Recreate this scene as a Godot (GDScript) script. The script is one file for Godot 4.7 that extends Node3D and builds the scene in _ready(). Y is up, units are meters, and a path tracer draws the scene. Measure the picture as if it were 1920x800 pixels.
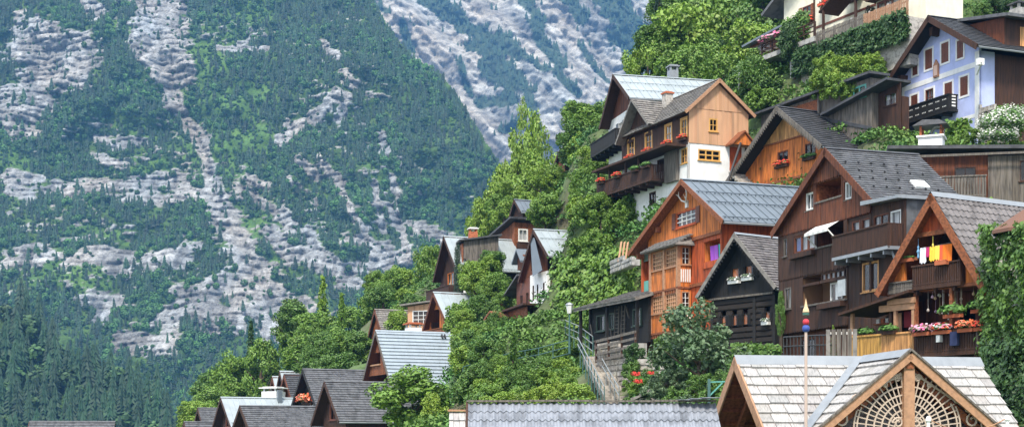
extends Node3D
# An alpine lakeside village on a steep bank, seen from the shore; a forested limestone wall across the valley.
# Units are metres. The eye stands 5 m above the water at the origin and looks along -z.
const FOCAL := 2800.0      # focal length in pixels of a 1920 pixel wide picture
const HORIZON := 830.0
const EYE := 5.0
var rng := RandomNumberGenerator.new()
var M := {}
var used := {}
var unit_box: BoxMesh
var leaf_meshes := {}

func _ready() -> void:
	rng.seed = 4711
	setup_view()
	make_materials()
	unit_box = BoxMesh.new()
	build_mountains()
	build_terrain()
	build_houses()
	build_foreground()
	build_garden()
	build_greenery()

func setup_view() -> void:
	var cam := Camera3D.new()
	cam.name = "camera"
	cam.projection = Camera3D.PROJECTION_FRUSTUM
	cam.near = 1.0
	cam.far = 6000.0
	cam.size = 800.0 / FOCAL
	cam.frustum_offset = Vector2(0, (HORIZON - 400.0) / FOCAL)
	cam.position = Vector3(0, EYE, 0)
	add_child(cam)
	var sky_mat := ProceduralSkyMaterial.new()
	sky_mat.sky_top_color = Color(0.84, 0.88, 0.93)
	sky_mat.sky_horizon_color = Color(0.89, 0.91, 0.93)
	sky_mat.sky_curve = 0.2
	sky_mat.ground_bottom_color = Color(0.20, 0.22, 0.20)
	sky_mat.ground_horizon_color = Color(0.45, 0.48, 0.48)
	sky_mat.sun_angle_max = 1.0
	var sky := Sky.new()
	sky.sky_material = sky_mat
	var env := Environment.new()
	env.background_mode = Environment.BG_SKY
	env.sky = sky
	env.tonemap_mode = Environment.TONE_MAPPER_LINEAR
	env.background_energy_multiplier = 0.58
	env.tonemap_exposure = 3.9
	env.fog_enabled = true
	env.fog_density = 0.00013
	env.fog_light_color = Color(0.45, 0.72, 1.0)
	env.sdfgi_enabled = true
	env.ssao_enabled = true
	env.ssil_enabled = true
	var we := WorldEnvironment.new()
	we.name = "environment"
	we.environment = env
	add_child(we)
	var sun := DirectionalLight3D.new()
	sun.name = "sun"
	sun.light_energy = 0.5
	sun.light_angular_distance = 10.0
	sun.light_color = Color(1.0, 0.96, 0.9)
	sun.shadow_enabled = true
	sun.rotation_degrees = Vector3(-54, -12, 0)
	add_child(sun)

# ---------------------------------------------------------------- helpers
func at(px: float, py: float, d: float) -> Vector3:
	return Vector3((px - 960.0) / FOCAL * d, EYE + (HORIZON - py) / FOCAL * d, -d)

func numbered(called: String) -> String:
	if not used.has(called):
		used[called] = 0
		return called
	used[called] += 1
	return "%s_%03d" % [called, used[called]]

func tag(o: Node, label: String, category: String, group := "", kind := "") -> void:
	if label: o.set_meta("label", label)
	if category: o.set_meta("category", category)
	if group: o.set_meta("group", group)
	if kind: o.set_meta("kind", kind)

func thing(called: String, label: String, category: String, pos := Vector3.ZERO, turn := 0.0, group := "") -> Node3D:
	var o := Node3D.new()
	o.name = numbered(called)
	add_child(o)
	o.position = pos
	o.rotation.y = turn
	tag(o, label, category, group)
	return o

func mi(called: String, mesh: Mesh, m: Material, parent: Node, t := Transform3D()) -> MeshInstance3D:
	var o := MeshInstance3D.new()
	o.name = numbered(called) if parent == self else called
	o.mesh = mesh
	o.material_override = m
	parent.add_child(o, true)
	o.transform = t
	return o

func lc(r: float, g: float, b: float) -> Color:
	return Color(r, g, b).linear_to_srgb()

# Collects flat-shaded faces into one mesh.
class Mb:
	var v := PackedVector3Array()
	var n := PackedVector3Array()
	var c := PackedColorArray()
	var i := PackedInt32Array()
	var t := Transform3D()
	var col := Color(1, 1, 1)
	func quad(p0: Vector3, p1: Vector3, p2: Vector3, p3: Vector3) -> void:   # counter-clockwise seen from outside
		var a := t * p0
		var b := t * p1
		var d := t * p2
		var e := t * p3
		var nn := (d - a).cross(e - b).normalized()
		var k := v.size()
		v.append_array([a, b, d, e])
		n.append_array([nn, nn, nn, nn])
		c.append_array([col, col, col, col])
		i.append_array([k, k + 2, k + 1, k, k + 3, k + 2])
	func tri(p0: Vector3, p1: Vector3, p2: Vector3) -> void:
		var a := t * p0
		var b := t * p1
		var d := t * p2
		var nn := (b - a).cross(d - a).normalized()
		var k := v.size()
		v.append_array([a, b, d])
		n.append_array([nn, nn, nn])
		c.append_array([col, col, col])
		i.append_array([k, k + 2, k + 1])
	func box(x0: float, x1: float, y0: float, y1: float, z0: float, z1: float) -> void:
		var p := [Vector3(x0, y0, z0), Vector3(x1, y0, z0), Vector3(x1, y1, z0), Vector3(x0, y1, z0), Vector3(x0, y0, z1), Vector3(x1, y0, z1), Vector3(x1, y1, z1), Vector3(x0, y1, z1)]
		quad(p[4], p[5], p[6], p[7])
		quad(p[1], p[0], p[3], p[2])
		quad(p[5], p[1], p[2], p[6])
		quad(p[0], p[4], p[7], p[3])
		quad(p[7], p[6], p[2], p[3])
		quad(p[0], p[1], p[5], p[4])
	func prism(poly: Array, z0: float, z1: float) -> void:    # poly counter-clockwise in x,y; convex
		var m := poly.size()
		for k in m:
			var a: Vector2 = poly[k]
			var b: Vector2 = poly[(k + 1) % m]
			quad(Vector3(a.x, a.y, z1), Vector3(a.x, a.y, z0), Vector3(b.x, b.y, z0), Vector3(b.x, b.y, z1))
		for k in range(1, m - 1):
			var a: Vector2 = poly[0]
			var b: Vector2 = poly[k]
			var d: Vector2 = poly[k + 1]
			tri(Vector3(a.x, a.y, z1), Vector3(b.x, b.y, z1), Vector3(d.x, d.y, z1))
			tri(Vector3(a.x, a.y, z0), Vector3(d.x, d.y, z0), Vector3(b.x, b.y, z0))
	func beam(a: Vector3, b: Vector3, w: float, h: float) -> void:
		var dir := (b - a).normalized()
		var up := Vector3.UP if absf(dir.y) < 0.95 else Vector3.RIGHT
		var s := dir.cross(up).normalized()
		var u := s.cross(dir).normalized()
		var keep := t
		t = t * Transform3D(Basis(s, u, -dir), a)
		box(-w / 2, w / 2, -h / 2, h / 2, -(b - a).length(), 0)
		t = keep
	func tube(pts: Array, rad: Array, sides := 7) -> void:
		var rings := []
		for k in pts.size():
			var d: Vector3 = (pts[mini(k + 1, pts.size() - 1)] - pts[maxi(k - 1, 0)]).normalized()
			var s := d.cross(Vector3(0.31, 0.2, 0.93)).normalized()
			if s.length() < 0.5: s = d.cross(Vector3.UP).normalized()
			var u := s.cross(d)
			var ring := []
			for j in sides:
				var a := TAU * j / sides
				ring.append(pts[k] + (s * cos(a) + u * sin(a)) * rad[k])
			rings.append(ring)
		for k in pts.size() - 1:
			for j in sides:
				var j2 := (j + 1) % sides
				quad(rings[k][j], rings[k + 1][j], rings[k + 1][j2], rings[k][j2])
		for j in range(1, sides - 1):
			tri(rings[-1][0], rings[-1][j + 1], rings[-1][j])
	func lathe(prof: Array, sides := 12) -> void:    # prof: Vector2(radius, height), bottom to top
		for k in prof.size() - 1:
			var a: Vector2 = prof[k]
			var b: Vector2 = prof[k + 1]
			for j in sides:
				var c0 := Vector2.from_angle(TAU * j / sides)
				var c1 := Vector2.from_angle(-TAU / sides).rotated(TAU * j / sides)
				quad(Vector3(c0.x * a.x, a.y, c0.y * a.x), Vector3(c1.x * a.x, a.y, c1.y * a.x), Vector3(c1.x * b.x, b.y, c1.y * b.x), Vector3(c0.x * b.x, b.y, c0.y * b.x))
	func mesh() -> ArrayMesh:
		var a := []
		a.resize(Mesh.ARRAY_MAX)
		a[Mesh.ARRAY_VERTEX] = v
		a[Mesh.ARRAY_NORMAL] = n
		a[Mesh.ARRAY_COLOR] = c
		a[Mesh.ARRAY_INDEX] = i
		var m := ArrayMesh.new()
		m.add_surface_from_arrays(Mesh.PRIMITIVE_TRIANGLES, a)
		return m

func put(mb: Mb, called: String, m: Material, parent: Node, t := Transform3D(), kind := "") -> MeshInstance3D:
	var o := mi(called, mb.mesh(), m, parent, t)
	if kind: o.set_meta("kind", kind)
	return o

func noise_tex(seed_: int, freq: float, lo: float, hi: float, octaves := 4, size := 256, kind := FastNoiseLite.TYPE_SIMPLEX_SMOOTH) -> ImageTexture:
	var n := FastNoiseLite.new()
	n.seed = seed_
	n.frequency = freq
	n.noise_type = kind
	n.fractal_octaves = octaves
	var src := n.get_seamless_image(size, size)
	var img := Image.create(size, size, false, Image.FORMAT_RGB8)
	for y in size:
		for x in size:
			var g := lerpf(lo, hi, src.get_pixel(x, y).r)
			img.set_pixel(x, y, Color(g, g, g).linear_to_srgb())
	return ImageTexture.create_from_image(img)

func limestone_tex() -> ImageTexture:      # bedding lines, joints and blotches
	var cell := FastNoiseLite.new()
	cell.noise_type = FastNoiseLite.TYPE_CELLULAR
	cell.cellular_return_type = FastNoiseLite.RETURN_DISTANCE2_SUB
	cell.frequency = 0.05
	cell.fractal_type = FastNoiseLite.FRACTAL_NONE
	var a := cell.get_seamless_image(512, 512)
	cell.frequency = 0.14
	cell.seed = 4
	var b := cell.get_seamless_image(512, 512)
	var n := FastNoiseLite.new()
	n.frequency = 0.02
	n.fractal_octaves = 5
	var c := n.get_seamless_image(512, 512)
	var img := Image.create(512, 512, false, Image.FORMAT_RGB8)
	for y in 512:
		for x in 512:
			var g := 0.62 + 0.75 * c.get_pixel(x, y).r
			g *= 0.45 + 0.55 * smoothstep(0.02, 0.16, a.get_pixel(x, y).r)
			g *= 0.6 + 0.4 * smoothstep(0.03, 0.22, b.get_pixel(x, y).r)
			img.set_pixel(x, y, Color(g, g, g).linear_to_srgb())
	return ImageTexture.create_from_image(img)

func mat(color: Color, rough := 0.8, tex: Texture2D = null, scale := Vector3.ONE, metal := 0.0) -> StandardMaterial3D:
	var m := StandardMaterial3D.new()
	m.albedo_color = color
	m.roughness = rough
	m.metallic = metal
	m.vertex_color_use_as_albedo = true
	if tex:
		m.albedo_texture = tex
		m.uv1_triplanar = true
		m.uv1_world_triplanar = true
		m.uv1_triplanar_sharpness = 4.0
		m.uv1_scale = scale
	return m

func make_materials() -> void:
	var streak := noise_tex(3, 0.03, 0.25, 1.35)
	var blotch := noise_tex(5, 0.012, 0.35, 1.4, 5)
	var soft := noise_tex(9, 0.01, 0.82, 1.06, 5)
	var vs := Vector3(0.9, 0.09, 0.9)       # grain that runs upright
	M.orange = mat(lc(0.66, 0.19, 0.032), 0.75, streak, vs)
	M.redwood = mat(lc(0.50, 0.088, 0.017), 0.75, streak, vs)
	M.honey = mat(lc(0.66, 0.33, 0.12), 0.75, streak, vs)
	M.pale_wood = mat(lc(0.58, 0.33, 0.19), 0.75, soft, vs)
	M.brown = mat(lc(0.145, 0.040, 0.013), 0.8, streak, vs)
	M.umber = mat(lc(0.058, 0.021, 0.009), 0.8, streak, vs)
	M.black = mat(lc(0.010, 0.009, 0.009), 0.8, streak, vs)
	M.grey_wood = mat(lc(0.16, 0.14, 0.12), 0.85, streak, vs)
	M.log_wood = mat(lc(0.022, 0.016, 0.013), 0.85, streak, Vector3(0.25, 3.0, 0.25))
	M.soffit = mat(lc(0.03, 0.018, 0.012), 0.85, streak, Vector3(1, 1, 1))
	M.rafter = mat(lc(0.27, 0.085, 0.03), 0.8, streak, Vector3(0.8, 0.8, 0.8))
	M.beam = mat(lc(0.42, 0.23, 0.13), 0.75, noise_tex(41, 0.02, 0.7, 1.15), Vector3(0.9, 0.9, 0.9))
	M.lattice = mat(lc(0.50, 0.40, 0.32), 0.75, soft)
	M.yellow_wood = mat(lc(0.60, 0.33, 0.08), 0.75, streak, vs)
	M.window_yellow = mat(lc(0.62, 0.34, 0.09), 0.6, soft, vs)
	M.white_paint = mat(lc(0.78, 0.78, 0.76), 0.55, soft)
	M.green_paint = mat(lc(0.05, 0.085, 0.06), 0.6, soft)
	M.teal_paint = mat(lc(0.10, 0.34, 0.29), 0.6, soft)
	M.brown_paint = mat(lc(0.16, 0.05, 0.028), 0.6, soft)
	M.plaster = mat(lc(0.80, 0.80, 0.79), 0.9, soft, Vector3(0.5, 0.35, 0.5))
	M.cream = mat(lc(0.80, 0.77, 0.62), 0.9, soft, Vector3(0.5, 0.35, 0.5))
	M.blue = mat(lc(0.46, 0.52, 0.82), 0.9, soft, Vector3(0.5, 0.35, 0.5))
	M.stone = mat(lc(0.46, 0.43, 0.39), 0.95, blotch, Vector3(1.2, 1.2, 1.2))
	M.concrete = mat(lc(0.40, 0.39, 0.37), 0.9, blotch, Vector3(0.5, 0.5, 0.5))
	M.metal_blue = mat(lc(0.15, 0.18, 0.21), 0.42, soft, Vector3(0.3, 0.3, 0.3), 0.25)
	M.metal_pale = mat(lc(0.38, 0.43, 0.45), 0.42, soft, Vector3(0.3, 0.3, 0.3), 0.25)
	M.metal_tile = mat(lc(0.36, 0.42, 0.47), 0.45, soft, Vector3(0.4, 0.4, 0.4), 0.2)
	M.zinc = mat(lc(0.30, 0.32, 0.34), 0.45, soft, Vector3(0.6, 0.6, 0.6), 0.4)
	M.slate = mat(lc(0.060, 0.062, 0.070), 0.6, blotch, Vector3(0.5, 0.5, 0.5))
	M.slate_mid = mat(lc(0.112, 0.115, 0.124), 0.6, blotch, Vector3(0.5, 0.5, 0.5))
	M.tile_grey = mat(lc(0.17, 0.155, 0.155), 0.75, blotch, Vector3(0.8, 0.8, 0.8))
	M.shingle_old = mat(lc(0.22, 0.205, 0.19), 0.9, blotch, Vector3(0.8, 0.8, 0.8))
	M.shingle_new = mat(lc(0.42, 0.405, 0.39), 0.85, noise_tex(43, 0.03, 0.5, 1.3), Vector3(1.8, 0.3, 0.4))
	M.corrugated = mat(lc(0.27, 0.29, 0.33), 0.5, blotch, Vector3(0.6, 0.6, 0.6), 0.1)
	M.brick = mat(lc(0.45, 0.14, 0.06), 0.9, blotch, Vector3(1.5, 1.5, 1.5))
	M.terracotta = mat(lc(0.42, 0.12, 0.05), 0.85)
	M.iron = mat(lc(0.03, 0.03, 0.032), 0.6)
	M.rail_green = mat(lc(0.05, 0.12, 0.115), 0.5)
	M.rail_grey = mat(lc(0.26, 0.28, 0.28), 0.45, null, Vector3.ONE, 0.4)
	M.curtain = mat(lc(0.72, 0.74, 0.76), 0.9)
	M.curtain_blue = mat(lc(0.06, 0.11, 0.42), 0.9)
	M.curtain_warm = mat(lc(0.62, 0.42, 0.16), 0.9)
	M.navy = mat(lc(0.02, 0.03, 0.09), 0.9)
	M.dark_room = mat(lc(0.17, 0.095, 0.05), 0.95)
	M.bark = mat(lc(0.10, 0.075, 0.055), 0.95, blotch, Vector3(2, 0.6, 2))
	M.paint = mat(lc(1, 1, 1), 0.6)            # takes its colour from the faces
	M.cloth = mat(lc(1, 1, 1), 0.95)
	var glass := StandardMaterial3D.new()
	glass.albedo_color = Color(0.10, 0.12, 0.14, 0.25)
	glass.transparency = BaseMaterial3D.TRANSPARENCY_ALPHA
	glass.roughness = 0.04
	M.glass = glass
	M.leaf = mat(lc(1, 1, 1), 0.55)
	M.leaf.backlight = Color(0.55, 0.6, 0.3)
	M.leaf.backlight_enabled = true
	M.needle = mat(lc(1, 1, 1), 0.7)
	M.rock = mat(lc(1, 1, 1), 0.95, limestone_tex(), Vector3(0.010, 0.020, 0.010))
	M.soil = mat(lc(1, 1, 1), 0.95, blotch, Vector3(0.35, 0.35, 0.35))
	M.petal = mat(lc(1, 1, 1), 0.7)
# ---------------------------------------------------------------- mountains
# bare rock, meadow and wood on the two walls: x0, y0, x1, y1, half width, in metres
const ROCK := [
	[-425, 355, -382, 343, 19.6], [-410, 334, -375, 316, 13.7], [-419, 328, -400, 293, 11.7], [-434, 301, -412, 270, 11.5], [-428, 282, -416, 265, 6.2], [-382, 399, -364, 383, 6.7],
	[-442, 390, -441, 370, 4.7], [-335, 406, -305, 399, 10.6], [-316, 383, -296, 380, 9.6], [-311, 361, -291, 367, 7.6], [-309, 349, -286, 352, 6.6], [-313, 337, -284, 331, 8.3],
	[-326, 396, -327, 352, 5.6], [-299, 316, -282, 319, 7.3], [-293, 298, -281, 282, 5.4], [-281, 282, -257, 260, 4.4], [-327, 352, -313, 328, 4.6], [-256, 257, -245, 218, 3.4],
	[-246, 223, -226, 186, 6.6], [-232, 193, -220, 174, 6.6], [-223, 178, -207, 157, 8.1], [-210, 160, -195, 135, 8.8], [-195, 135, -176, 111, 11.0], [-180, 111, -163, 85, 10.7],
	[-174, 111, -154, 94, 7.7], [-374, 210, -337, 205, 6.7], [-352, 213, -302, 215, 7.2], [-303, 220, -262, 218, 8.5], [-266, 208, -245, 198, 5.9], [-319, 200, -265, 203, 5.9],
	[-410, 222, -387, 218, 6.0], [-406, 210, -387, 203, 4.2], [-351, 260, -325, 252, 3.9], [-331, 260, -307, 257, 3.1], [-351, 244, -321, 233, 3.9], [-257, 349, -215, 349, 3.3],
	[-247, 346, -227, 364, 2.8], [-188, 253, -181, 265, 7.5], [-183, 262, -164, 273, 6.2], [-164, 273, -144, 293, 4.5], [-169, 358, -148, 334, 3.2], [-142, 316, -134, 304, 4.1],
	[-137, 293, -142, 270, 3.5], [-108, 255, -102, 239, 3.9], [-385, 140, -361, 143, 4.8], [-361, 142, -340, 146, 4.0], [-388, 150, -353, 155, 2.4], [-333, 141, -323, 150, 4.8],
	[-318, 148, -293, 144, 6.4], [-304, 137, -289, 132, 4.0], [-276, 139, -250, 147, 6.8], [-276, 146, -252, 140, 4.8], [-247, 153, -239, 155, 3.2], [-350, 160, -323, 164, 2.4],
	[-319, 111, -291, 111, 3.9], [-301, 96, -296, 98, 3.9], [-280, 77, -251, 77, 6.8], [-272, 71, -250, 71, 4.5], [-250, 102, -243, 73, 6.8], [-241, 111, -205, 119, 8.7],
	[-237, 104, -205, 98, 8.5], [-231, 94, -214, 85, 3.8], [-229, 124, -206, 128, 4.0], [-205, 119, -196, 90, 6.9], [-194, 124, -177, 94, 8.5], [-162, 150, -128, 137, 6.4],
	[-140, 137, -119, 124, 6.3], [-128, 137, -96, 141, 6.4], [-105, 146, -80, 146, 4.8], [-124, 157, -95, 155, 4.9], [-158, 169, -144, 141, 4.0], [-179, 186, -167, 164, 4.1],
	[-172, 233, -157, 218, 3.8], [-155, 233, -135, 208, 3.4], [-110, 213, -102, 174, 2.5], [-96, 218, -90, 198, 2.5], [-135, 203, -105, 150, 2.4], [-100, 193, -81, 155, 2.8],
	[-213, 218, -194, 208, 3.4], [-220, 210, -182, 183, 3.7], [-178, 215, -169, 208, 2.5], [-189, 169, -169, 146, 5.6], [-156, 111, -150, 102, 4.7], [-74, 174, -53, 160, 6.5],
]
const OUTCROP := [
	[-229, 213, -175, 128, 19.8], [-202, 203, -107, 174, 24.7], [-165, 174, -81, 150, 24.2], [-399, 188, -313, 160, 18.3], [-386, 146, -271, 98, 17.4], [-361, 265, -276, 233, 12.9],
	[-346, 409, -280, 276, 15.1], [-161, 287, -94, 218, 21.3], [-246, 150, -155, 98, 21.3], [-153, 383, -117, 298, 13.5], [-266, 370, -158, 340, 12.1],
]
const GULLY := [
	[-326, 396, -307, 340, 7.9], [-307, 340, -289, 298, 6.8], [-290, 301, -272, 268, 4.9], [-272, 268, -248, 233, 3.9], [-250, 233, -232, 193, 5.0], [-233, 195, -217, 169, 5.7],
	[-218, 171, -203, 146, 5.6], [-205, 148, -185, 119, 6.3], [-187, 121, -165, 90, 7.3], [-110, 213, -100, 169, 2.5], [-94, 193, -79, 150, 2.4],
]
const MEADOW := [
	[-287, 310, -260, 340, 18.6], [-266, 370, -231, 390, 14.4], [-250, 282, -220, 293, 15.7], [-260, 244, -210, 254, 13.1], [-332, 270, -309, 265, 11.0], [-415, 238, -407, 228, 8.6],
	[-360, 137, -303, 132, 5.6], [-336, 169, -298, 164, 5.7], [-352, 124, -304, 121, 4.7], [-232, 233, -217, 218, 9.4], [-215, 183, -185, 146, 7.2], [-111, 223, -103, 208, 5.1],
	[-199, 183, -180, 169, 4.9], [-331, 374, -317, 364, 5.7], [-351, 370, -336, 364, 4.7], [-336, 233, -284, 233, 6.9],
]
const WOOD := [
	[-127, 666, -86, 630, 14.1], [-87, 635, -47, 599, 15.5], [-54, 604, -12, 575, 16.9], [-62, 580, 0, 565, 10.7], [-30, 546, 0, 499, 19.5], [-8, 517, 22, 485, 11.9],
	[-45, 481, 0, 471, 10.4], [20, 655, 39, 604, 10.9], [31, 604, 68, 527, 10.6], [0, 555, 45, 517, 7.5], [79, 655, 102, 624, 14.1], [135, 655, 195, 604, 21.8],
	[155, 594, 191, 555, 15.3], [168, 555, 181, 517, 10.5], [60, 517, 89, 481, 7.4], [-76, 546, -60, 499, 6.0], [-156, 604, -146, 565, 7.7], [22, 481, 36, 410, 7.2],
	[-205, 645, -180, 624, 6.3], [-15, 427, 15, 436, 5.8], [100, 575, 136, 517, 6.0],
]
const EDGE := [Vector2(-146, 429), Vector2(-132, 409), Vector2(-113, 367), Vector2(-89, 331), Vector2(-66, 316), Vector2(-45, 284), Vector2(-26, 244), Vector2(-8, 215), Vector2(-10, 198), Vector2(-19, 174), Vector2(-24, 150), Vector2(-31, 111), Vector2(-31, -60)]
var big := FastNoiseLite.new()
var mid := FastNoiseLite.new()
var crag := FastNoiseLite.new()
var fine := FastNoiseLite.new()
var block := FastNoiseLite.new()       # joints between blocks of limestone

class Field:      # strokes laid down on a coarse grid, read back smoothly
	var x0 := 0.0
	var y0 := 0.0
	var step := 3.0
	var w := 0
	var h := 0
	var a := PackedFloat32Array()
	func _init(rect: Rect2, step_: float, strokes: Array) -> void:
		x0 = rect.position.x
		y0 = rect.position.y
		step = step_
		w = int(rect.size.x / step) + 2
		h = int(rect.size.y / step) + 2
		a.resize(w * h)
		a.fill(-1.0)
		for s in strokes:
			var p := Vector2(s[0], s[1])
			var q := Vector2(s[2], s[3])
			var r: float = s[4]
			var lo := Vector2(minf(p.x, q.x), minf(p.y, q.y)) - Vector2(2, 2) * r
			var hi := Vector2(maxf(p.x, q.x), maxf(p.y, q.y)) + Vector2(2, 2) * r
			for j in range(maxi(0, int((lo.y - y0) / step)), mini(h, int((hi.y - y0) / step) + 2)):
				for i in range(maxi(0, int((lo.x - x0) / step)), mini(w, int((hi.x - x0) / step) + 2)):
					var c := Vector2(x0 + i * step, y0 + j * step)
					var d := 1.0 - c.distance_to(Geometry2D.get_closest_point_to_segment(c, p, q)) / r
					a[j * w + i] = maxf(a[j * w + i], d)
	func get_at(x: float, y: float) -> float:
		var fx := clampf((x - x0) / step, 0, w - 1.001)
		var fy := clampf((y - y0) / step, 0, h - 1.001)
		var i := int(fx)
		var j := int(fy)
		var k := j * w + i
		return lerpf(lerpf(a[k], a[k + 1], fx - i), lerpf(a[k + w], a[k + w + 1], fx - i), fy - j)

func set_noise(n: FastNoiseLite, s: int, f: float, oct: int, ridged := false) -> void:
	n.seed = s
	n.frequency = f
	n.noise_type = FastNoiseLite.TYPE_SIMPLEX_SMOOTH
	n.fractal_type = FastNoiseLite.FRACTAL_RIDGED if ridged else FastNoiseLite.FRACTAL_FBM
	n.fractal_octaves = oct

func wall_relief(x: float, y: float, bare: float) -> float:     # how far the wall stands forward of its mean slope
	var f := big.get_noise_2d(x, y * 0.8) * 46.0 + mid.get_noise_2d(x, y) * 13.0
	if bare > -0.2:
		var k := smoothstep(-0.2, 0.25, bare)
		f += k * (bedding(x, y, 7.0) * 2.6 + bedding(x + 200.0, y, 3.1) * 0.9 + fine.get_noise_2d(x * 0.8, y * 0.5) * 0.8 + minf(0.0, block.get_noise_2d(x * 0.9, y * 0.35) + 0.6) * 7.0)
	else:
		f += fine.get_noise_2d(x * 0.5, y * 0.5) * 1.5
	return f

func bedding(x: float, y: float, step: float) -> float:      # a bed of limestone stands out between two recessed joints
	var s := fposmod(y / step + mid.get_noise_2d(x * 0.5, y * 0.4) * 1.6 + big.get_noise_2d(x, y) * 2.0, 1.0)
	return smoothstep(0.0, 0.16, s) - 0.7 * smoothstep(0.6, 1.0, s)

func bare_rock(f: Field, x: float, y: float, bias: float) -> float:
	return f.get_at(x, y) + bias + mid.get_noise_2d(x * 1.0 + 300.0, y * 2.8) * 0.7 + fine.get_noise_2d(x * 0.5, y * 1.8 + 90.0) * 0.6

func rock_color(x: float, y: float) -> Color:
	var g := 0.37 + 0.14 * fine.get_noise_2d(x * 0.35, y * 1.5) + 0.10 * mid.get_noise_2d(x, y) + 0.07 * fine.get_noise_2d(x * 1.6 + 50.0, y * 1.6)
	g *= 0.42 + 0.58 * clampf(bedding(x, y, 7.0) * 1.6, 0, 1)
	g *= 0.62 + 0.38 * clampf(bedding(x + 200.0, y, 3.1) * 2.0, 0, 1)
	g *= 1.0 + 0.8 * minf(0.0, block.get_noise_2d(x * 0.9, y * 0.35) + 0.6)
	if mid.get_noise_2d(x * 1.1 + 700.0, y * 0.5) > 0.28: g *= 0.62          # water stains
	var warm := big.get_noise_2d(x * 3.0 + 50.0, y * 3.0)
	return Color(g * (0.99 + 0.12 * warm), g, g * (0.99 - 0.12 * warm))

func grass_color(x: float, y: float) -> Color:
	var t := mid.get_noise_2d(x * 1.3, y * 1.3 + 70.0)
	return Color(0.078 + 0.035 * t, 0.165 + 0.05 * t, 0.026 + 0.008 * t)

func wall_sheet(called: String, rect: Rect2, nx: int, ny: int, place: Callable, keep: Callable) -> MeshInstance3D:
	var v := PackedVector3Array()
	var c := PackedColorArray()
	for j in ny + 1:
		for i in nx + 1:
			var r: Array = place.call(rect.position.x + rect.size.x * i / nx, rect.position.y + rect.size.y * j / ny)
			v.append(r[0])
			c.append(r[1])
	var n := PackedVector3Array()
	var w := nx + 1
	for j in ny + 1:
		for i in w:
			var dx := v[j * w + mini(i + 1, nx)] - v[j * w + maxi(i - 1, 0)]
			var dy := v[mini(j + 1, ny) * w + i] - v[maxi(j - 1, 0) * w + i]
			n.append(dx.cross(dy).normalized())
	var ix := PackedInt32Array()
	for j in ny:
		for i in nx:
			var k := j * w + i
			if not keep.call(v[k]):
				continue
			ix.append_array([k, k + w + 1, k + 1, k, k + w, k + w + 1])
	var a := []
	a.resize(Mesh.ARRAY_MAX)
	a[Mesh.ARRAY_VERTEX] = v
	a[Mesh.ARRAY_NORMAL] = n
	a[Mesh.ARRAY_COLOR] = c
	a[Mesh.ARRAY_INDEX] = ix
	var m := ArrayMesh.new()
	m.add_surface_from_arrays(Mesh.PRIMITIVE_TRIANGLES, a)
	var o := mi(called, m, M.rock, self)
	o.set_meta("kind", "structure")
	return o

func edge_x(y: float) -> float:
	for k in EDGE.size() - 1:
		if y <= EDGE[k].y and y >= EDGE[k + 1].y:
			return lerpf(EDGE[k].x, EDGE[k + 1].x, (EDGE[k].y - y) / (EDGE[k].y - EDGE[k + 1].y))
	return EDGE[0].x

func conifer_mesh(layers: int, sides: int, s: int, shade := 0.0) -> ArrayMesh:     # 1 m high, about 0.36 m wide
	var r := RandomNumberGenerator.new()
	r.seed = s
	var mb := Mb.new()
	for l in layers:
		var t := float(l) / layers
		var y0 := 0.06 + 0.90 * t + r.randf_range(-0.015, 0.015)
		var rad := 0.19 * pow(1.0 - t, 0.85) + 0.02
		var tip := minf(1.0, y0 + 0.95 / layers + 0.12)
		var lean := Vector3(r.randf_range(-0.012, 0.012), 0, r.randf_range(-0.012, 0.012))
		var ring := []
		for k in sides * 2:
			var a := TAU * (k + r.randf_range(-0.25, 0.25)) / (sides * 2)
			var q := rad * (r.randf_range(0.85, 1.2) if k % 2 == 0 else r.randf_range(0.4, 0.62))
			ring.append(Vector3(cos(a) * q, y0 - (0.035 if k % 2 == 0 else -0.02), sin(a) * q) + lean)
		for k in ring.size():
			var g := r.randf_range(0.8, 1.2)
			mb.col = Color(g, g, g)
			mb.tri(Vector3(0, tip, 0) + lean, ring[(k + 1) % ring.size()], ring[k])
	return mb.mesh()

func broadleaf_far_mesh(s: int) -> ArrayMesh:     # a round crown of leaf clumps, 1 m high
	var r := RandomNumberGenerator.new()
	r.seed = s
	var mb := Mb.new()
	for k in 150:
		var d := Vector3(r.randfn(), r.randfn(), r.randfn()).normalized()
		var p := Vector3(0, 0.56, 0) + d * Vector3(0.34, 0.42, 0.34) * r.randf_range(0.72, 1.0)
		var q := Vector3(r.randfn(), r.randfn(), r.randfn()).normalized()
		var nn := (d + q * 0.7).normalized()
		var e := nn.cross(q).normalized() * 0.09
		var f := nn.cross(e).normalized() * 0.09
		var g := r.randf_range(0.8, 1.25)
		mb.col = Color(g, g, g)
		mb.quad(p - e, p - f, p + e, p + f)
	return mb.mesh()

func scatter(called: String, label: String, category: String, mesh: Mesh, m: Material, list: Array) -> void:
	var mm := MultiMesh.new()
	mm.transform_format = MultiMesh.TRANSFORM_3D
	mm.use_colors = true
	mm.mesh = mesh
	mm.instance_count = list.size()
	for k in list.size():
		mm.set_instance_transform(k, list[k][0])
		mm.set_instance_color(k, list[k][1])
	var o := MultiMeshInstance3D.new()
	o.name = numbered(called)
	o.multimesh = mm
	o.material_override = m
	add_child(o)
	tag(o, label, category, "", "stuff")

func tree_at(p: Vector3, h: float, fat: float) -> Transform3D:
	var b := Basis(Vector3.UP, rng.randf() * TAU).scaled(Vector3(h * fat, h, h * fat))
	return Transform3D(b, p)

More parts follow.
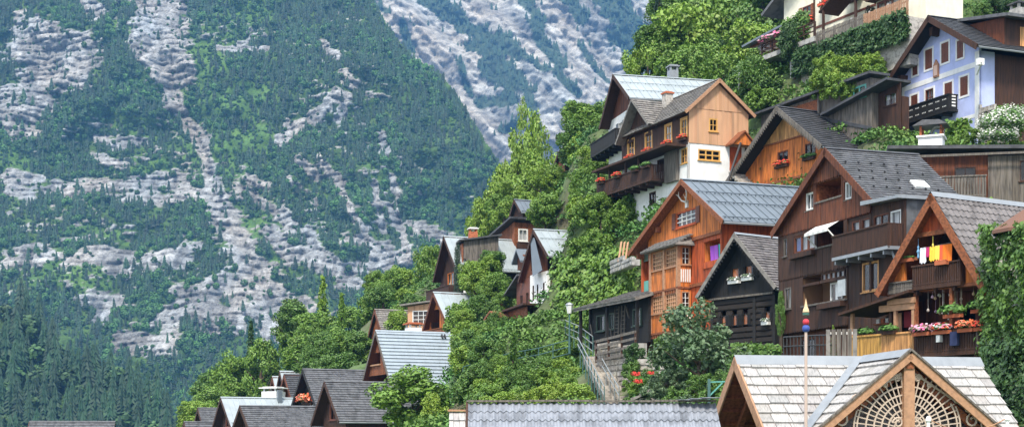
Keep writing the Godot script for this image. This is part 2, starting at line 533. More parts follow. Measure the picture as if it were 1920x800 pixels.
func build_mountains() -> void:
	set_noise(big, 11, 1.0 / 210.0, 3)
	set_noise(mid, 12, 1.0 / 42.0, 3)
	set_noise(crag, 13, 1.0 / 26.0, 4, true)
	set_noise(fine, 14, 1.0 / 9.0, 3)
	set_noise(block, 15, 1.0 / 7.0, 2)
	block.noise_type = FastNoiseLite.TYPE_CELLULAR
	block.cellular_return_type = FastNoiseLite.RETURN_DISTANCE2_SUB
	block.cellular_jitter = 0.9
	# the near wall
	var rect := Rect2(-500, -30, 500, 465)
	var rock := Field.new(rect, 3.0, ROCK)
	var meadow := Field.new(rect, 3.0, MEADOW)
	var gully := Field.new(rect, 3.0, GULLY)
	var outcrop := Field.new(rect, 3.0, OUTCROP)
	var near_at := func(x: float, y: float) -> Array:
		var bare := bare_rock(rock, x, y, 0.24)
		bare = maxf(bare, minf(outcrop.get_at(x, y), 0.0) - 0.36 + mid.get_noise_2d(x * 1.4, y * 3.2 + 500.0) * 0.9 + fine.get_noise_2d(x * 0.8, y * 1.8 + 300.0) * 0.9)
		bare = maxf(bare, gully.get_at(x, y) + 0.12 + 0.35 * fine.get_noise_2d(x * 0.9, y * 0.5))
		var d := 1000.0 + 0.9 * (y - EYE) + 6.0 * clampf(gully.get_at(x, y), 0.0, 1.0) - wall_relief(x, y, bare)
		var lush := meadow.get_at(x, y) + 0.4 * mid.get_noise_2d(x * 2.0, y * 2.0)
		var ground := grass_color(x, y) if lush > -0.25 else grass_color(x, y) * 0.7
		var col := rock_color(x, y) if bare > 0.06 else (ground if bare < -0.06 else ground.lerp(rock_color(x, y), (bare + 0.06) / 0.12))
		return [Vector3(x, y, -d), col, bare, lush]
	wall_sheet("mountain_cliff", rect, 470, 430, near_at, func(p: Vector3) -> bool: return p.x < edge_x(p.y) + 5.0)
	var skirt := Mb.new()      # the flank that turns away behind the ridge
	skirt.col = Color(0.05, 0.085, 0.035)
	for k in EDGE.size() - 1:
		var a: Vector3 = near_at.call(EDGE[k].x + 4.0, EDGE[k].y)[0]
		var b: Vector3 = near_at.call(EDGE[k + 1].x + 4.0, EDGE[k + 1].y)[0]
		skirt.quad(b, b + Vector3(30, -40, -400), a + Vector3(30, -40, -400), a)
	put(skirt, "mountain_flank", M.rock, self, Transform3D(), "structure")
	var spruces := []
	var leafy := []
	var tries := 0
	while spruces.size() + leafy.size() < 19000 and tries < 90000:
		tries += 1
		var x := rng.randf_range(-490, 0)
		var y := rng.randf_range(-20, 430)
		if x > edge_x(y) + 3.0:
			continue
		var r: Array = near_at.call(x, y)
		var clump := mid.get_noise_2d(x * 0.8 + 900.0, y * 0.8) + 0.6 * big.get_noise_2d(x * 2.0, y * 2.0 - 400.0)
		var bare: float = r[2]
		if bare > 0.02 and rng.randf() > 0.035:
			continue
		if clump < -0.22 and rng.randf() > 0.3:
			continue
		if r[3] > -0.2 and rng.randf() > 0.3:
			continue
		var tone := rng.randf_range(0.6, 1.35) * (1.0 + 0.5 * clump)
		if rng.randf() < 0.34 + 0.6 * clump - y * 0.0005:
			leafy.append([tree_at(r[0] + Vector3(0, -0.5, 0), rng.randf_range(3.5, 7.0), rng.randf_range(1.0, 1.5)), Color(0.050 * tone, 0.130 * tone, 0.028 * tone)])
		else:
			spruces.append([tree_at(r[0] + Vector3(0, -0.5, 0), 5.0 + 6.5 * pow(rng.randf(), 1.6), rng.randf_range(0.9, 1.5)), Color(0.022 * tone, 0.060 * tone, 0.025 * tone)])
	for k in 26000:         # low scrub on the grass and at the foot of the rocks
		var x := rng.randf_range(-490, 0)
		var y := rng.randf_range(-20, 430)
		if x > edge_x(y): continue
		var r: Array = near_at.call(x, y)
		if r[2] > 0.0 and rng.randf() > 0.12: continue
		if rng.randf() < 0.3: continue
		var tone := rng.randf_range(0.6, 1.3)
		leafy.append([tree_at(r[0] - Vector3(0, 0.6, 0), rng.randf_range(1.4, 3.2), rng.randf_range(1.2, 1.8)), Color(0.044 * tone, 0.115 * tone, 0.028 * tone)])
	var spruce_mesh := conifer_mesh(7, 5, 1)
	var leafy_mesh := broadleaf_far_mesh(2)
	scatter("mountain_forest", "dark spruce wood covering the ledges of the near cliff", "forest", spruce_mesh, M.needle, spruces)
	scatter("mountain_broadleaf_wood", "rounder light green trees mixed in among the spruces on the cliff", "forest", leafy_mesh, M.needle, leafy)
	# the farther wall
	var rect2 := Rect2(-330, 60, 620, 660)
	var wood := Field.new(rect2, 4.0, WOOD)
	var far_at := func(x: float, y: float) -> Array:
		var tree := wood.get_at(x, y) + 0.6 * mid.get_noise_2d(x * 0.7, y * 0.9) + 0.3 * fine.get_noise_2d(x * 0.5, y * 0.5)
		var d := 1700.0 + 0.8 * (y - EYE) - big.get_noise_2d(x * 0.55 + y * 0.35, y * 0.3 - x * 0.2) * 110.0 - mid.get_noise_2d(x * 0.8 + y * 0.5, y * 0.4) * 24.0 - crag.get_noise_2d(x * 0.5 + y * 0.3, y * 0.5) * 6.0 - minf(0.0, block.get_noise_2d(x * 0.3 + y * 0.15, y * 0.35) + 0.6) * 22.0 - fine.get_noise_2d(x * 0.5, y * 0.4) * 4.0
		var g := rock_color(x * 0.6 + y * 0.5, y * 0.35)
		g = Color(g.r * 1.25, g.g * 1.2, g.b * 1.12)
		return [Vector3(x, y, -d), g if tree < 0.1 else Color(0.05, 0.08, 0.04), tree]
	wall_sheet("mountain_far_wall", rect2, 270, 290, far_at, func(_p: Vector3) -> bool: return true)
	var far_trees := []
	for k in 17000:
		var x := rng.randf_range(-320, 280)
		var y := rng.randf_range(180, 710)
		var r: Array = far_at.call(x, y)
		if r[2] < 0.05 and rng.randf() > 0.02:
			continue
		if rng.randf() < 0.25:
			continue
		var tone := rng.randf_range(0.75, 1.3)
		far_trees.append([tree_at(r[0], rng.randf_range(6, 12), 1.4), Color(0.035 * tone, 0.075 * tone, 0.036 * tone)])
	scatter("far_forest", "hazy blue green wood in strips on the farthest rock wall", "forest", spruce_mesh, M.needle, far_trees)
	# the wooded spur at the foot of the wall
	var spur_at := func(x: float, y: float) -> Array:
		var d := 600.0 + 1.2 * (y - EYE) - big.get_noise_2d(x * 1.5, y * 2.0) * 16.0
		return [Vector3(x, y, -d), grass_color(x, y) * 0.6]
	var crest := func(x: float) -> float: return clampf(66.0 - (x + 240.0) * 0.50 + 4.0 * sin(x * 0.11), -8.0, 70.0)
	wall_sheet("spur", Rect2(-280, -30, 190, 110), 95, 55, spur_at, func(p: Vector3) -> bool: return p.y < crest.call(p.x))
	var spots := []
	for k in 1500:
		var x := rng.randf_range(-262, -112)
		var y := rng.randf_range(-12, 66)
		if y < crest.call(x) - 1.0 and y < 66:
			var ok := true
			for s in spots:
				if absf(s.x - x) < 2.6 and absf(s.y - y) < 2.2:
					ok = false
					break
			if ok: spots.append(Vector2(x, y))
	spots.sort_custom(func(a, b): return a.y < b.y)
	var rest_c := []
	var rest_b := []
	var count := 0
	var kinds := [conifer_mesh(11, 7, 5), conifer_mesh(12, 8, 6), conifer_mesh(10, 7, 7)]
	var round_kinds := [broadleaf_far_mesh(8), broadleaf_far_mesh(9)]
	var tints := []
	for k in 6:
		var t := 0.75 + 0.13 * k
		tints.append(mat(lc(0.014 * t, 0.050 * t, 0.018 * t), 0.7))
		tints.append(mat(lc(0.036 * t, 0.090 * t, 0.020 * t), 0.7))
	var stem := Mb.new()
	stem.tube([Vector3(0, -0.1, 0), Vector3(0, 0.5, 0), Vector3(0, 0.93, 0)], [0.016, 0.011, 0.003], 5)
	var stem_mesh := stem.mesh()
	for s in spots:
		var p: Vector3 = spur_at.call(s.x, s.y)[0]
		var leafy_one := rng.randf() < 0.22
		var h := rng.randf_range(8.0, 12.0) if leafy_one else rng.randf_range(11.0, 21.0)
		var shade := rng.randi() % 6
		var tr := tree_at(p, h, rng.randf_range(0.95, 1.25))
		if count < 290 and s.y > -2.0:
			count += 1
			var o := thing("valley_broadleaf" if leafy_one else "valley_spruce", ("%s %s broadleaf tree among the spruces at the cliff foot" if leafy_one else "%s %s pointed spruce in the wood at the cliff foot") % ["small" if h < (9.5 if leafy_one else 14.5) else "tall", ["darkest", "dark", "deep green", "green", "fresh green", "lightest"][shade]], "tree", Vector3.ZERO, 0.0, "broadleaf trees of the valley wood" if leafy_one else "spruces of the valley wood")
			o.transform = tr
			mi("crown", round_kinds[count % 2] if leafy_one else kinds[count % 3], tints[shade * 2 + (1 if leafy_one else 0)], o)
			mi("trunk", stem_mesh, M.bark, o)
		else:
			var tone := rng.randf_range(0.7, 1.3)
			(rest_b if leafy_one else rest_c).append([tr, Color(0.044 * tone, 0.092 * tone, 0.024 * tone) if leafy_one else Color(0.02 * tone, 0.056 * tone, 0.022 * tone)])
	scatter("valley_wood", "mass of spruces higher up the wooded spur below the cliff", "forest", kinds[0], M.needle, rest_c)
	if rest_b: scatter("valley_leaf_wood", "mass of broadleaf crowns higher up the wooded spur", "forest", round_kinds[0], M.needle, rest_b)
# ---------------------------------------------------------------- building parts
# A house is a Dictionary: n its node at the base, A height of the ridge above the base, el/ap/er the roof line
# (left eave, ridge, right eave; x along the gable front, y from the base), oh front overhang, T the gable front.
func house(called: String, label: String, px: float, py: float, d: float, alpha: float, A: float, el: Vector2, er: Vector2, oh := 0.35, category := "house", sc := 1.0) -> Dictionary:
	var n := thing(called, label, category, at(px, py, d) - Vector3(0, A * sc, 0), -deg_to_rad(90.0 - alpha))
	n.scale = Vector3.ONE * sc
	var ang := deg_to_rad(alpha) + atan((px - 960.0) / FOCAL)
	var up := Vector2(0, A)
	return {"n": n, "A": A, "el": el + up, "ap": up, "er": er + up, "oh": oh, "dx": -oh / tan(ang), "T": Transform3D(Basis(), Vector3(-oh / tan(ang), 0, -oh)), "th": 0.16}

func roof_y(h: Dictionary, x: float) -> float:     # underside of the roof above house-local x
	var e: Vector2 = h.el if x < 0.0 else h.er
	return h.ap.y + (e.y - h.ap.y) * x / e.x - h.th * 1.2

func side_r(x: float, z := 0.0) -> Transform3D:
	return Transform3D(Basis(Vector3(0, 0, -1), Vector3.UP, Vector3(1, 0, 0)), Vector3(x, 0, z))

func side_l(x: float, z := 0.0) -> Transform3D:
	return Transform3D(Basis(Vector3(0, 0, 1), Vector3.UP, Vector3(-1, 0, 0)), Vector3(x, 0, z))

func top_of(line: Array, x: float) -> float:
	for k in line.size() - 1:
		if x <= line[k + 1].x:
			return lerpf(line[k].y, line[k + 1].y, clampf((x - line[k].x) / maxf(0.0001, line[k + 1].x - line[k].x), 0, 1))
	return line[-1].y

# A wall of upright boards (pw > 0) or plaster (pw = 0), cut round its openings [x0, x1, y0, y1].
func wall(parent: Node, called: String, T: Transform3D, line: Array, y0: float, holes: Array, m: Material, o := {}) -> void:
	var pw: float = o.get("pw", 0.0)
	var th: float = o.get("th", 0.16 if pw == 0.0 else 0.035)
	var tooth: float = o.get("tooth", 0.0)
	var cut: float = o.get("max", 999.0)
	var parts: bool = o.get("parts", false)
	var xs := []
	for p in line: xs.append(p.x)
	for q in holes:
		xs.append(q[0])
		xs.append(q[1])
	if pw > 0.0:
		var x: float = line[0].x + pw
		while x < line[-1].x - pw * 0.4:
			xs.append(x + rng.randf_range(-0.12, 0.12) * pw)
			x += pw
	xs.sort()
	var mb := Mb.new()
	for k in xs.size() - 1:
		var xa := maxf(xs[k], line[0].x)
		var xb := minf(xs[k + 1], line[-1].x)
		if xb - xa < (0.03 if pw > 0.0 else 0.002): continue
		var xm := (xa + xb) / 2.0
		var spans := [[y0, 999.0]]
		for q in holes:
			if xm > q[0] and xm < q[1]:
				var nxt := []
				for s in spans:
					if q[2] >= s[1] or q[3] <= s[0]:
						nxt.append(s)
						continue
					if q[2] > s[0]: nxt.append([s[0], q[2]])
					if q[3] < s[1]: nxt.append([q[3], s[1]])
				spans = nxt
		for s in spans:
			var ta := minf(minf(top_of(line, xa + 0.001), cut), s[1])
			var tb := minf(minf(top_of(line, xb - 0.001), cut), s[1])
			if maxf(ta, tb) - s[0] < 0.02: continue
			ta = maxf(ta, s[0] + 0.005)
			tb = maxf(tb, s[0] + 0.005)
			var proud := 0.0
			if pw > 0.0:
				var g := rng.randf_range(0.6, 1.42)
				mb.col = Color(g * rng.randf_range(0.96, 1.06), g, g * rng.randf_range(0.92, 1.04))
				proud = rng.randf_range(0.0, 0.02)
			var poly := [Vector2(xa, s[0]), Vector2(xb, s[0]), Vector2(xb, tb), Vector2(xa, ta)]
			if tooth > 0.0 and s[0] == y0:
				poly = [Vector2(xa, s[0]), Vector2(xm, s[0] - tooth), Vector2(xb, s[0]), Vector2(xb, tb), Vector2(xa, ta)]
			mb.prism(poly, -th, proud)
			if parts:
				put(mb, "board", m, parent, T)
				mb = Mb.new()
	if not parts and mb.v.size() > 0:
		put(mb, called, m, parent, T, "stuff" if pw > 0.0 else "")

# A gable front in measured coordinates, following the roof; x0..x1 wide, from y0 up.
func gable_line(h: Dictionary, x0: float, x1: float) -> Array:
	var dx: float = h.dx
	return [Vector2(x0, roof_y(h, x0 + dx)), Vector2(-dx, roof_y(h, 0)), Vector2(x1, roof_y(h, x1 + dx))]

func flat_line(x0: float, x1: float, y: float) -> Array:
	return [Vector2(x0, y), Vector2(x1, y)]

func window(parent: Node, T: Transform3D, q: Array, frame: Material, o := {}) -> MeshInstance3D:
	var x0: float = q[0]
	var x1: float = q[1]
	var y0: float = q[2]
	var y1: float = q[3]
	var f: float = o.get("f", 0.06)
	var z: float = o.get("z", -0.05)
	var mb := Mb.new()
	mb.box(x0, x0 + f, y0, y1, z - 0.05, z + 0.06)
	mb.box(x1 - f, x1, y0, y1, z - 0.05, z + 0.06)
	mb.box(x0 + f, x1 - f, y0, y0 + f, z - 0.05, z + 0.057)
	mb.box(x0 + f, x1 - f, y1 - f, y1, z - 0.05, z + 0.057)
	if o.has("case"):      # a surround laid on the wall
		var c: float = o.case
		var cm := Mb.new()
		cm.box(x0 - c, x0 - 0.001, y0 - c, y1 + c, -0.02, 0.035)
		cm.box(x1 + 0.001, x1 + c, y0 - c, y1 + c, -0.02, 0.035)
		cm.box(x0 - 0.001, x1 + 0.001, y1 + 0.001, y1 + c, -0.02, 0.032)
		cm.box(x0 - 0.001, x1 + 0.001, y0 - c, y0 - 0.001, -0.02, 0.032)
		put(cm, "window_surround", o.case_m, parent, T)
	var w := put(mb, "window", frame, parent, T)
	var nx: int = o.get("nx", 2)
	var ny: int = o.get("ny", 1)
	var b: float = o.get("b", 0.045)
	var bars := Mb.new()
	for k in range(1, nx):
		var x := lerpf(x0 + f, x1 - f, float(k) / nx)
		bars.box(x - b / 2, x + b / 2, y0 + f, y1 - f, z - 0.02, z + 0.045)
	for k in range(1, ny):
		var y := lerpf(y0 + f, y1 - f, float(k) / ny)
		bars.box(x0 + f, x1 - f, y - b / 2, y + b / 2, z - 0.018, z + 0.042)
	if nx > 1 or ny > 1: put(bars, "glazing_bars", o.get("bar_m", frame), w)
	if o.get("pane", true):
		var p := Mb.new()
		p.quad(Vector3(x0 + f, y0 + f, z), Vector3(x1 - f, y0 + f, z), Vector3(x1 - f, y1 - f, z), Vector3(x0 + f, y1 - f, z))
		put(p, "pane", M.glass, w)
	if o.has("curtain"):
		var cu := Mb.new()
		var g: float = o.get("gap", 0.3) * (x1 - x0) / 2.0
		for sgn in [-1.0, 1.0]:
			var xa := x0 if sgn < 0 else (x0 + x1) / 2.0 + g
			var xb := (x0 + x1) / 2.0 - g if sgn < 0 else x1
			for k in 6:
				var a := lerpf(xa, xb, k / 6.0)
				var c := lerpf(xa, xb, (k + 1) / 6.0)
				var za := z - 0.14 - (0.03 if k % 2 == 0 else 0.0)
				var zc := z - 0.14 - (0.0 if k % 2 == 0 else 0.03)
				cu.quad(Vector3(a, y0, za), Vector3(c, y0, zc), Vector3(c, y1, zc), Vector3(a, y1, za))
		put(cu, "curtain", o.curtain, w)
	if o.has("shutter"):
		var half: float = (x1 - x0) * o.get("sw", 0.5)
		for sgn in [-1.0, 1.0]:
			var s := Mb.new()
			var xa := x0 - half - 0.03 if sgn < 0 else x1 + 0.03
			s.box(xa, xa + half, y0, y1, 0.02, 0.06)
			for k in 7:
				var y := lerpf(y0 + 0.05, y1 - 0.1, k / 6.0)
				s.box(xa + 0.05, xa + half - 0.05, y, y + 0.04, 0.06, 0.08)
			put(s, "shutter", o.shutter, w)
	if o.get("closed", false):     # louvred shutters drawn across the opening
		for k in 2:
			var s := Mb.new()
			var xa := lerpf(x0 + f, x1 - f, k / 2.0) + 0.012
			var xb := lerpf(x0 + f, x1 - f, (k + 1) / 2.0) - 0.012
			s.box(xa, xb, y0 + f, y1 - f, -0.03, 0.01)
			for j in 9:
				var y := lerpf(y0 + f + 0.05, y1 - f - 0.09, j / 8.0)
				s.box(xa + 0.04, xb - 0.04, y, y + 0.045, 0.01, 0.028)
			put(s, "shutter", o.shut_m, w)
	if o.get("sill", true):
		var s := Mb.new()
		s.box(x0 - 0.07, x1 + 0.07, y0 - 0.05, y0, z - 0.02, 0.09)
		put(s, "sill", o.get("sill_m", frame), w)
	return w

func flower_mesh(s: int, count: int, petals: Array, green := Color(0.07, 0.16, 0.03), share := 0.6, size := 1.0) -> ArrayMesh:     # unit mound: x -1..1, y -0.4..1, z -1..1
	var r := RandomNumberGenerator.new()
	r.seed = s
	var mb := Mb.new()
	for k in count:
		var flower := r.randf() < share
		var d := Vector3(r.randfn(), absf(r.randfn()) * 0.8 - 0.25, r.randfn()).normalized()
		var p := d * Vector3(1, 0.8, 1) * r.randf_range(0.55, 1.0)
		if absf(p.x) > 0.2: p.x = signf(p.x) * pow(absf(p.x), 0.7)
		var q := Vector3(r.randfn(), r.randfn(), r.randfn()).normalized()
		var nn := (d + q * 0.6).normalized()
		var e := nn.cross(q).normalized() * (0.13 if flower else 0.17) * size
		var f := nn.cross(e).normalized() * (0.22 if flower else 0.2) * size
		var g := r.randf_range(0.7, 1.3)
		mb.col = (petals[r.randi() % petals.size()] if flower else green) * g
		p *= 1.08 if flower else 0.95
		mb.quad(p - e, p - f, p + e, p + f)
	return mb.mesh()

func flower_box(parent: Node, T: Transform3D, x0: float, x1: float, y: float, kind: String, m: Material, big_ := 1.0) -> void:
	var mb := Mb.new()
	mb.box(x0, x1, y - 0.16, y, 0.04, 0.24)
	var b := put(mb, "flower_box", m, parent, T)
	if not leaf_meshes.has(kind):
		var red := [Color(0.62, 0.03, 0.02), Color(0.75, 0.10, 0.04), Color(0.7, 0.16, 0.08)]
		var pink := [Color(0.75, 0.16, 0.32), Color(0.82, 0.35, 0.48), Color(0.75, 0.55, 0.6)]
		var white := [Color(0.75, 0.75, 0.72), Color(0.7, 0.68, 0.7)]
		var list: Array = {"red": red, "pink": pink, "white": white, "mixed": [red[0], red[1], white[0], pink[1]], "orange": [Color(0.8, 0.15, 0.05), Color(0.8, 0.25, 0.15)], "green": [Color(0.1, 0.22, 0.04)]}[kind]
		leaf_meshes[kind] = flower_mesh(hash(kind) % 1000, 260, list, Color(0.06, 0.14, 0.03), 0.62 if kind != "white" else 0.5)
	mi("flowers", leaf_meshes[kind], M.petal, b, Transform3D(Basis().scaled(Vector3((x1 - x0) * 0.56, 0.22 * big_, 0.26 * big_)), Vector3((x0 + x1) / 2, y + 0.08 * big_, 0.17)))

# ---------------------------------------------------------------- roofs
func slope(h: Dictionary, right: bool, zf: float, zb: float) -> Array:      # [transform, length along the ridge, length down the slope]
	var e: Vector2 = h.er if right else h.el
	var a: Vector2 = h.ap
	var down := Vector3(e.x - a.x, e.y - a.y, 0)
	var ln := down.length()
	down = down.normalized()
	var along := Vector3(0, 0, -1) if right else Vector3(0, 0, 1)
	var up := down.cross(along)
	return [Transform3D(Basis(along, up, down), Vector3(a.x, a.y, zf if right else zb)), zf - zb, ln]

func gable_roof(h: Dictionary, zb: float, cover_r: String, cover_l: String, m: Material, o := {}) -> MeshInstance3D:
	var zf := 0.0
	var th: float = h.th
	var mb := Mb.new()
	for right in [true, false]:
		var s := slope(h, right, zf, zb)
		mb.t = s[0]
		mb.box(0.0, s[1], -th, -0.03, -0.02 if right else 0.0, s[2])
	mb.t = Transform3D()
	var r := put(mb, "roof", o.get("deck", M.soffit), h.n)
	for right in [true, false]:
		var s := slope(h, right, zf, zb)
		cover(r, s[0], s[1], s[2], cover_r if right else cover_l, m, o)
		var bb := Mb.new()       # barge board on the gable edge
		bb.t = s[0]
		var bw: float = o.get("barge", 0.22)
		if right: bb.box(-0.05, -0.003, -bw - 0.02, 0.045, 0.0, s[2] + 0.02)
		else: bb.box(s[1] + 0.003, s[1] + 0.05, -bw - 0.02, 0.045, 0.0, s[2] + 0.02)
		put(bb, "barge_board", o.get("barge_m", M.brown), r)
		if o.has("lace"):        # row of pointed teeth below the board
			var lb := Mb.new()
			lb.t = s[0]
			var nn := int(s[2] / 0.2)
			for k in nn:
				var z0: float = s[2] * k / nn
				var z1: float = s[2] * (k + 1) / nn
				var xa: float = -0.04 if right else s[1] + 0.015
				for xx in [xa, xa + 0.025]:
					lb.tri(Vector3(xx, -bw, z0), Vector3(xx, -bw, z1), Vector3(xx, -bw - 0.2, (z0 + z1) / 2.0))
			put(lb, "lace_trim", o.lace, r, Transform3D(), "stuff")
		if o.get("gutter", true) and right:
			var g := Mb.new()
			g.t = s[0]
			g.tube([Vector3(0.02, -0.10, s[2] + 0.07), Vector3(s[1], -0.10, s[2] + 0.07)], [0.07, 0.07], 6)
			put(g, "gutter", M.zinc, r)
	var cap := Mb.new()
	cap.t = Transform3D(Basis(), Vector3(h.ap.x, h.ap.y, 0))
	var cw: float = o.get("cap_w", 0.16)
	for e in [h.el, h.er]:
		var dn := Vector3(e.x - h.ap.x, e.y - h.ap.y, 0).normalized()
		var lift := Vector3(0, o.get("cap_h", 0.09), 0)
		var a0 := lift + Vector3(0, 0, 0.04)
		var a1 := lift + Vector3(0, 0, zb - 0.02)
		if e.x < 0: cap.quad(a0 + dn * cw, a0, a1, a1 + dn * cw)
		else: cap.quad(a0, a0 + dn * cw, a1 + dn * cw, a1)
	put(cap, "ridge_cap", o.get("cap_m", m), r)
	return r

func cover(r: Node, T: Transform3D, lx: float, lz: float, kind: String, m: Material, o := {}) -> void:
	var mb := Mb.new()
	match kind:
		"plain":
			mb.box(0.0, lx, -0.03, 0.0, 0.0, lz)
			put(mb, "roof_skin", m, r, T)
		"metal":
			var pw: float = o.get("pw", 0.55)
			var n := maxi(2, int(lx / pw))
			for k in n:
				var p := Mb.new()
				var g := rng.randf_range(0.93, 1.06)
				p.col = Color(g, g, g)
				p.box(lx * k / n + 0.004, lx * (k + 1) / n - 0.004, -0.03, rng.randf_range(0.0, 0.006), 0.0, lz + 0.06)
				put(p, "metal_panel", m, r, T)
				mb.box(lx * k / n - 0.014, lx * k / n + 0.014, 0.0, 0.045, 0.0, lz + 0.06)
			put(mb, "standing_seams", m, r, T, "stuff")
			var sg := Mb.new()
			for row in o.get("guards", [lz - 0.15]):
				sg.box(0.1, lx - 0.1, 0.06, 0.10, row - 0.015, row + 0.015)
				for k in n:
					sg.box(lx * (k + 0.5) / n - 0.02, lx * (k + 0.5) / n + 0.02, 0.0, 0.10, row - 0.04, row + 0.04)
			put(sg, "snow_guard", m, r, T, "stuff")
		"slate", "shingle":
			var pw: float = o.get("pw", 0.3)
			var ph: float = o.get("ph", 0.26)
			var rows := maxi(2, int(lz / ph))
			var single: bool = o.get("parts", false) and kind == "shingle"
			var th: float = o.get("th", 0.02)
			for j in rows:
				var z0 := lz * j / rows
				var z1 := lz * (j + 1) / rows + 0.05
				var x := -rng.randf() * pw
				while x < lx:
					var w := pw * rng.randf_range(0.75, 1.25)
					var xa := maxf(x, 0.0) + pw * 0.02
					var xb := minf(x + w, lx) - pw * 0.02
					x += w
					if xb - xa < 0.04: continue
					var g := rng.randf_range(0.72, 1.25)
					if rng.randf() < o.get("pale", 0.0): g *= 1.9
					mb.col = Color(g * rng.randf_range(0.97, 1.03), g, g * rng.randf_range(0.97, 1.03))
					var lo := 0.01 + rng.randf() * 0.012
					var zz := z1 + rng.randf_range(-0.02, 0.02)
					# wedge: thin at its upper end, proud at its lower end
					mb.quad(Vector3(xa, lo + th, zz), Vector3(xb, lo + th, zz), Vector3(xb, -0.02, z0), Vector3(xa, -0.02, z0))
					mb.quad(Vector3(xa, -0.03, zz), Vector3(xb, -0.03, zz), Vector3(xb, lo + th, zz), Vector3(xa, lo + th, zz))
					mb.quad(Vector3(xa, -0.03, z0), Vector3(xa, -0.03, zz), Vector3(xa, lo + th, zz), Vector3(xa, -0.02, z0))
					mb.quad(Vector3(xb, -0.03, zz), Vector3(xb, -0.03, z0), Vector3(xb, -0.02, z0), Vector3(xb, lo + th, zz))
					if single:
						put(mb, "shingle", m, r, T)
						mb = Mb.new()
			if not single: put(mb, "slates" if kind == "slate" else "shingles", m, r, T, "stuff")
		"tile":
			var pw: float = o.get("pw", 0.3)
			var ph: float = o.get("ph", 0.36)
			var t := tile_mesh(pw, ph, o.get("wave", 0.035))
			var rows := int(lz / ph + 0.3)
			var n := int(lx / pw + 0.3)
			for j in rows:
				for k in n:
					var tr := T * Transform3D(Basis(Vector3(1, 0, 0), rng.randf_range(0.0, 0.02)), Vector3(pw * k, rng.randf_range(0.0, 0.008), lz * j / rows))
					mi("roof_tile", t[rng.randi() % t.size()], m, r, tr)
		"courses":       # sheet metal stepped in long courses
			var ph: float = o.get("ph", 0.33)
			var rows := int(lz / ph)
			for j in rows:
				var p := Mb.new()
				var g := rng.randf_range(0.9, 1.08)
				p.col = Color(g, g, g)
				var z0 := lz * j / rows
				var z1 := lz * (j + 1) / rows
				p.quad(Vector3(0, 0.085, z1), Vector3(lx, 0.085, z1), Vector3(lx, 0.0, z0), Vector3(0, 0.0, z0))
				p.quad(Vector3(0, -0.03, z1), Vector3(lx, -0.03, z1), Vector3(lx, 0.085, z1), Vector3(0, 0.085, z1))
				var x := rng.randf() * 0.4
				while x < lx:
					p.box(x, x + 0.02, 0.0, 0.1, z1 - 0.1, z1 + 0.005)
					x += 0.5
				put(p, "roof_course", m, r, T)

func tile_mesh(pw: float, ph: float, wave: float) -> Array:
	var out := []
	for v in 4:
		var mb := Mb.new()
		var g: float = [0.8, 0.95, 1.08, 1.25][v]
		mb.col = Color(g, g, g)
		var n := 6
		for k in n:
			var a := float(k) / n
			var b := float(k + 1) / n
			var ya := wave * (0.5 + 0.5 * cos(a * TAU))
			var yb := wave * (0.5 + 0.5 * cos(b * TAU))
			var xa := a * pw
			var xb := b * pw
			var drop_a := 0.03 * sin(a * PI)
			var drop_b := 0.03 * sin(b * PI)
			mb.quad(Vector3(xa, ya + 0.035, ph + 0.03 + drop_a), Vector3(xb, yb + 0.035, ph + 0.03 + drop_b), Vector3(xb, yb - 0.005, 0), Vector3(xa, ya - 0.005, 0))
			mb.quad(Vector3(xa, ya - 0.01, ph + 0.03 + drop_a), Vector3(xb, yb - 0.01, ph + 0.03 + drop_b), Vector3(xb, yb + 0.035, ph + 0.03 + drop_b), Vector3(xa, ya + 0.035, ph + 0.03 + drop_a))
		out.append(mb.mesh())
	return out

func chimney(parent: Node, p: Vector3, w: float, hh: float, body: Material, cap: Material, slots := true) -> void:
	var mb := Mb.new()
	mb.box(-w / 2, w / 2, -1.2, hh, -w / 2, w / 2)
	var c := put(mb, "chimney", body, parent, Transform3D(Basis(), p))
	var k := Mb.new()
	if slots:
		for sx in [-1, 1]:
			for sz in [-1, 1]:
				k.box(sx * w * 0.38 - 0.07, sx * w * 0.38 + 0.07, hh, hh + 0.28, sz * w * 0.38 - 0.07, sz * w * 0.38 + 0.07)
		k.box(-w * 0.3, w * 0.3, hh, hh + 0.05, -w * 0.3, w * 0.3)
		put(k, "flue_posts", body, c)
		k = Mb.new()
	var y := hh + (0.28 if slots else 0.0)
	k.box(-w * 0.62, w * 0.62, y, y + 0.1, -w * 0.62, w * 0.62)
	k.box(-w * 0.45, w * 0.45, y + 0.1, y + 0.17, -w * 0.45, w * 0.45)
	put(k, "chimney_cap", cap, c)

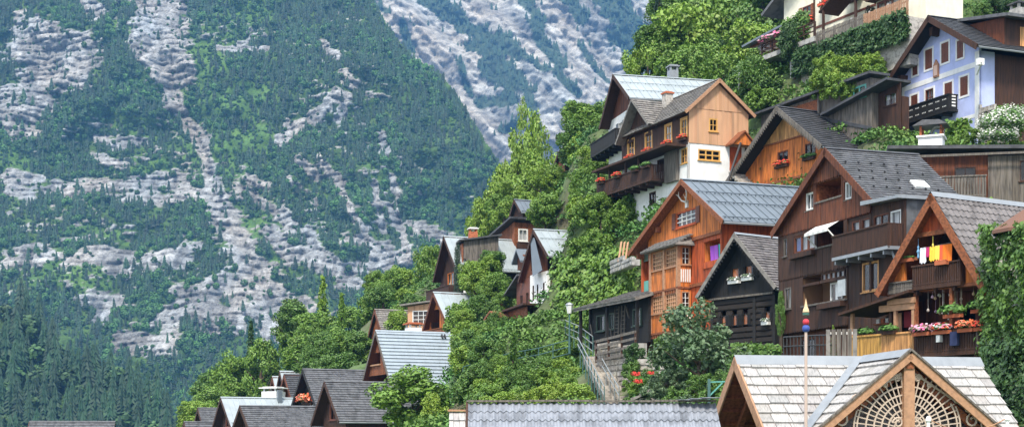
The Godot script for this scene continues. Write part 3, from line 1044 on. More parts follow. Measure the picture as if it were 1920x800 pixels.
# A balcony on wall T: floor, posts, boards and rails.
func balcony(parent: Node, T: Transform3D, x0: float, x1: float, y: float, depth: float, hh: float, m: Material, o := {}) -> MeshInstance3D:
	var mb := Mb.new()
	mb.box(x0, x1, y - 0.16, y, 0.0, depth)
	var x := x0 + 0.1
	while x < x1:
		mb.box(x, x + 0.12, y - 0.36, y - 0.163, -0.1, depth - 0.1)
		x += 1.1
	var b := put(mb, "balcony", o.get("floor_m", m), parent, T)
	var r := Mb.new()
	r.box(x0 - 0.03, x1 + 0.03, y + hh - 0.07, y + hh, depth - 0.09, depth + 0.03)
	r.box(x0, x1, y + 0.06, y + 0.12, depth - 0.06, depth - 0.01)
	for sx in [x0, x1 - 0.06]:
		r.box(sx, sx + 0.06, y + hh - 0.065, y + hh - 0.005, 0.0, depth - 0.09)
	put(r, "handrail", o.get("rail_m", m), b)
	var pw: float = o.get("pw", 0.14)
	var gap: float = o.get("gap", 0.02)
	var cut := Mb.new()
	x = x0
	while x < x1:
		var g := rng.randf_range(0.7, 1.3)
		cut.col = Color(g, g, g)
		cut.box(x + gap / 2, minf(x + pw, x1) - gap / 2, y - o.get("drop", 0.0), y + hh - 0.075, depth - 0.045, depth - 0.015)
		x += pw
	var z := 0.05
	while z < depth - 0.1:
		var g := rng.randf_range(0.7, 1.3)
		cut.col = Color(g, g, g)
		for sx in [x0 + 0.01, x1 - 0.04]:
			cut.box(sx, sx + 0.03, y, y + hh - 0.07, z + gap / 2, minf(z + pw, depth - 0.06) - gap / 2)
		z += pw
	put(cut, "balusters", m, b, Transform3D(), "stuff")
	var ps := Mb.new()
	x = x0
	var step: float = (x1 - x0) / maxf(1.0, roundf((x1 - x0) / 1.6))
	while x < x1 + 0.01:
		ps.box(clampf(x - 0.045, x0, x1 - 0.09), clampf(x + 0.045, x0 + 0.09, x1), y - 0.1, y + hh, depth - 0.14, depth - 0.05)
		x += step
	put(ps, "posts", m, b)
	return b

# Plain walls behind and beside a front, so that the house is closed.
func shell(h: Dictionary, x0: float, x1: float, zb: float, m: Material, y0 := 0.0, right_too := true, pw := 0.0) -> void:
	var dx: float = h.dx
	var a := x0 + dx
	var b := x1 + dx
	var oh: float = h.oh
	if right_too: wall(h.n, "side_wall", side_r(b, -oh), flat_line(0.02, -zb - oh - 0.02, roof_y(h, b)), y0, [], m, {"pw": pw})
	wall(h.n, "side_wall", side_l(a, -oh), flat_line(zb + oh + 0.02, -0.02, roof_y(h, a)), y0, [], m, {"pw": pw})
	var mb := Mb.new()
	mb.prism([Vector2(a, y0), Vector2(b, y0), Vector2(b, roof_y(h, b)), Vector2(0, roof_y(h, 0)), Vector2(a, roof_y(h, a))], zb, zb + 0.1)
	put(mb, "back_wall", m, h.n)

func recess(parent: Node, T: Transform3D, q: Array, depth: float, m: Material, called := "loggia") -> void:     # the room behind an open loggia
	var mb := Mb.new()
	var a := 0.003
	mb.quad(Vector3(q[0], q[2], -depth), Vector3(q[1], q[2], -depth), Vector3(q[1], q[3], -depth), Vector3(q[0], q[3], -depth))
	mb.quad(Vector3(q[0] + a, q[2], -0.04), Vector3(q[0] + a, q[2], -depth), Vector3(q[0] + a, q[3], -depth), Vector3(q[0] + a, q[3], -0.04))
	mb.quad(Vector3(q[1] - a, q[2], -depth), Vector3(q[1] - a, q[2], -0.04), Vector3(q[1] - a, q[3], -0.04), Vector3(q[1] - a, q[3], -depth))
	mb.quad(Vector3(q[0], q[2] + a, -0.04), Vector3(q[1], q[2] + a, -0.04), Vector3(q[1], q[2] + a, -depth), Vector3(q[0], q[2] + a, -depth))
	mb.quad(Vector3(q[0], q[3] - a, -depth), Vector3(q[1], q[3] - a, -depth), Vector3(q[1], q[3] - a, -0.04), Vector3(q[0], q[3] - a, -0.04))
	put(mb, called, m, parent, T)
# ---------------------------------------------------------------- houses
func rc(h: Dictionary, x0: float, x1: float, v0: float, v1: float) -> Array:     # opening, heights given from the ridge down
	return [x0, x1, h.A + v0, h.A + v1]

func slab(parent: Node, called: String, m: Material, b: Array, t := Transform3D()) -> MeshInstance3D:
	var mb := Mb.new()
	mb.box(b[0], b[1], b[2], b[3], b[4], b[5])
	return put(mb, called, m, parent, t)

func beam_part(parent: Node, called: String, m: Material, a: Vector3, b: Vector3, w := 0.14, hh := 0.14, t := Transform3D()) -> MeshInstance3D:
	var mb := Mb.new()
	mb.beam(a, b, w, hh)
	return put(mb, called, m, parent, t)

func build_houses() -> void:
	brown_house()
	orange_house()
	black_house()
	balcony_chalet()
	plank_house()
	blue_house()
	corner_house()
	metal_roof_house()
	cream_house()
	sheds()
	white_wall_house()
	steep_roof_house()
	middle_houses()
	shore_houses()

func brown_house() -> void:
	var h := house("brown_timber_house", "tall dark brown timber house with slate roof, striped loggia awning and long balcony", 1548, 278, 66, 18.5, 11.4, Vector2(-5.82, -3.62), Vector2(4.43, -3.35), 0.35, "house", 0.857)
	var A: float = h.A
	var n: Node3D = h.n
	var T: Transform3D = h.T
	gable_roof(h, -5.6, "slate", "plain", M.slate_mid, {"pw": 0.28, "ph": 0.24, "pale": 0.05, "barge_m": M.brown, "barge": 0.3, "cap_m": M.slate, "deck": M.brown})
	var L1 := rc(h, -0.85, 1.70, -2.62, -1.62)
	var L2 := rc(h, -0.80, 1.85, -5.0, -3.8)
	var L3 := rc(h, -2.3, 2.1, -7.92, -6.35)
	var w1 := rc(h, -1.95, -1.12, -2.86, -1.92)
	var w2 := rc(h, 2.0, 2.64, -2.88, -1.98)
	var w3 := rc(h, -3.25, -0.98, -4.98, -4.05)
	var w4 := rc(h, -4.4, -3.95, -5.0, -4.02)
	var w5 := rc(h, -4.3, -3.55, -7.9, -6.72)
	var holes := [L1, L2, L3, w1, w2, w3, w4, w5]
	var gl := gable_line(h, -4.95, 2.2)
	var op := {"pw": 0.2, "tooth": 0.1}
	var glr := gable_line(h, -4.95, 4.4)
	for b in [[-1.5, 0.0, 0.12], [-3.78, -1.6, 0.06], [-6.22, -3.85, 0.03]]:
		var keep := glr if b[1] > -3.0 else gl
		var hh := []
		for q in holes: hh.append(q)
		var t2 := T.translated(Vector3(0, 0, b[2]))
		if b[1] == 0.0:
			keep = [Vector2(-1.2, top_of(glr, -1.2)), Vector2(-h.dx, top_of(glr, -h.dx)), Vector2(2.1, top_of(glr, 2.1))]
			hh = []
		wall(n, "cladding", t2, keep, A + b[0], hh, M.brown if b[0] > -5.0 else M.umber, {"pw": 0.19, "tooth": 0.1, "max": A + b[1] + 0.12 if b[1] < 0.0 else 999.0, "th": 0.1})
	wall(n, "cladding", T, gl, A - 9.15, holes, M.umber, {"pw": 0.19, "tooth": 0.1, "max": A - 6.18})
	wall(n, "ground_floor", Transform3D(Basis(), Vector3(h.dx, 0, -h.oh - 0.5)), flat_line(-4.9, 2.2, A - 9.0), 0.0, [rc(h, -3.4, -1.9, -10.6, -9.6)], M.brown, {"th": 0.2})
	window(n, Transform3D(Basis(), Vector3(h.dx, 0, -h.oh - 0.5)), rc(h, -3.4, -1.9, -10.6, -9.6), M.umber, {"nx": 2})
	shell(h, -4.95, 4.35, -5.4, M.umber, 0.0, true)
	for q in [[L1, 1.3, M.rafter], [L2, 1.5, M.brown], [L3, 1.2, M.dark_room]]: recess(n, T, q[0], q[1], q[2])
	window(n, T.translated(Vector3(0, 0, -0.5)), rc(h, 0.78, 1.64, -2.6, -1.75), M.white_paint, {"nx": 2, "ny": 2, "f": 0.12})
	window(n, T, w1, M.white_paint, {"nx": 2, "f": 0.1, "sill_m": M.grey_wood})
	window(n, T, w2, M.white_paint, {"nx": 2, "f": 0.1, "sill_m": M.grey_wood})
	window(n, T, w3, M.brown, {"nx": 3, "f": 0.1, "b": 0.14, "curtain": M.curtain, "gap": 0.1})
	slab(n, "curtain", M.curtain_blue, [-3.15, -2.62, w3[2] + 0.08, w3[3] - 0.08, -0.16, -0.14], T)
	slab(n, "curtain", M.curtain_blue, [-1.35, -1.1, w3[2] + 0.08, w3[3] - 0.08, -0.16, -0.14], T)
	window(n, T, w4, M.grey_wood, {"nx": 1})
	window(n, T, w5, M.grey_wood, {"nx": 2, "f": 0.07, "curtain": M.curtain, "gap": 0.05})
	slab(n, "window_ledge", M.umber, [-3.4, -0.9, w3[2] - 0.3, w3[2] - 0.05, 0.02, 0.3], T)
	slab(n, "window_ledge", M.umber, [-0.3, 2.1, L3[2] - 0.32, L3[2] - 0.05, 0.02, 0.35], T)
	for q in [L1, L2, L3]: slab(n, "rail", M.grey_wood, [q[0] - 0.08, q[1] + 0.08, q[2] - 0.03, q[2] + 0.06, 0.0, 0.12], T)
	# the awning of the lower loggia, on two stays
	var aw := Mb.new()
	aw.t = T
	for k in 9:
		var g := 0.75 if k % 2 == 0 else 0.6
		aw.col = Color(g, g, g * 0.97)
		aw.quad(Vector3(lerpf(-0.85, 1.5, k / 9.0), A - 4.25, 0.75), Vector3(lerpf(-0.85, 1.5, (k + 1) / 9.0), A - 4.25, 0.75), Vector3(lerpf(-0.85, 1.5, (k + 1) / 9.0), A - 3.85, 0.08), Vector3(lerpf(-0.85, 1.5, k / 9.0), A - 3.85, 0.08))
		aw.box(lerpf(-0.85, 1.5, k / 9.0), lerpf(-0.85, 1.5, (k + 1) / 9.0), A - 4.40, A - 4.25, 0.74, 0.755)
	put(aw, "awning", M.cloth, n)
	for x in [-0.8, 1.45]: beam_part(n, "awning_stay", M.white_paint, Vector3(x, A - 4.3, 0.72), Vector3(x + 0.1, A - 5.0, 0.05), 0.06, 0.06, T)
	# lower storey opening: two windows, upper lights, a plant, a white shutter
	for q in [[-2.25, -0.55], [-0.45, 2.05]]: slab(n, "transom", M.umber, [q[0], q[1], A - 6.86, A - 6.72, -0.12, 0.06], T)
	window(n, T.translated(Vector3(0, 0, -0.25)), rc(h, 0.1, 1.3, -7.9, -6.88), M.white_paint, {"nx": 2, "f": 0.08, "b": 0.2})
	slab(n, "white_shutter", M.white_paint, [1.3, 2.05, A - 7.7, A - 6.75, -0.02, 0.04], T)
	for k in 5:
		var x := lerpf(-0.4, 1.9, k / 5.0)
		window(n, T, rc(h, x, x + 0.46, -6.72, -6.38), M.umber, {"nx": 1, "f": 0.04, "sill": false, "curtain": M.curtain, "gap": 0.3})
	# glazed extension and its balcony
	var E := T.translated(Vector3(0, 0, -0.05))
	var tall := rc(h, 3.5, 5.0, -7.72, -6.25)
	var vq := []
	for k in 4: vq.append(rc(h, [2.55, 3.45, 4.55, 6.05][k], [3.3, 4.3, 5.9, 6.95][k], -4.95, -4.05))
	wall(n, "extension_wall", E, flat_line(2.23, 7.2, A - 3.55), 0.0, vq + [tall], M.umber, {"pw": 0.2, "th": 0.12})
	wall(n, "extension_side", side_r(7.2 + h.dx, -h.oh - 0.17), flat_line(0, 4.8, A - 3.55), 0.0, [], M.slate_mid, {"pw": 0.3})
	var er := Mb.new()
	er.t = E
	er.prism([Vector2(4.2, A - 3.5), Vector2(7.5, A - 3.62), Vector2(7.5, A - 3.48), Vector2(4.2, A - 3.3)], -5.0, 0.55)
	put(er, "extension_roof", M.zinc, n)
	for k in 4: window(n, E, vq[k], M.brown if k < 3 else M.white_paint, {"nx": [1, 1, 2, 1][k], "f": 0.07, "curtain": M.curtain, "gap": 0.15 if k != 2 else 0.8})
	window(n, E, tall, M.honey, {"nx": 2, "f": 0.1, "b": 0.12})
	balcony(n, E, 2.1, 7.15, A - 5.85, 0.9, 1.1, M.umber, {"drop": 0.05, "floor_m": M.zinc, "pw": 0.12})
	beam_part(n, "downpipe", M.zinc, Vector3(6.7, A - 6.0, 0.35), Vector3(7.2, A - 7.3, 0.12), 0.12, 0.12, E)
	# skylight and slate hooks on the sunlit slope
	var s := slope(h, true, 0.0, -5.6)
	slab(n, "skylight", M.white_paint, [3.3, 4.1, 0.02, 0.14, 3.3, 4.0], s[0])
	var hk := Mb.new()
	for j in 4:
		for k in 6: hk.box(k * 0.75 + (0.37 if j % 2 else 0.0) + 0.4, k * 0.75 + (0.37 if j % 2 else 0.0) + 0.46, 0.0, 0.12, 1.5 + j * 0.85, 1.6 + j * 0.85)
	put(hk, "snow_hooks", M.iron, n, s[0], "stuff")

func orange_house() -> void:
	var h := house("orange_carved_house", "orange carved timber house with bay window, antlers in the gable and blue grey metal roof", 1278, 337, 82, 20, 11.4, Vector2(-7.05, -3.2), Vector2(4.87, -2.9), 0.6)
	var A: float = h.A
	var n: Node3D = h.n
	var T: Transform3D = h.T
	gable_roof(h, -9.0, "metal", "plain", M.metal_blue, {"pw": 0.5, "guards": [1.8, 3.2, 5.3], "barge_m": M.rafter, "barge": 0.2, "deck": M.rafter})
	var at_w := rc(h, -0.55, 1.92, -2.45, -1.55)
	var up_w := rc(h, -3.45, -2.62, -4.96, -3.78)
	var lo_w := rc(h, -4.5, -3.58, -7.6, -6.35)
	var lo_w2 := rc(h, -3.0, -2.45, -7.5, -6.3)
	var log_ := rc(h, 2.75, 4.7, -5.05, -3.6)
	wall(n, "cladding", T.translated(Vector3(0, 0, 0.04)), gable_line(h, -4.25, 4.75), A - 3.3, [at_w], M.orange, {"pw": 0.17})
	wall(n, "cladding", T, flat_line(-4.25, 4.75, A - 3.28), A - 5.8, [up_w, log_, rc(h, -2.35, 1.3, -5.3, -3.6)], M.redwood, {"pw": 0.17})
	wall(n, "cladding", T, flat_line(-5.4, 4.75, A - 5.82), A - 8.35, [lo_w, lo_w2, rc(h, -2.3, 1.3, -7.4, -6.2)], M.redwood, {"pw": 0.17})
	wall(n, "foundation", Transform3D(Basis(), Vector3(h.dx, 0, -h.oh - 0.6)), flat_line(-5.3, 4.7, A - 8.3), 0.0, [], M.stone)
	shell(h, -5.35, 4.7, -8.8, M.redwood, 0.0)
	for v in [-3.28, -5.82, -8.3]: slab(n, "string_course", M.rafter, [-4.3 if v > -5.0 else -5.45, 4.8, A + v - 0.09, A + v + 0.09, 0.0, 0.1], T)
	window(n, T.translated(Vector3(0, 0, 0.04)), at_w, M.redwood, {"nx": 4, "ny": 3, "f": 0.1, "bar_m": M.white_paint, "shutter": M.brown_paint, "sw": 0.17})
	for q in [up_w, lo_w, lo_w2]: window(n, T, q, M.green_paint, {"nx": 2, "ny": 2, "f": 0.14, "curtain": M.curtain_warm, "gap": 0.1, "bar_m": M.white_paint})
	# two storeys of the bay, standing forward of the wall
	for v in [[-5.85, -3.55], [-8.2, -6.0]]:
		var bz := 0.75
		var bm := Mb.new()
		var T2 := T.translated(Vector3(0, 0, bz))
		var wa := rc(h, -2.15, -0.72, v[1] - 1.15, v[1] - 0.12)
		var wb := rc(h, -0.42, 0.95, v[1] - 1.15, v[1] - 0.12)
		wall(n, "bay_front", T2, flat_line(-2.4, 1.2, A + v[1]), A + v[0], [wa, wb], M.orange, {"pw": 0.3})
		for q in [wa, wb]: window(n, T2, q, M.beam, {"nx": 5, "ny": 4, "f": 0.08, "b": 0.035, "bar_m": M.pale_wood, "curtain": M.curtain_warm, "gap": 0.05})
		for x in [-2.42, -0.66, 1.02]: slab(n, "bay_post", M.beam, [x, x + 0.2, A + v[0], A + v[1] + 0.02, bz - 0.1, bz + 0.1], T)
		var qs := [0.16, 0.66, A + v[1] - 1.1, A + v[1] - 0.12]
		var S := T * side_r(1.2, bz)
		wall(n, "bay_side", S, flat_line(0.02, bz, A + v[1]), A + v[0], [qs], M.orange, {"pw": 0.3})
		window(n, S, qs, M.beam, {"nx": 2, "ny": 3, "f": 0.06, "b": 0.03, "bar_m": M.white_paint})
		var rl := Mb.new()
		rl.t = S
		for k in 5: rl.box(0.1 + k * 0.13, 0.17 + k * 0.13, A + v[0] + 0.25, A + v[0] + 0.95, 0.02, 0.05)
		put(rl, "carved_balusters", M.white_paint, n, Transform3D(), "stuff")
		bm.t = T
		bm.box(-2.45, 1.25, A + v[0] - 0.12, A + v[0] - 0.002, 0.0, bz + 0.08)
		for k in 12: bm.box(-2.4 + k * 0.3, -2.22 + k * 0.3, A + v[0] - 0.32, A + v[0] - 0.12, bz - 0.1, bz + 0.05)
		put(bm, "bay_floor", M.rafter, n)
	var br := Mb.new()         # the bay's small shingled roof
	br.t = T
	br.quad(Vector3(-2.95, A - 3.55, 1.15), Vector3(1.65, A - 3.55, 1.15), Vector3(1.15, A - 2.95, 0.06), Vector3(-2.4, A - 2.95, 0.06))
	br.quad(Vector3(1.65, A - 3.55, 1.15), Vector3(1.65, A - 3.55, 0.0), Vector3(1.15, A - 2.95, 0.06), Vector3(1.15, A - 2.95, 0.06))
	br.box(-2.95, 1.65, A - 3.62, A - 3.56, 0.0, 1.15)
	put(br, "bay_roof", M.shingle_old, n)
	for k in 6:
		var row := Mb.new()
		row.t = T
		var a := k / 6.0
		for j in 14:
			var g := rng.randf_range(0.7, 1.4)
			row.col = Color(g, g, g)
			var xa := lerpf(-2.9, 1.6, j / 14.0)
			var zz := lerpf(1.2, 0.12, a)
			var yy := lerpf(A - 3.56, A - 2.95, a)
			row.box(xa + 0.01, xa + 0.31, yy - 0.01, yy + 0.06, zz - 0.2, zz)
		put(row, "bay_shingle_row", M.shingle_old, n)
	# loggia with hanging banners
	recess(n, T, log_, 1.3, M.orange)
	slab(n, "loggia_rail", M.redwood, [2.7, 4.75, log_[2], log_[2] + 0.35, -0.02, 0.06], T)
	for b in [[3.1, Color(0.36, 0.10, 0.55)], [3.55, Color(0.42, 0.14, 0.6)], [4.05, Color(0.08, 0.5, 0.48)]]:
		var fl := Mb.new()
		fl.col = b[1]
		for k in 4: fl.quad(Vector3(b[0] + k * 0.1, log_[2] + 0.2, -0.25 + (k % 2) * 0.07), Vector3(b[0] + k * 0.1 + 0.1, log_[2] + 0.2, -0.25 + ((k + 1) % 2) * 0.07), Vector3(b[0] + k * 0.1, log_[3] - 0.25, -0.25 + ((k + 1) % 2) * 0.07), Vector3(b[0] + k * 0.1 - 0.1, log_[3] - 0.25, -0.25 + (k % 2) * 0.07))
		put(fl, "banner", M.cloth, n, T)
	# porch at the far corner: green posts and railing under the eave
	for x in [-5.4, -4.45]: slab(n, "porch_post", M.green_paint, [x, x + 0.12, A - 5.75, A - 3.2, -0.2, -0.08], T)
	slab(n, "porch_rail", M.teal_paint, [-5.4, -4.3, A - 5.72, A - 4.9, -0.16, -0.12], T)
	slab(n, "porch_arch", M.green_paint, [-5.4, -4.3, A - 3.75, A - 3.3, -0.18, -0.1], T)
	for x in [-5.6, -3.0]: beam_part(n, "purlin_end", M.rafter, Vector3(x + 0.4, A - 0.25 + (-absf(x + h.dx) * 0.47), -0.5), Vector3(x + 0.4, A - 0.25 - absf(x + h.dx) * 0.47, 0.32), 0.25, 0.3, T)
	var an := Mb.new()         # antlers fixed under the ridge
	an.t = T
	for sgn in [-1.0, 1.0]:
		var c := Vector3(0.85, A - 1.15, 0.15)
		var arm := [c, c + Vector3(sgn * 0.28, 0.12, 0.12), c + Vector3(sgn * 0.5, 0.4, 0.2), c + Vector3(sgn * 0.38, 0.75, 0.25)]
		an.tube(arm, [0.05, 0.045, 0.04, 0.015], 5)
		an.tube([arm[1], arm[1] + Vector3(sgn * 0.05, 0.25, 0.2)], [0.035, 0.01], 5)
		an.tube([arm[2], arm[2] + Vector3(sgn * 0.22, 0.15, 0.12)], [0.035, 0.01], 5)
	an.box(0.72, 0.98, A - 1.45, A - 1.05, 0.03, 0.14)
	put(an, "antlers", M.white_paint, n)

func black_house() -> void:
	var h := house("black_timber_house", "small black timber house with toothed gable trim and white flower boxes", 1378, 438, 76, 36, 7.4, Vector2(-2.85, -3.0), Vector2(2.9, -2.95), 0.6)
	var A: float = h.A
	var n: Node3D = h.n
	var T: Transform3D = h.T
	gable_roof(h, -3.3, "shingle", "plain", M.tile_grey, {"pw": 0.35, "ph": 0.2, "barge_m": M.shingle_old, "barge": 0.14, "lace": M.black, "cap_m": M.zinc, "deck": M.black})
	var w1 := rc(h, -0.22, 0.42, -2.36, -1.64)
	var w2 := rc(h, 0.76, 1.36, -2.28, -1.6)
	wall(n, "cladding", T, gable_line(h, -1.75, 2.75), A - 3.1, [w1, w2], M.black, {"pw": 0.16})
	slab(n, "weathered_ledge", M.grey_wood, [-1.8, 2.8, A - 3.2, A - 3.1, -0.02, 0.14], T)
	var lows := []
	for x in [[-0.98, -0.62], [-0.15, 0.18], [0.6, 0.96], [2.16, 2.52]]: lows.append(rc(h, x[0], x[1], -4.62, -4.04))
	for k in 12:
		var y := A - 3.22 - k * 0.3
		var segs := [[-1.7, 2.75]]
		if y - 0.28 < A - 4.04 and y > A - 4.62: segs = [[-1.7, -1.0], [-0.6, -0.17], [0.2, 0.58], [0.98, 2.14], [2.54, 2.75]]
		for s in segs:
			var lg := Mb.new()
			var g := rng.randf_range(0.5, 1.1) if k < 7 else rng.randf_range(1.2, 2.2)
			lg.col = Color(g, g * 0.95, g * 0.9)
			lg.prism([Vector2(s[0], y - 0.27), Vector2(s[1], y - 0.27), Vector2(s[1], y), Vector2(s[0], y)], -0.15, 0.0)
			lg.box(s[0], s[1], y - 0.22, y - 0.05, 0.0, 0.035)
			put(lg, "log", M.log_wood, n, T)
	for q in [w1, w2] + lows:
		window(n, T, q, M.black, {"nx": 1, "f": 0.04, "sill": false, "shutter": M.black, "sw": 0.55})
		slab(n, "window_reveal", M.orange, [q[0] + 0.04, q[0] + (q[1] - q[0]) * 0.62, q[2] + 0.03, q[3] - 0.03, -0.10, -0.06], T)
	for q in [w1, w2, lows[3]]: flower_box(n, T, q[0] - 0.05, q[1] + 0.08, q[2] + 0.05, "white", M.white_paint, 0.8)
	for x in [-1.75, 1.35, 2.7]: slab(n, "corner_post", M.black, [x, x + 0.2, 0.0, A - 3.25, 0.0, 0.06], T)
	shell(h, -1.7, 2.72, -3.1, M.black)

func balcony_chalet() -> void:
	var h := house("flower_balcony_chalet", "chalet with grey tiled roof, laundry on its upper balcony and flower boxes below", 1747, 364, 57, 31, 8.6, Vector2(-3.4, -4.1), Vector2(3.5, -5.0), 0.5, "house", 0.864)
	var A: float = h.A
	var n: Node3D = h.n
	var T: Transform3D = h.T
	gable_roof(h, -6.6, "tile", "plain", M.tile_grey, {"pw": 0.335, "ph": 0.40, "wave": 0.05, "barge_m": M.rafter, "barge": 0.28, "cap_m": M.zinc, "cap_w": 0.3, "cap_h": 0.14, "deck": M.rafter})
	var gl := gable_line(h, -2.7, 2.95)
	wall(n, "gable_panel", T, gl, A - 1.6, [], M.redwood, {"pw": 0.25})
	slab(n, "tie_beam", M.rafter, [-1.05, 1.25, A - 1.75, A - 1.55, -0.05, 0.12], T)
	wall(n, "side_boards", T, gl, A - 4.05, [[-1.75, 2.0, A - 4.2, A - 1.6]], M.orange, {"pw": 0.17, "max": A - 1.7})
	var back := T.translated(Vector3(0, 0, -1.4))
	wall(n, "gallery_wall", back, gable_line(h, -2.5, 2.8), A - 4.2, [rc(h, -0.6, 0.3, -3.9, -2.1)], M.umber, {"pw": 0.2, "max": A - 1.5})
	slab(n, "gallery_floor", M.rafter, [-2.6, 2.85, A - 4.2, A - 4.05, -1.4, 0.1], T)
	slab(n, "corner_post", M.orange, [-1.75, -1.55, A - 4.0, A - 2.6, -0.1, 0.05], T)
	slab(n, "shelf_rail", M.rafter, [-1.95, -0.7, A - 2.75, A - 2.6, -0.02, 0.1], T)
	balcony(n, T, -0.82, 2.0, A - 3.98, 0.35, 0.95, M.umber, {"pw": 0.13, "gap": 0.035, "drop": 0.05})
	balcony(n, T, -2.45, -0.9, A - 3.98, 0.2, 0.35, M.grey_wood, {"pw": 0.13, "gap": 0.03, "drop": 0.2})
	# washing line
	beam_part(n, "washing_line", M.grey_wood, Vector3(-0.3, A - 2.3, 0.2), Vector3(1.6, A - 2.2, 0.2), 0.025, 0.025, T)
	for c in [[-0.45, 0.36, 0.8, Color(0.66, 0.70, 0.78)], [0.12, 0.3, 0.75, Color(0.80, 0.52, 0.06)], [0.45, 0.26, 0.72, Color(0.80, 0.60, 0.10)], [0.72, 0.14, 0.8, Color(0.75, 0.12, 0.06)], [0.88, 0.52, 0.95, Color(0.86, 0.20, 0.02)], [-0.08, 0.16, 0.5, Color(0.45, 0.03, 0.16)]]:
		var p := thing("washing", "%s cloth hung out to dry on the upper balcony" % {0.66: "pale blue", 0.80: "yellow" if c[0] < 0.3 else "bright yellow", 0.75: "red", 0.86: "large orange", 0.45: "small crimson"}[snappedf(c[3].r, 0.01)], "laundry", n.position, n.rotation.y, "washing on the balcony line")
		p.scale = n.scale
		var cl := Mb.new()
		cl.col = c[3]
		for k in 6:
			var xa: float = c[0] + c[1] * k / 6.0
			var xb: float = c[0] + c[1] * (k + 1) / 6.0
			var za := 0.22 + 0.03 * sin(k * 1.9)
			var zb := 0.22 + 0.03 * sin((k + 1) * 1.9)
			var ya: float = A - 2.26 - c[2] * 0.85 + 0.05 * sin(k * 2.3)
			var yb: float = A - 2.26 - c[2] * 0.85 + 0.05 * sin((k + 1) * 2.3)
			cl.quad(Vector3(xa, ya, za + 0.03), Vector3(xb, yb, zb + 0.03), Vector3(xb, A - 2.26, zb), Vector3(xa, A - 2.26, za))
			cl.quad(Vector3(xb, yb, zb + 0.015), Vector3(xa, ya, za + 0.015), Vector3(xa, A - 2.26, za - 0.015), Vector3(xb, A - 2.26, zb - 0.015))
		put(cl, "cloth", M.cloth, p, T)
	flower_box(n, T.translated(Vector3(0, 0, 0.0)), -1.75, -0.95, A - 2.62, "green", M.terracotta, 0.5)
	flower_box(n, T.translated(Vector3(0, 0, 0.35)), 0.75, 1.4, A - 3.02, "orange", M.terracotta, 0.25)
	# lower veranda
	var low := T.translated(Vector3(0, 0, -1.5))
	wall(n, "veranda_wall", low, flat_line(-2.7, 3.3, A - 4.2), 0.0, [rc(h, 0.3, 1.2, -6.8, -4.9), rc(h, 1.9, 2.8, -6.3, -5.0)], M.brown, {"pw": 0.2})
	window(n, low, rc(h, 1.9, 2.8, -6.3, -5.0), M.honey, {"nx": 2, "f": 0.1})
	slab(n, "veranda_floor", M.umber, [-0.8, 3.4, A - 7.15, A - 6.98, -1.5, 0.1], T)
	balcony(n, T, -0.75, 3.4, A - 7.0, 0.3, 1.12, M.umber, {"pw": 0.14, "gap": 0.03, "drop": 0.05})
	for x in [-0.9, 1.2, 3.25]: slab(n, "veranda_post", M.rafter, [x, x + 0.16, A - 7.0, A - 4.2, 0.0, 0.16], T)
	for f in [[-0.65, 0.35, "pink", 1.5], [0.5, 1.5, "mixed", 1.4], [2.0, 2.85, "orange", 1.5]]: flower_box(n, T.translated(Vector3(0, 0, 0.3)), f[0], f[1], A - 6.05, f[2], M.terracotta, f[3])
	flower_box(n, T, 0.9, 1.9, A - 5.35, "green", M.terracotta, 2.0)
	flower_box(n, T.translated(Vector3(0, 0, -0.4)), 2.1, 2.8, A - 5.2, "green", M.terracotta, 1.8)
	flower_box(n, T.translated(Vector3(0, 0, 0.3)), 2.9, 3.35, A - 6.05, "red", M.terracotta, 1.2)
	flower_box(n, T.translated(Vector3(0, 0, 0.1)), -2.7, -1.9, A - 5.85, "green", M.umber, 1.3)
	flower_box(n, T.translated(Vector3(0, 0, -0.2)), -4.5, -3.7, A - 5.9, "green", M.terracotta, 1.5)
	slab(n, "white_pail", M.white_paint, [0.75, 0.98, A - 6.55, A - 6.25, 0.32, 0.5], T)
	slab(n, "wall_picture", M.white_paint, [-0.35, 0.0, A - 5.4, A - 5.0, -1.45, -1.42], T)
	slab(n, "deck_shelf", M.rafter, [-4.6, -3.0, A - 5.4, A - 5.32, -1.4, -1.0], T)
	for k in 5: slab(n, "shelf_pot", M.terracotta if k % 2 else M.white_paint, [-4.5 + k * 0.3, -4.32 + k * 0.3, A - 5.32, A - 5.1, -1.3, -1.1], T)
	beam_part(n, "leaning_pole", M.grey_wood, Vector3(3.1, A - 6.9, 0.5), Vector3(2.95, A - 5.7, 0.4), 0.05, 0.05, T)
	slab(n, "blue_bag", M.navy, [1.55, 1.95, A - 6.75, A - 6.15, 0.34, 0.5], T)
	# ornaments hanging under the balcony
	var orn := Mb.new()
	orn.t = T
	for k in 26:
		var x := rng.randf_range(-0.5, 3.2)
		var y := A - rng.randf_range(4.35, 5.3)
		var g := rng.randf_range(0.3, 0.75)
		orn.col = Color(g, g * rng.randf_range(0.6, 1.0), g * rng.randf_range(0.4, 1.0))
		var keep := orn.t
		orn.t = T * Transform3D(Basis(), Vector3(x, y, rng.randf_range(-0.9, 0.1)))
		orn.lathe([Vector2(0.0, -0.09), Vector2(0.06, -0.05), Vector2(0.07, 0.0), Vector2(0.03, 0.06), Vector2(0.008, 0.08), Vector2(0.008, A - 4.2 - y)], 6)
		orn.t = keep
	put(orn, "hanging_ornaments", M.paint, n, Transform3D(), "stuff")
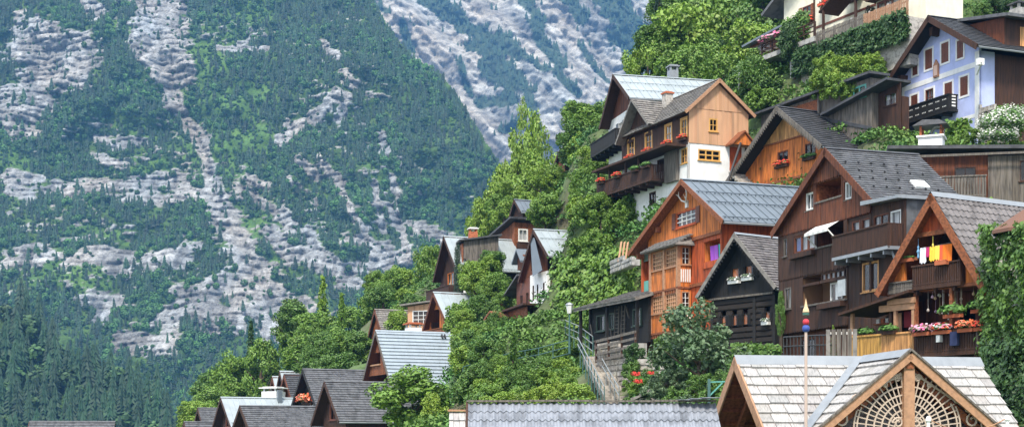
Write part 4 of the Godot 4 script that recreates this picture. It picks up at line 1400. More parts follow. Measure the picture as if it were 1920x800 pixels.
	for v in [[-0.62, Color(0.16, 0.36, 0.6)], [0.25, Color(0.75, 0.65, 0.12)]]:
		var chime := Mb.new()
		chime.col = v[1]
		chime.t = T * Transform3D(Basis(), Vector3(v[0], A - 2.4, 0.15))
		chime.lathe([Vector2(0, -0.32), Vector2(0.05, -0.25), Vector2(0.04, -0.1), Vector2(0.08, 0.0), Vector2(0.03, 0.12), Vector2(0.05, 0.2), Vector2(0.008, 0.3), Vector2(0.008, 0.6)], 8)
		put(chime, "wind_chime", M.paint, n)
	# entrance deck and its lean-to roof
	var D := T.translated(Vector3(0, 0, 0.1))
	slab(n, "deck_floor", M.grey_wood, [-4.9, -0.85, A - 7.1, A - 6.95, -1.8, 0.1], D)
	for q in [[-4.9, -2.9, M.yellow_wood], [-2.9, -0.85, M.honey]]:
		var dk := Mb.new()
		var x: float = q[0]
		while x < q[1] - 0.05:
			var g := rng.randf_range(0.8, 1.15)
			dk.col = Color(g, g, g)
			dk.box(x + 0.006, x + 0.112, A - 7.0, A - 6.02, 0.06, 0.09)
			x += 0.12
		put(dk, "deck_boards", q[2], n, D, "stuff")
		slab(n, "deck_rail", q[2], [q[0], q[1], A - 6.02, A - 5.94, 0.0, 0.14], D)
	for x in [-4.9, -2.1, -1.0]: slab(n, "deck_post", M.beam, [x, x + 0.15, A - 6.0, A - 4.7, -0.05, 0.09], D)
	slab(n, "deck_lintel", M.beam, [-3.0, -0.8, A - 4.95, A - 4.65, -0.06, 0.12], D)
	slab(n, "deck_lintel", M.beam, [-2.4, -0.75, A - 4.66, A - 4.42, -0.12, 0.2], D)
	var lean := Mb.new()
	lean.t = D
	lean.prism([Vector2(-5.3, A - 4.95), Vector2(-0.75, A - 4.22), Vector2(-0.75, A - 4.10), Vector2(-5.3, A - 4.83)], -2.0, 0.5)
	put(lean, "lean_to_roof", M.umber, n)
	slab(n, "wooden_screen", M.pale_wood, [-2.75, -2.15, A - 6.5, A - 5.0, -0.5, -0.44], D)
	slab(n, "red_curtain", M.cloth, [-1.95, -1.05, A - 5.7, A - 4.95, -0.45, -0.42], D).material_override = mat(lc(0.16, 0.012, 0.02), 0.9)
	slab(n, "support_wall", M.umber, [-4.8, 3.3, 0.0, A - 7.1, -1.8, -0.5], T)
	shell(h, -2.6, 3.2, -6.4, M.umber)

func plank_house() -> void:
	var h := house("honey_plank_house", "house with honey coloured upright boards, two flowered windows and dark slate roof", 1457, 200, 98, 27.5, 9.5, Vector2(-5.64, -4.0), Vector2(4.6, -3.35), 1.0)
	var A: float = h.A
	var n: Node3D = h.n
	var T: Transform3D = h.T
	gable_roof(h, -12.0, "slate", "plain", M.slate, {"pw": 0.35, "ph": 0.3, "pale": 0.02, "barge_m": M.grey_wood, "barge": 0.2, "lace": M.grey_wood, "deck": M.black})
	var w1 := rc(h, 0.1, 1.25, -3.66, -2.7)
	var w2 := rc(h, 3.0, 4.08, -3.63, -2.68)
	wall(n, "cladding", T.translated(Vector3(0, 0, 0.05)), gable_line(h, -4.2, 5.4), A - 2.05, [], M.honey, {"pw": 0.17})
	wall(n, "cladding", T, gable_line(h, -4.2, 5.4), 0.0, [w1, w2], M.orange, {"pw": 0.17, "max": A - 2.0})
	slab(n, "joint_board", M.rafter, [-2.0, 2.9, A - 2.1, A - 2.0, 0.05, 0.09], T)
	slab(n, "joint_board", M.rafter, [-4.2, 5.4, A - 4.75, A - 4.6, 0.02, 0.07], T)
	for q in [w1, w2]: window(n, T, q, M.brown, {"nx": 2, "f": 0.09, "sill": false})
	flower_box(n, T, 0.0, 1.35, A - 3.66, "red", M.umber, 1.3)
	flower_box(n, T, 2.95, 4.1, A - 3.63, "green", M.umber, 1.2)
	for x in [-3.9]: slab(n, "purlin_end", M.rafter, [x - 0.15, x + 0.15, A - 3.3 if x < 0 else A - 2.4, A - 3.0 if x < 0 else A - 2.1, 0.0, 0.5], T)
	shell(h, -4.1, 5.3, -11.8, M.brown)
	# long shed dormer on the near slope
	var dm := Mb.new()
	dm.prism([Vector2(0.2, A - 0.35), Vector2(0.2, A - 0.6), Vector2(5.3, A - 2.15), Vector2(5.3, A - 1.95)], -11.5, -3.4)
	put(dm, "dormer_roof", M.slate, n)
	var ck := Mb.new()
	ck.prism([Vector2(0.8, A - 0.8), Vector2(4.7, A - 3.4), Vector2(4.7, A - 1.95)], -3.9, -3.75)
	put(ck, "dormer_cheek", M.slate_mid, n)
	var S := side_r(4.7, -3.75)
	var dw := [[1.0, 2.6, A - 3.3, A - 2.35], [4.6, 6.2, A - 3.3, A - 2.35]]
	wall(n, "dormer_front", S, flat_line(0.0, 7.6, A - 2.0), A - 3.5, dw, M.honey, {"pw": 0.2})
	for q in dw: window(n, S, q, M.umber, {"nx": 2})
	slab(n, "downpipe", M.white_paint, [4.72, 4.82, A - 3.6, A - 2.0, -3.7, -3.6])

func blue_house() -> void:
	var h := house("blue_house", "lilac blue plastered house with white bands, brown shutters and a black carved balcony", 1742, 30, 96, 22.5, 9.8, Vector2(-4.5, -3.25), Vector2(4.75, -3.0), 1.0)
	var A: float = h.A
	var n: Node3D = h.n
	var T: Transform3D = h.T
	gable_roof(h, -11.0, "slate", "plain", M.slate, {"pw": 0.4, "ph": 0.35, "pale": 0.04, "barge_m": M.umber, "barge": 0.3, "deck": M.black})
	var ws := []
	for q in [[-1.63, -1.08, -3.1, -2.18], [-0.32, 0.42, -3.02, -1.74], [1.32, 2.05, -2.98, -1.7], [2.86, 3.47, -3.05, -1.92], [-1.8, -1.08, -5.5, -4.4], [-0.3, 0.53, -5.45, -4.35], [1.63, 2.4, -5.4, -4.35], [3.16, 3.91, -5.5, -4.3]]: ws.append(rc(h, q[0], q[1], q[2], q[3]))
	wall(n, "plaster_wall", T, gable_line(h, -2.75, 4.95), 0.0, ws, M.blue)
	var bd := Mb.new()
	bd.box(-2.75, 4.95, A - 3.95, A - 3.62, 0.003, 0.02)
	bd.box(-2.76, -2.5, 0.0, A - 3.95, 0.003, 0.022)
	bd.box(4.55, 4.96, A - 8.0, A - 3.95, 0.003, 0.022)
	bd.box(4.55, 4.96, A - 3.62, A - 3.0, 0.003, 0.022)
	bd.box(3.2, 4.55, A - 7.1, A - 6.85, 0.003, 0.02)
	put(bd, "white_bands", M.plaster, n, T)
	for k in ws.size(): window(n, T, ws[k], M.brown_paint, {"nx": 2, "ny": 2, "f": 0.07, "case": 0.13, "case_m": M.plaster, "sill": false, "closed": k != 5, "shut_m": M.brown_paint, "curtain": M.curtain, "gap": 0.05})
	balcony(n, T, -3.3, 2.95, A - 6.25, 0.75, 0.95, M.black, {"pw": 0.16, "gap": 0.012, "drop": 0.1})
	var cutouts := Mb.new()
	for k in 9:
		var x := -3.1 + k * 0.68
		for y in [0.18, 0.62]:
			for j in 3: cutouts.box(x + j * 0.14, x + j * 0.14 + 0.07, A - 6.25 + y, A - 6.25 + y + 0.07, 0.735, 0.742)
	for j in 4:
		cutouts.box(2.952, 2.958, A - 6.1 + j * 0.2, A - 6.0 + j * 0.2, 0.2, 0.5)
	put(cutouts, "balcony_ornament", M.white_paint, n, T, "stuff")
	var niche := Mb.new()
	niche.col = Color(0.30, 0.15, 0.09)
	niche.prism([Vector2(0.62, A - 3.75), Vector2(1.12, A - 3.75), Vector2(1.12, A - 2.95), Vector2(0.87, A - 2.6), Vector2(0.62, A - 2.95)], 0.02, 0.12)
	niche.col = Color(0.5, 0.36, 0.3)
	niche.box(0.7, 1.04, A - 3.65, A - 3.0, 0.12, 0.14)
	put(niche, "saint_niche", M.paint, n, T)
	for x in [-2.3, 1.0]:     # carved brackets under the verge
		var c := Mb.new()
		var yy := roof_y(h, x + h.dx)
		c.prism([Vector2(x - 0.12, yy - 0.75), Vector2(x + 0.12, yy - 0.75), Vector2(x + 0.2, yy - 0.2), Vector2(x - 0.2, yy - 0.2)], 0.02, 0.6)
		put(c, "verge_bracket", M.umber, n, T)
	wall(n, "side_boards", side_r(4.95 + h.dx, -h.oh - 1.2), flat_line(0.0, 9.0, A - 3.1), 0.0, [[6.0, 7.2, A - 5.2, A - 3.9]], M.umber, {"pw": 0.2})
	wall(n, "plaster_return", side_r(4.95 + h.dx, -h.oh), flat_line(0.02, 1.2, A - 3.0), 0.0, [], M.blue)
	window(n, side_r(4.95 + h.dx, -h.oh - 1.2), [6.0, 7.2, A - 5.2, A - 3.9], M.honey, {"nx": 2})
	shell(h, -2.7, 4.9, -10.8, M.umber, 0.0, false)
	# wide dormer
	var dm := Mb.new()
	dm.prism([Vector2(0.1, A + 0.05), Vector2(0.1, A - 0.15), Vector2(4.9, A - 1.0), Vector2(4.9, A - 0.8)], -10.5, -2.2)
	put(dm, "dormer_roof", M.slate_mid, n)
	var ck := Mb.new()
	ck.prism([Vector2(0.5, A - 0.45), Vector2(4.1, A - 2.75), Vector2(4.1, A - 0.85)], -2.75, -2.6)
	put(ck, "dormer_cheek", M.brown, n)
	var S := side_r(4.1, -2.6)
	var dq := [2.2, 4.0, A - 2.55, A - 1.35]
	wall(n, "dormer_front", S, flat_line(0.0, 7.6, A - 0.9), A - 2.8, [dq], M.umber, {"pw": 0.2})
	window(n, S, dq, M.umber, {"nx": 3, "b": 0.12, "curtain": M.curtain, "gap": 0.2})
	for x in [1.2, 4.1]: slab(n, "dormer_shutter", M.honey, [x, x + 0.9, A - 2.55, A - 1.35, 0.02, 0.06], S)
	chimney(n, Vector3(1.0, A, -6.5), 0.9, 0.9, M.concrete, M.slate)
	# a bracket with two floodlights on the corner
	beam_part(n, "lamp_bracket", M.white_paint, Vector3(5.2, A - 4.6, -0.6), Vector3(6.6, A - 4.2, 0.2), 0.08, 0.08, Transform3D(Basis(), Vector3(h.dx, 0, 0)))
	slab(n, "floodlight", M.white_paint, [6.2, 6.5, A - 4.35, A - 3.95, -0.1, 0.3], Transform3D(Basis(), Vector3(h.dx, 0, 0)))

func corner_house() -> void:
	var h := house("pale_board_house", "house with pale new boards above white plaster and a dark gallery facing the valley", 1350, 148, 103, 113, 11.0, Vector2(-2.75, -2.45), Vector2(2.9, -2.3), 0.35)
	var A: float = h.A
	var n: Node3D = h.n
	h.T = Transform3D(Basis(), Vector3(0.15, 0, -0.35))
	h.dx = 0.15
	var T: Transform3D = h.T
	gable_roof(h, -9.6, "shingle", "shingle", M.shingle_old, {"pw": 0.3, "ph": 0.3, "th": 0.03, "barge_m": M.beam, "barge": 0.16, "cap_m": M.shingle_old, "deck": M.umber, "gutter": false})
	var w1 := rc(h, -0.82, -0.12, -3.6, -2.68)
	var w2 := rc(h, -1.65, 0.1, -5.62, -4.86)
	wall(n, "pale_boards", T.translated(Vector3(0, 0, 0.06)), gable_line(h, -2.4, 2.35), A - 2.1, [], M.pale_wood, {"pw": 0.2})
	wall(n, "pale_boards", T.translated(Vector3(0, 0, 0.03)), gable_line(h, -2.4, 2.35), A - 4.5, [w1], M.pale_wood, {"pw": 0.2, "max": A - 2.08})
	wall(n, "plaster_wall", T, flat_line(-2.45, 2.3, A - 4.45), 0.0, [w2, rc(h, 0.85, 1.85, -6.2, -4.5)], M.plaster)
	window(n, T.translated(Vector3(0, 0, 0.03)), w1, M.window_yellow, {"nx": 2, "ny": 2, "f": 0.1})
	window(n, T, w2, M.window_yellow, {"nx": 3, "ny": 2, "f": 0.09, "b": 0.09})
	slab(n, "door", M.redwood, [0.85, 1.85, A - 6.2, A - 4.5, -0.1, -0.05], T)
	var pr := Mb.new()        # porch roof over the door
	pr.t = T
	pr.prism([Vector2(0.5, A - 4.45), Vector2(0.5, A - 4.55), Vector2(1.5, A - 3.62), Vector2(1.5, A - 3.5)], 0.0, 1.0)
	pr.prism([Vector2(1.5, A - 3.5), Vector2(1.5, A - 3.62), Vector2(2.5, A - 4.6), Vector2(2.5, A - 4.48)], 0.0, 1.0)
	put(pr, "porch_roof", M.rafter, n)
	var pg := Mb.new()
	pg.t = T
	pg.prism([Vector2(0.65, A - 4.5), Vector2(2.35, A - 4.5), Vector2(1.5, A - 3.65)], 0.8, 0.86)
	put(pg, "porch_gable", M.orange, n)
	slab(n, "air_unit", M.white_paint, [1.7, 2.3, A - 6.3, A - 5.5, 0.5, 0.9], T)
	# valley side: dark boards above, gallery below
	var S := side_l(-2.45 + 0.15, -0.35)
	var sw := []
	for q in [[-0.95, -0.15], [-3.2, -2.3], [-6.15, -5.2], [-8.9, -7.9]]: sw.append([q[0], q[1], A - 4.0, A - 2.75])
	wall(n, "dark_boards", S.translated(Vector3.ZERO), flat_line(-9.9, 0.0, A - 2.25), A - 4.6, sw, M.umber, {"pw": 0.2})
	for q in sw:
		window(n, S, q, M.window_yellow, {"nx": 2, "ny": 2, "f": 0.08, "case": 0.1, "case_m": M.window_yellow})
		flower_box(n, S, q[0] - 0.05, q[1] + 0.05, q[2] - 0.12, "red", M.umber, 1.1)
	var lw := [[-0.94, -0.1, A - 5.85, A - 4.8], [-4.4, -3.3, A - 5.8, A - 4.95], [-6.2, -5.6, A - 6.4, A - 4.9], [-8.0, -7.2, A - 6.2, A - 5.1], [-5.6, -4.6, A - 8.0, A - 7.1], [-8.8, -8.0, A - 8.2, A - 7.1]]
	wall(n, "plaster_wall", S, flat_line(-9.9, 0.0, A - 4.6), 0.0, lw, M.plaster)
	for k in lw.size(): window(n, S, lw[k], M.window_yellow if k == 0 else M.umber, {"nx": 2, "ny": 2 if k < 2 else 1, "f": 0.08})
	balcony(n, S, -11.6, -2.9, A - 6.55, 1.3, 1.0, M.umber, {"pw": 0.14, "gap": 0.03, "drop": 0.1})
	slab(n, "board_screen", M.grey_wood, [-2.85, -1.15, A - 6.9, A - 4.6, 0.05, 0.3], S)
	var gr := Mb.new()
	gr.t = S
	gr.prism([Vector2(-11.8, A - 4.75), Vector2(-0.2, A - 4.75), Vector2(-0.2, A - 4.6), Vector2(-11.8, A - 4.6)], 0.0, 1.6)
	put(gr, "gallery_roof", M.umber, n)
	for x in [-11.5, -9.6, -7.0, -5.0]: slab(n, "gallery_post", M.umber, [x, x + 0.13, A - 6.5, A - 4.7, 1.15, 1.28], S)
	for x in [-11.0, -8.4, -5.6, -3.9]: flower_box(n, S.translated(Vector3(-1.3, 0, 0)), x, x + 0.9, A - 5.6, "red" if x < -8.0 else "green", M.umber, 1.2)
	# cross gable on the valley side
	var C := Mb.new()
	C.t = S
	C.prism([Vector2(-9.6, A - 2.9), Vector2(-9.5, A - 3.0), Vector2(-7.0, A - 0.25), Vector2(-7.0, A - 0.1)], -2.4, 0.75)
	C.prism([Vector2(-7.0, A - 0.1), Vector2(-7.0, A - 0.25), Vector2(-4.5, A - 2.5), Vector2(-4.4, A - 2.4)], -2.4, 0.75)
	var cg := put(C, "cross_gable_roof", M.shingle_old, n)
	for sd in [0, 1]:
		var a := Vector3(-7.0, A - 0.06, 0.75)
		var e := Vector3(-9.6, A - 2.86, 0.75) if sd == 0 else Vector3(-4.4, A - 2.36, 0.75)
		var dn := (e - a).normalized()
		var al := Vector3(0, 0, -1) if sd == 1 else Vector3(0, 0, 1)
		cover(cg, S * Transform3D(Basis(al, dn.cross(al), dn), a if sd == 1 else a - Vector3(0, 0, 3.0)), 3.0, (e - a).length(), "shingle", M.shingle_old, {"pw": 0.3, "ph": 0.3, "th": 0.03})
	wall(n, "cross_gable_boards", S.translated(Vector3(-0.02, 0, 0)), [Vector2(-9.3, A - 2.9), Vector2(-7.0, A - 0.35), Vector2(-4.6, A - 2.5)], A - 2.95, [], M.umber, {"pw": 0.2})
	slab(n, "back_fill", M.umber, [-2.2, 2.4, 0.0, A - 2.3, -9.95, -9.8])
	wall(n, "side_wall", side_r(2.4, -0.35), flat_line(0, 9.4, A - 2.2), 0.0, [], M.umber)
	chimney(n, Vector3(-0.5, A - 0.3, -6.5), 0.6, 0.6, M.stone, M.terracotta, false)
	# outside stair beside the entrance
	for k in 8: slab(n, "step", M.stone, [0.3 + k * 0.0, 1.6, A - 8.0 + k * 0.2, A - 7.85 + k * 0.2, 2.6 - k * 0.26, 2.9 - k * 0.26], T)
	beam_part(n, "stair_rail", M.iron, Vector3(-0.9, A - 7.6, 2.6), Vector3(1.2, A - 4.4, 0.9), 0.12, 0.12, T)

func metal_roof_house() -> void:
	var h := house("white_metal_roof_house", "white house with wide pale metal roof and black balcony behind the pale boarded house", 1150, 140, 116, 14, 9.5, Vector2(-3.6, -3.4), Vector2(3.9, -2.6), 0.8)
	var A: float = h.A
	var n: Node3D = h.n
	var T: Transform3D = h.T
	gable_roof(h, -8.6, "metal", "plain", M.metal_pale, {"pw": 0.6, "guards": [1.7, 3.3], "barge_m": M.umber, "deck": M.umber})
	var w1 := rc(h, 1.4, 2.4, -4.6, -3.5)
	wall(n, "boards", T, gable_line(h, -1.2, 4.2), A - 2.9, [], M.brown, {"pw": 0.2})
	wall(n, "plaster_wall", T, flat_line(-1.2, 4.2, A - 2.7), 0.0, [w1, rc(h, -0.2, 0.6, -4.7, -3.6)], M.plaster)
	window(n, T, w1, M.white_paint, {"nx": 2, "shutter": M.metal_blue})
	window(n, T, rc(h, -0.2, 0.6, -4.7, -3.6), M.white_paint, {"nx": 2})
	balcony(n, T, -2.3, 4.2, A - 5.5, 1.2, 1.0, M.black, {"pw": 0.2, "gap": 0.03})
	shell(h, -1.2, 4.1, -8.4, M.plaster)
	chimney(n, Vector3(-0.8, A, -5.2), 0.7, 0.8, M.zinc, M.zinc)

var cream_at := Transform3D()

func cream_house() -> void:
	# long cream house on the top terrace; its ridge is out of the picture
	var h := house("cream_house", "cream plastered house at the top of the slope with red geraniums and a terrace", 1500, 20, 112, 27, 6.5, Vector2(-9, -1), Vector2(9, -1), 0.2)
	var A: float = h.A
	var n: Node3D = h.n
	var T := Transform3D()
	var ws := [rc(h, 0.35, 1.4, -1.15, 0.15), rc(h, 3.0, 4.0, -0.6, 0.9), rc(h, 6.0, 7.0, -0.8, 0.8), rc(h, 3.6, 4.4, -4.1, -2.7), rc(h, 6.4, 7.6, -4.1, -2.9)]
	wall(n, "plaster_wall", T, flat_line(-1.9, 9.6, A + 2.2), 0.0, ws, M.cream)
	for k in ws.size():
		window(n, T, ws[k], M.brown_paint, {"nx": 2, "f": 0.08, "shutter": M.rafter, "sw": 0.35} if k < 3 else {"nx": 2, "f": 0.08})
		if k < 3: flower_box(n, T, ws[k][0] - 0.2, ws[k][1] + 0.2, ws[k][2] - 0.05, "red", M.umber, 2.2)
	slab(n, "eave_line", M.brown_paint, [1.9, 9.6, A - 1.85, A - 1.68, 0.003, 0.04], T)
	slab(n, "corner_downpipe", M.umber, [1.75, 1.85, 0.0, A + 2.0, 0.003, 0.1], T)
	var rf := Mb.new()
	rf.prism([Vector2(-3.6, A + 0.55), Vector2(-3.5, A + 0.35), Vector2(1.7, A + 3.2), Vector2(1.7, A + 3.4)], -7.0, 0.9)
	rf.prism([Vector2(1.7, A + 3.4), Vector2(1.7, A + 3.2), Vector2(9.8, A + 2.2), Vector2(9.8, A + 2.4)], -7.0, 0.9)
	put(rf, "roof", M.slate_mid, n)
	# the glazed bay and the lower wing on the near side
	var bq := rc(h, 9.75, 12.1, -3.2, -2.1)
	wall(n, "wing_wall", T.translated(Vector3(0, 0, 0.9)), flat_line(9.6, 14.5, A - 1.3), 0.0, [bq], M.cream)
	window(n, T.translated(Vector3(0, 0, 0.95)), bq, M.brown_paint, {"nx": 3, "f": 0.14, "b": 0.14})
	slab(n, "bay_roof", M.umber, [9.3, 12.6, A - 2.0, A - 1.8, 0.5, 1.6], T)
	slab(n, "wing_side", M.cream, [9.6, 14.4, 0.0, A - 1.4, -1.0, 0.7], T)
	for s in [[-1.9, -1.8, -7.0, 0.0], [9.5, 9.6, -7.0, 0.0], [-1.9, 9.6, -7.0, -6.9]]: slab(n, "outer_wall", M.cream, [s[0], s[1], 0.0, A + 0.8, s[2], s[3] - 0.17], T)
	# terrace on a concrete pillar
	slab(n, "terrace", M.concrete, [-1.6, 4.8, A - 3.7, A - 3.35, 0.0, 2.4], T)
	slab(n, "terrace_pillar", M.concrete, [1.7, 2.2, A - 6.4, A - 3.7, 1.7, 2.2], T)
	var rl := Mb.new()
	for y in [0.35, 0.7, 1.0]:
		rl.box(-1.6, 4.8, A - 3.35 + y, A - 3.27 + y, 2.3, 2.36)
		rl.box(-1.62, -1.56, A - 3.35 + y, A - 3.27 + y, 0.1, 2.3)
	for k in 6: rl.box(-1.6 + k * 1.26, -1.5 + k * 1.26, A - 3.35, A - 2.3, 2.27, 2.37)
	put(rl, "terrace_railing", M.umber, n, T)
	flower_box(n, T.translated(Vector3(0, 0, 2.3)), -1.5, 1.2, A - 2.35, "pink", M.umber, 1.6)
	# roofed arbour before the wing
	var ab := Mb.new()
	ab.prism([Vector2(5.0, A - 1.6), Vector2(5.0, A - 1.75), Vector2(7.0, A - 0.75), Vector2(7.0, A - 0.6)], 0.4, 2.2)
	ab.prism([Vector2(7.0, A - 0.6), Vector2(7.0, A - 0.75), Vector2(9.2, A - 1.9), Vector2(9.2, A - 1.75)], 0.4, 2.2)
	for x in [5.3, 8.8]: ab.box(x, x + 0.15, A - 4.0, A - 1.6, 2.0, 2.15)
	put(ab, "arbour", M.umber, n, T)
	# garden fence along the terrace edge
	var fc := thing("picket_fence", "weathered picket fence along the top terrace before the cream house", "fence", n.position, n.rotation.y)
	var px := 4.9
	while px < 14.4:
		var m: Material = M.grey_wood if px < 10.0 else M.beam
		slab(fc, "picket", m, [px, px + 0.09, A - 4.3, A - 3.1 - rng.randf() * 0.05, 2.32, 2.35], T)
		px += 0.15
	for y in [-4.0, -3.4]: slab(fc, "rail", M.grey_wood, [4.8, 14.4, A + y, A + y + 0.09, 2.26, 2.318], T)
	for k in 6: slab(fc, "post", M.concrete, [4.85 + k * 1.85, 5.0 + k * 1.85, A - 4.5, A - 3.0, 2.2, 2.258], T)
	slab(n, "terrace_wall", M.stone, [3.0, 14.4, -1.0, A - 4.35, -1.5, 2.2], T)
	cream_at = n.transform
	# small boarded annex below
	var an := house("boarded_annex", "small dark boarded annex with mono pitch roof hanging over the trees", 1404, 84, 118, 27, 4.0, Vector2(-3, -0.6), Vector2(5, 0.4), 0.3, "shed")
	var aA: float = an.A
	var nn: Node3D = an.n
	var lw := rc(an, 0.5, 2.8, -1.1, -0.35)
	wall(nn, "boards", Transform3D(), flat_line(0.2, 4.6, aA - 0.15), aA - 2.0, [lw], M.brown, {"pw": 0.2})
	window(nn, Transform3D(), lw, M.grey_wood, {"nx": 4, "f": 0.07})
	slab(nn, "ledge", M.grey_wood, [0.1, 4.7, aA - 1.25, aA - 1.13, 0.02, 0.3])
	slab(nn, "core", M.dark_room, [0.25, 4.55, 0.0, aA - 0.3, -3.0, -0.3])
	var ar := Mb.new()
	ar.prism([Vector2(-0.2, aA - 0.22), Vector2(5.0, aA + 0.2), Vector2(5.0, aA + 0.36), Vector2(-0.2, aA - 0.06)], -3.2, 0.5)
	put(ar, "roof", M.metal_blue, nn)

func sheds() -> void:
	# low shed with turquoise window frames
	var h := house("grey_board_shed", "long grey boarded shed with turquoise window frames below the grassy bank", 1590, 162, 97, 27, 4.0, Vector2(-11, -0.6), Vector2(4, 0.6), 0.3, "shed", 0.93)
	var A: float = h.A
	var n: Node3D = h.n
	var w1 := [-0.1, 2.0, A - 1.1, A - 0.2]
	wall(n, "boards", Transform3D(), [Vector2(-10.0, A - 0.1), Vector2(2.5, A + 0.1)], 0.0, [w1], M.grey_wood, {"pw": 0.2})
	window(n, Transform3D(), w1, M.teal_paint, {"nx": 3, "f": 0.14, "b": 0.12})
	slab(n, "red_boards", M.rafter, [-6.5, -3.2, A - 1.5, A - 0.25, 0.03, 0.06])
	slab(n, "core", M.dark_room, [-9.9, 2.4, 0.0, A - 0.2, -1.0, -0.3])
	slab(n, "end_boards", M.grey_wood, [2.5, 2.56, 0.0, A + 0.05, -1.0, 0.0])
	var rf := Mb.new()
	rf.prism([Vector2(-10.8, A - 0.05), Vector2(2.9, A + 0.25), Vector2(2.9, A + 0.42), Vector2(-10.8, A + 0.12)], -1.3, 0.5)
	put(rf, "roof", M.slate, n)
	slab(n, "downpipe", M.grey_wood, [-3.0, -2.85, A - 1.6, A + 0.05, 0.1, 0.25])
	chimney(n, Vector3(-5.2, A - 0.2, -1.2), 0.9, 0.75, M.brick, M.zinc, false)
	# shed with a sloping roof against the blue house
	var g := house("dark_lean_to", "dark wooden lean-to with sloping roof against the blue house", 1640, 195, 95.5, 27, 4.0, Vector2(-4, -0.6), Vector2(3, 0.6), 0.3, "shed", 0.955)
	var B: float = g.A
	wall(g.n, "boards", Transform3D(), [Vector2(-3.2, B + 0.1), Vector2(2.6, B + 0.9)], 0.0, [[1.0, 2.2, B - 0.4, B + 0.4]], M.umber, {"pw": 0.2})
	window(g.n, Transform3D(), [1.0, 2.2, B - 0.4, B + 0.4], M.umber, {"nx": 2, "curtain": M.curtain})
	slab(g.n, "core", M.umber, [-3.1, 2.5, 0.0, B + 0.05, -0.8, -0.2])
	var rg := Mb.new()
	rg.prism([Vector2(-4.2, B - 0.1), Vector2(2.6, B + 0.95), Vector2(2.6, B + 1.12), Vector2(-4.2, B + 0.08)], -0.9, 1.2)
	put(rg, "roof", M.slate, g.n)
	# long low building behind the chalet: flat roof, brown boards, balcony, grey boards
	var k := thing("long_shed", "long low shed with flat dark roof, brown and grey boards behind the chalet", "shed", at(1722, 372, 80), -deg_to_rad(12.0))
	var b := [Vector2(-0.6, 2.15), Vector2(12, 2.15)]
	var q1 := [1.9, 3.0, 0.3, 1.6]
	var q2 := [5.2, 5.75, 0.7, 1.8]
	wall(k, "brown_boards", Transform3D(), flat_line(-0.6, 3.6, 2.2), -2.0, [q1], M.brown, {"pw": 0.18})
	wall(k, "grey_boards", Transform3D(Basis(), Vector3(0, 0, 0.12)), flat_line(3.6, 12.0, 2.1), -2.0, [q2], M.grey_wood, {"pw": 0.2})
	window(k, Transform3D(), q1, M.umber, {"nx": 2})
	window(k, Transform3D(Basis(), Vector3(0, 0, 0.12)), q2, M.umber, {"nx": 1})
	slab(k, "core", M.dark_room, [-0.5, 11.9, -2.0, 2.1, -4.0, -0.5])
	var fr := Mb.new()
	fr.prism([Vector2(-1.6, 2.62), Vector2(12.5, 2.1), Vector2(12.5, 2.3), Vector2(-1.6, 2.8)], -4.5, 0.6)
	put(fr, "roof", M.slate, k)
	slab(k, "fascia", M.grey_wood, [-1.6, 12.5, 2.08, 2.2, 0.604, 0.66])
	balcony(k, Transform3D(), 0.0, 3.4, -0.2, 1.2, 1.15, M.grey_wood, {"pw": 0.15, "gap": 0.03})
	# white chimney with a hood, standing above that roof
	var c := thing("hooded_chimney", "white plastered chimney with slate hood above the flat shed roof", "chimney", at(1748, 285, 84), -0.4)
	slab(c, "shaft", M.plaster, [-0.65, 0.65, -2.0, 0.75, -0.6, 0.6])
	slab(c, "collar", M.white_paint, [-0.75, 0.75, 0.75, 0.85, -0.7, 0.7])
	for x in [-0.6, 0.5]:
		for z in [-0.5, 0.4]: slab(c, "pillar", M.brick, [x, x + 0.12, 0.85, 1.4, z, z + 0.12])
	var hd := Mb.new()
	hd.prism([Vector2(-0.95, 1.4), Vector2(0.95, 1.4), Vector2(0.5, 1.65), Vector2(-0.4, 1.7)], -0.8, 0.8)
	put(hd, "hood", M.slate_mid, c)
	var cowl := Mb.new()
	for j in 8:
		var a := PI * j / 8.0
		var a2 := PI * (j + 1) / 8.0
		cowl.quad(Vector3(0.4 + cos(a2) * 0.35, 0.9 + sin(a2) * 0.4, 0.75), Vector3(0.4 + cos(a) * 0.35, 0.9 + sin(a) * 0.4, 0.75), Vector3(0.4 + cos(a) * 0.35, 0.9 + sin(a) * 0.4, 0.1), Vector3(0.4 + cos(a2) * 0.35, 0.9 + sin(a2) * 0.4, 0.1))
	put(cowl, "cowl", M.zinc, c)
	# open tool barn hung with farm tools
	var t := thing("tool_barn", "black open barn hung with old sledges and ladders beside the orange house", "barn", at(1104, 655, 92), -deg_to_rad(67.0))
	slab(t, "back_wall", M.black, [0.2, 7.6, 0.0, 2.6, -0.25, -0.1])
	slab(t, "end_wall", M.black, [0.0, 0.2, 0.0, 2.5, -3.0, 0.0])
	for q in [[1.0, 2.2], [2.7, 3.4], [5.8, 6.8]]: window(t, Transform3D(Basis(), Vector3(0, 0, -0.02)), [q[0], q[1], 1.0, 2.0], M.green_paint, {"nx": 2, "f": 0.08})
	for x in [0.0, 3.6, 7.4]: slab(t, "post", M.black, [x, x + 0.16, 0.0, 2.5, 0.5, 0.66])
	var tr := Mb.new()
	tr.prism([Vector2(0.9, 2.45), Vector2(-3.2, 3.7), Vector2(-3.2, 3.55), Vector2(0.9, 2.3)], -7.9, 0.3)
	var trt := Transform3D(Basis(Vector3(0, 0, 1), Vector3.UP, Vector3(-1, 0, 0)), Vector3(0, 0, 0))
	put(tr, "roof", M.shingle_old, t, trt)
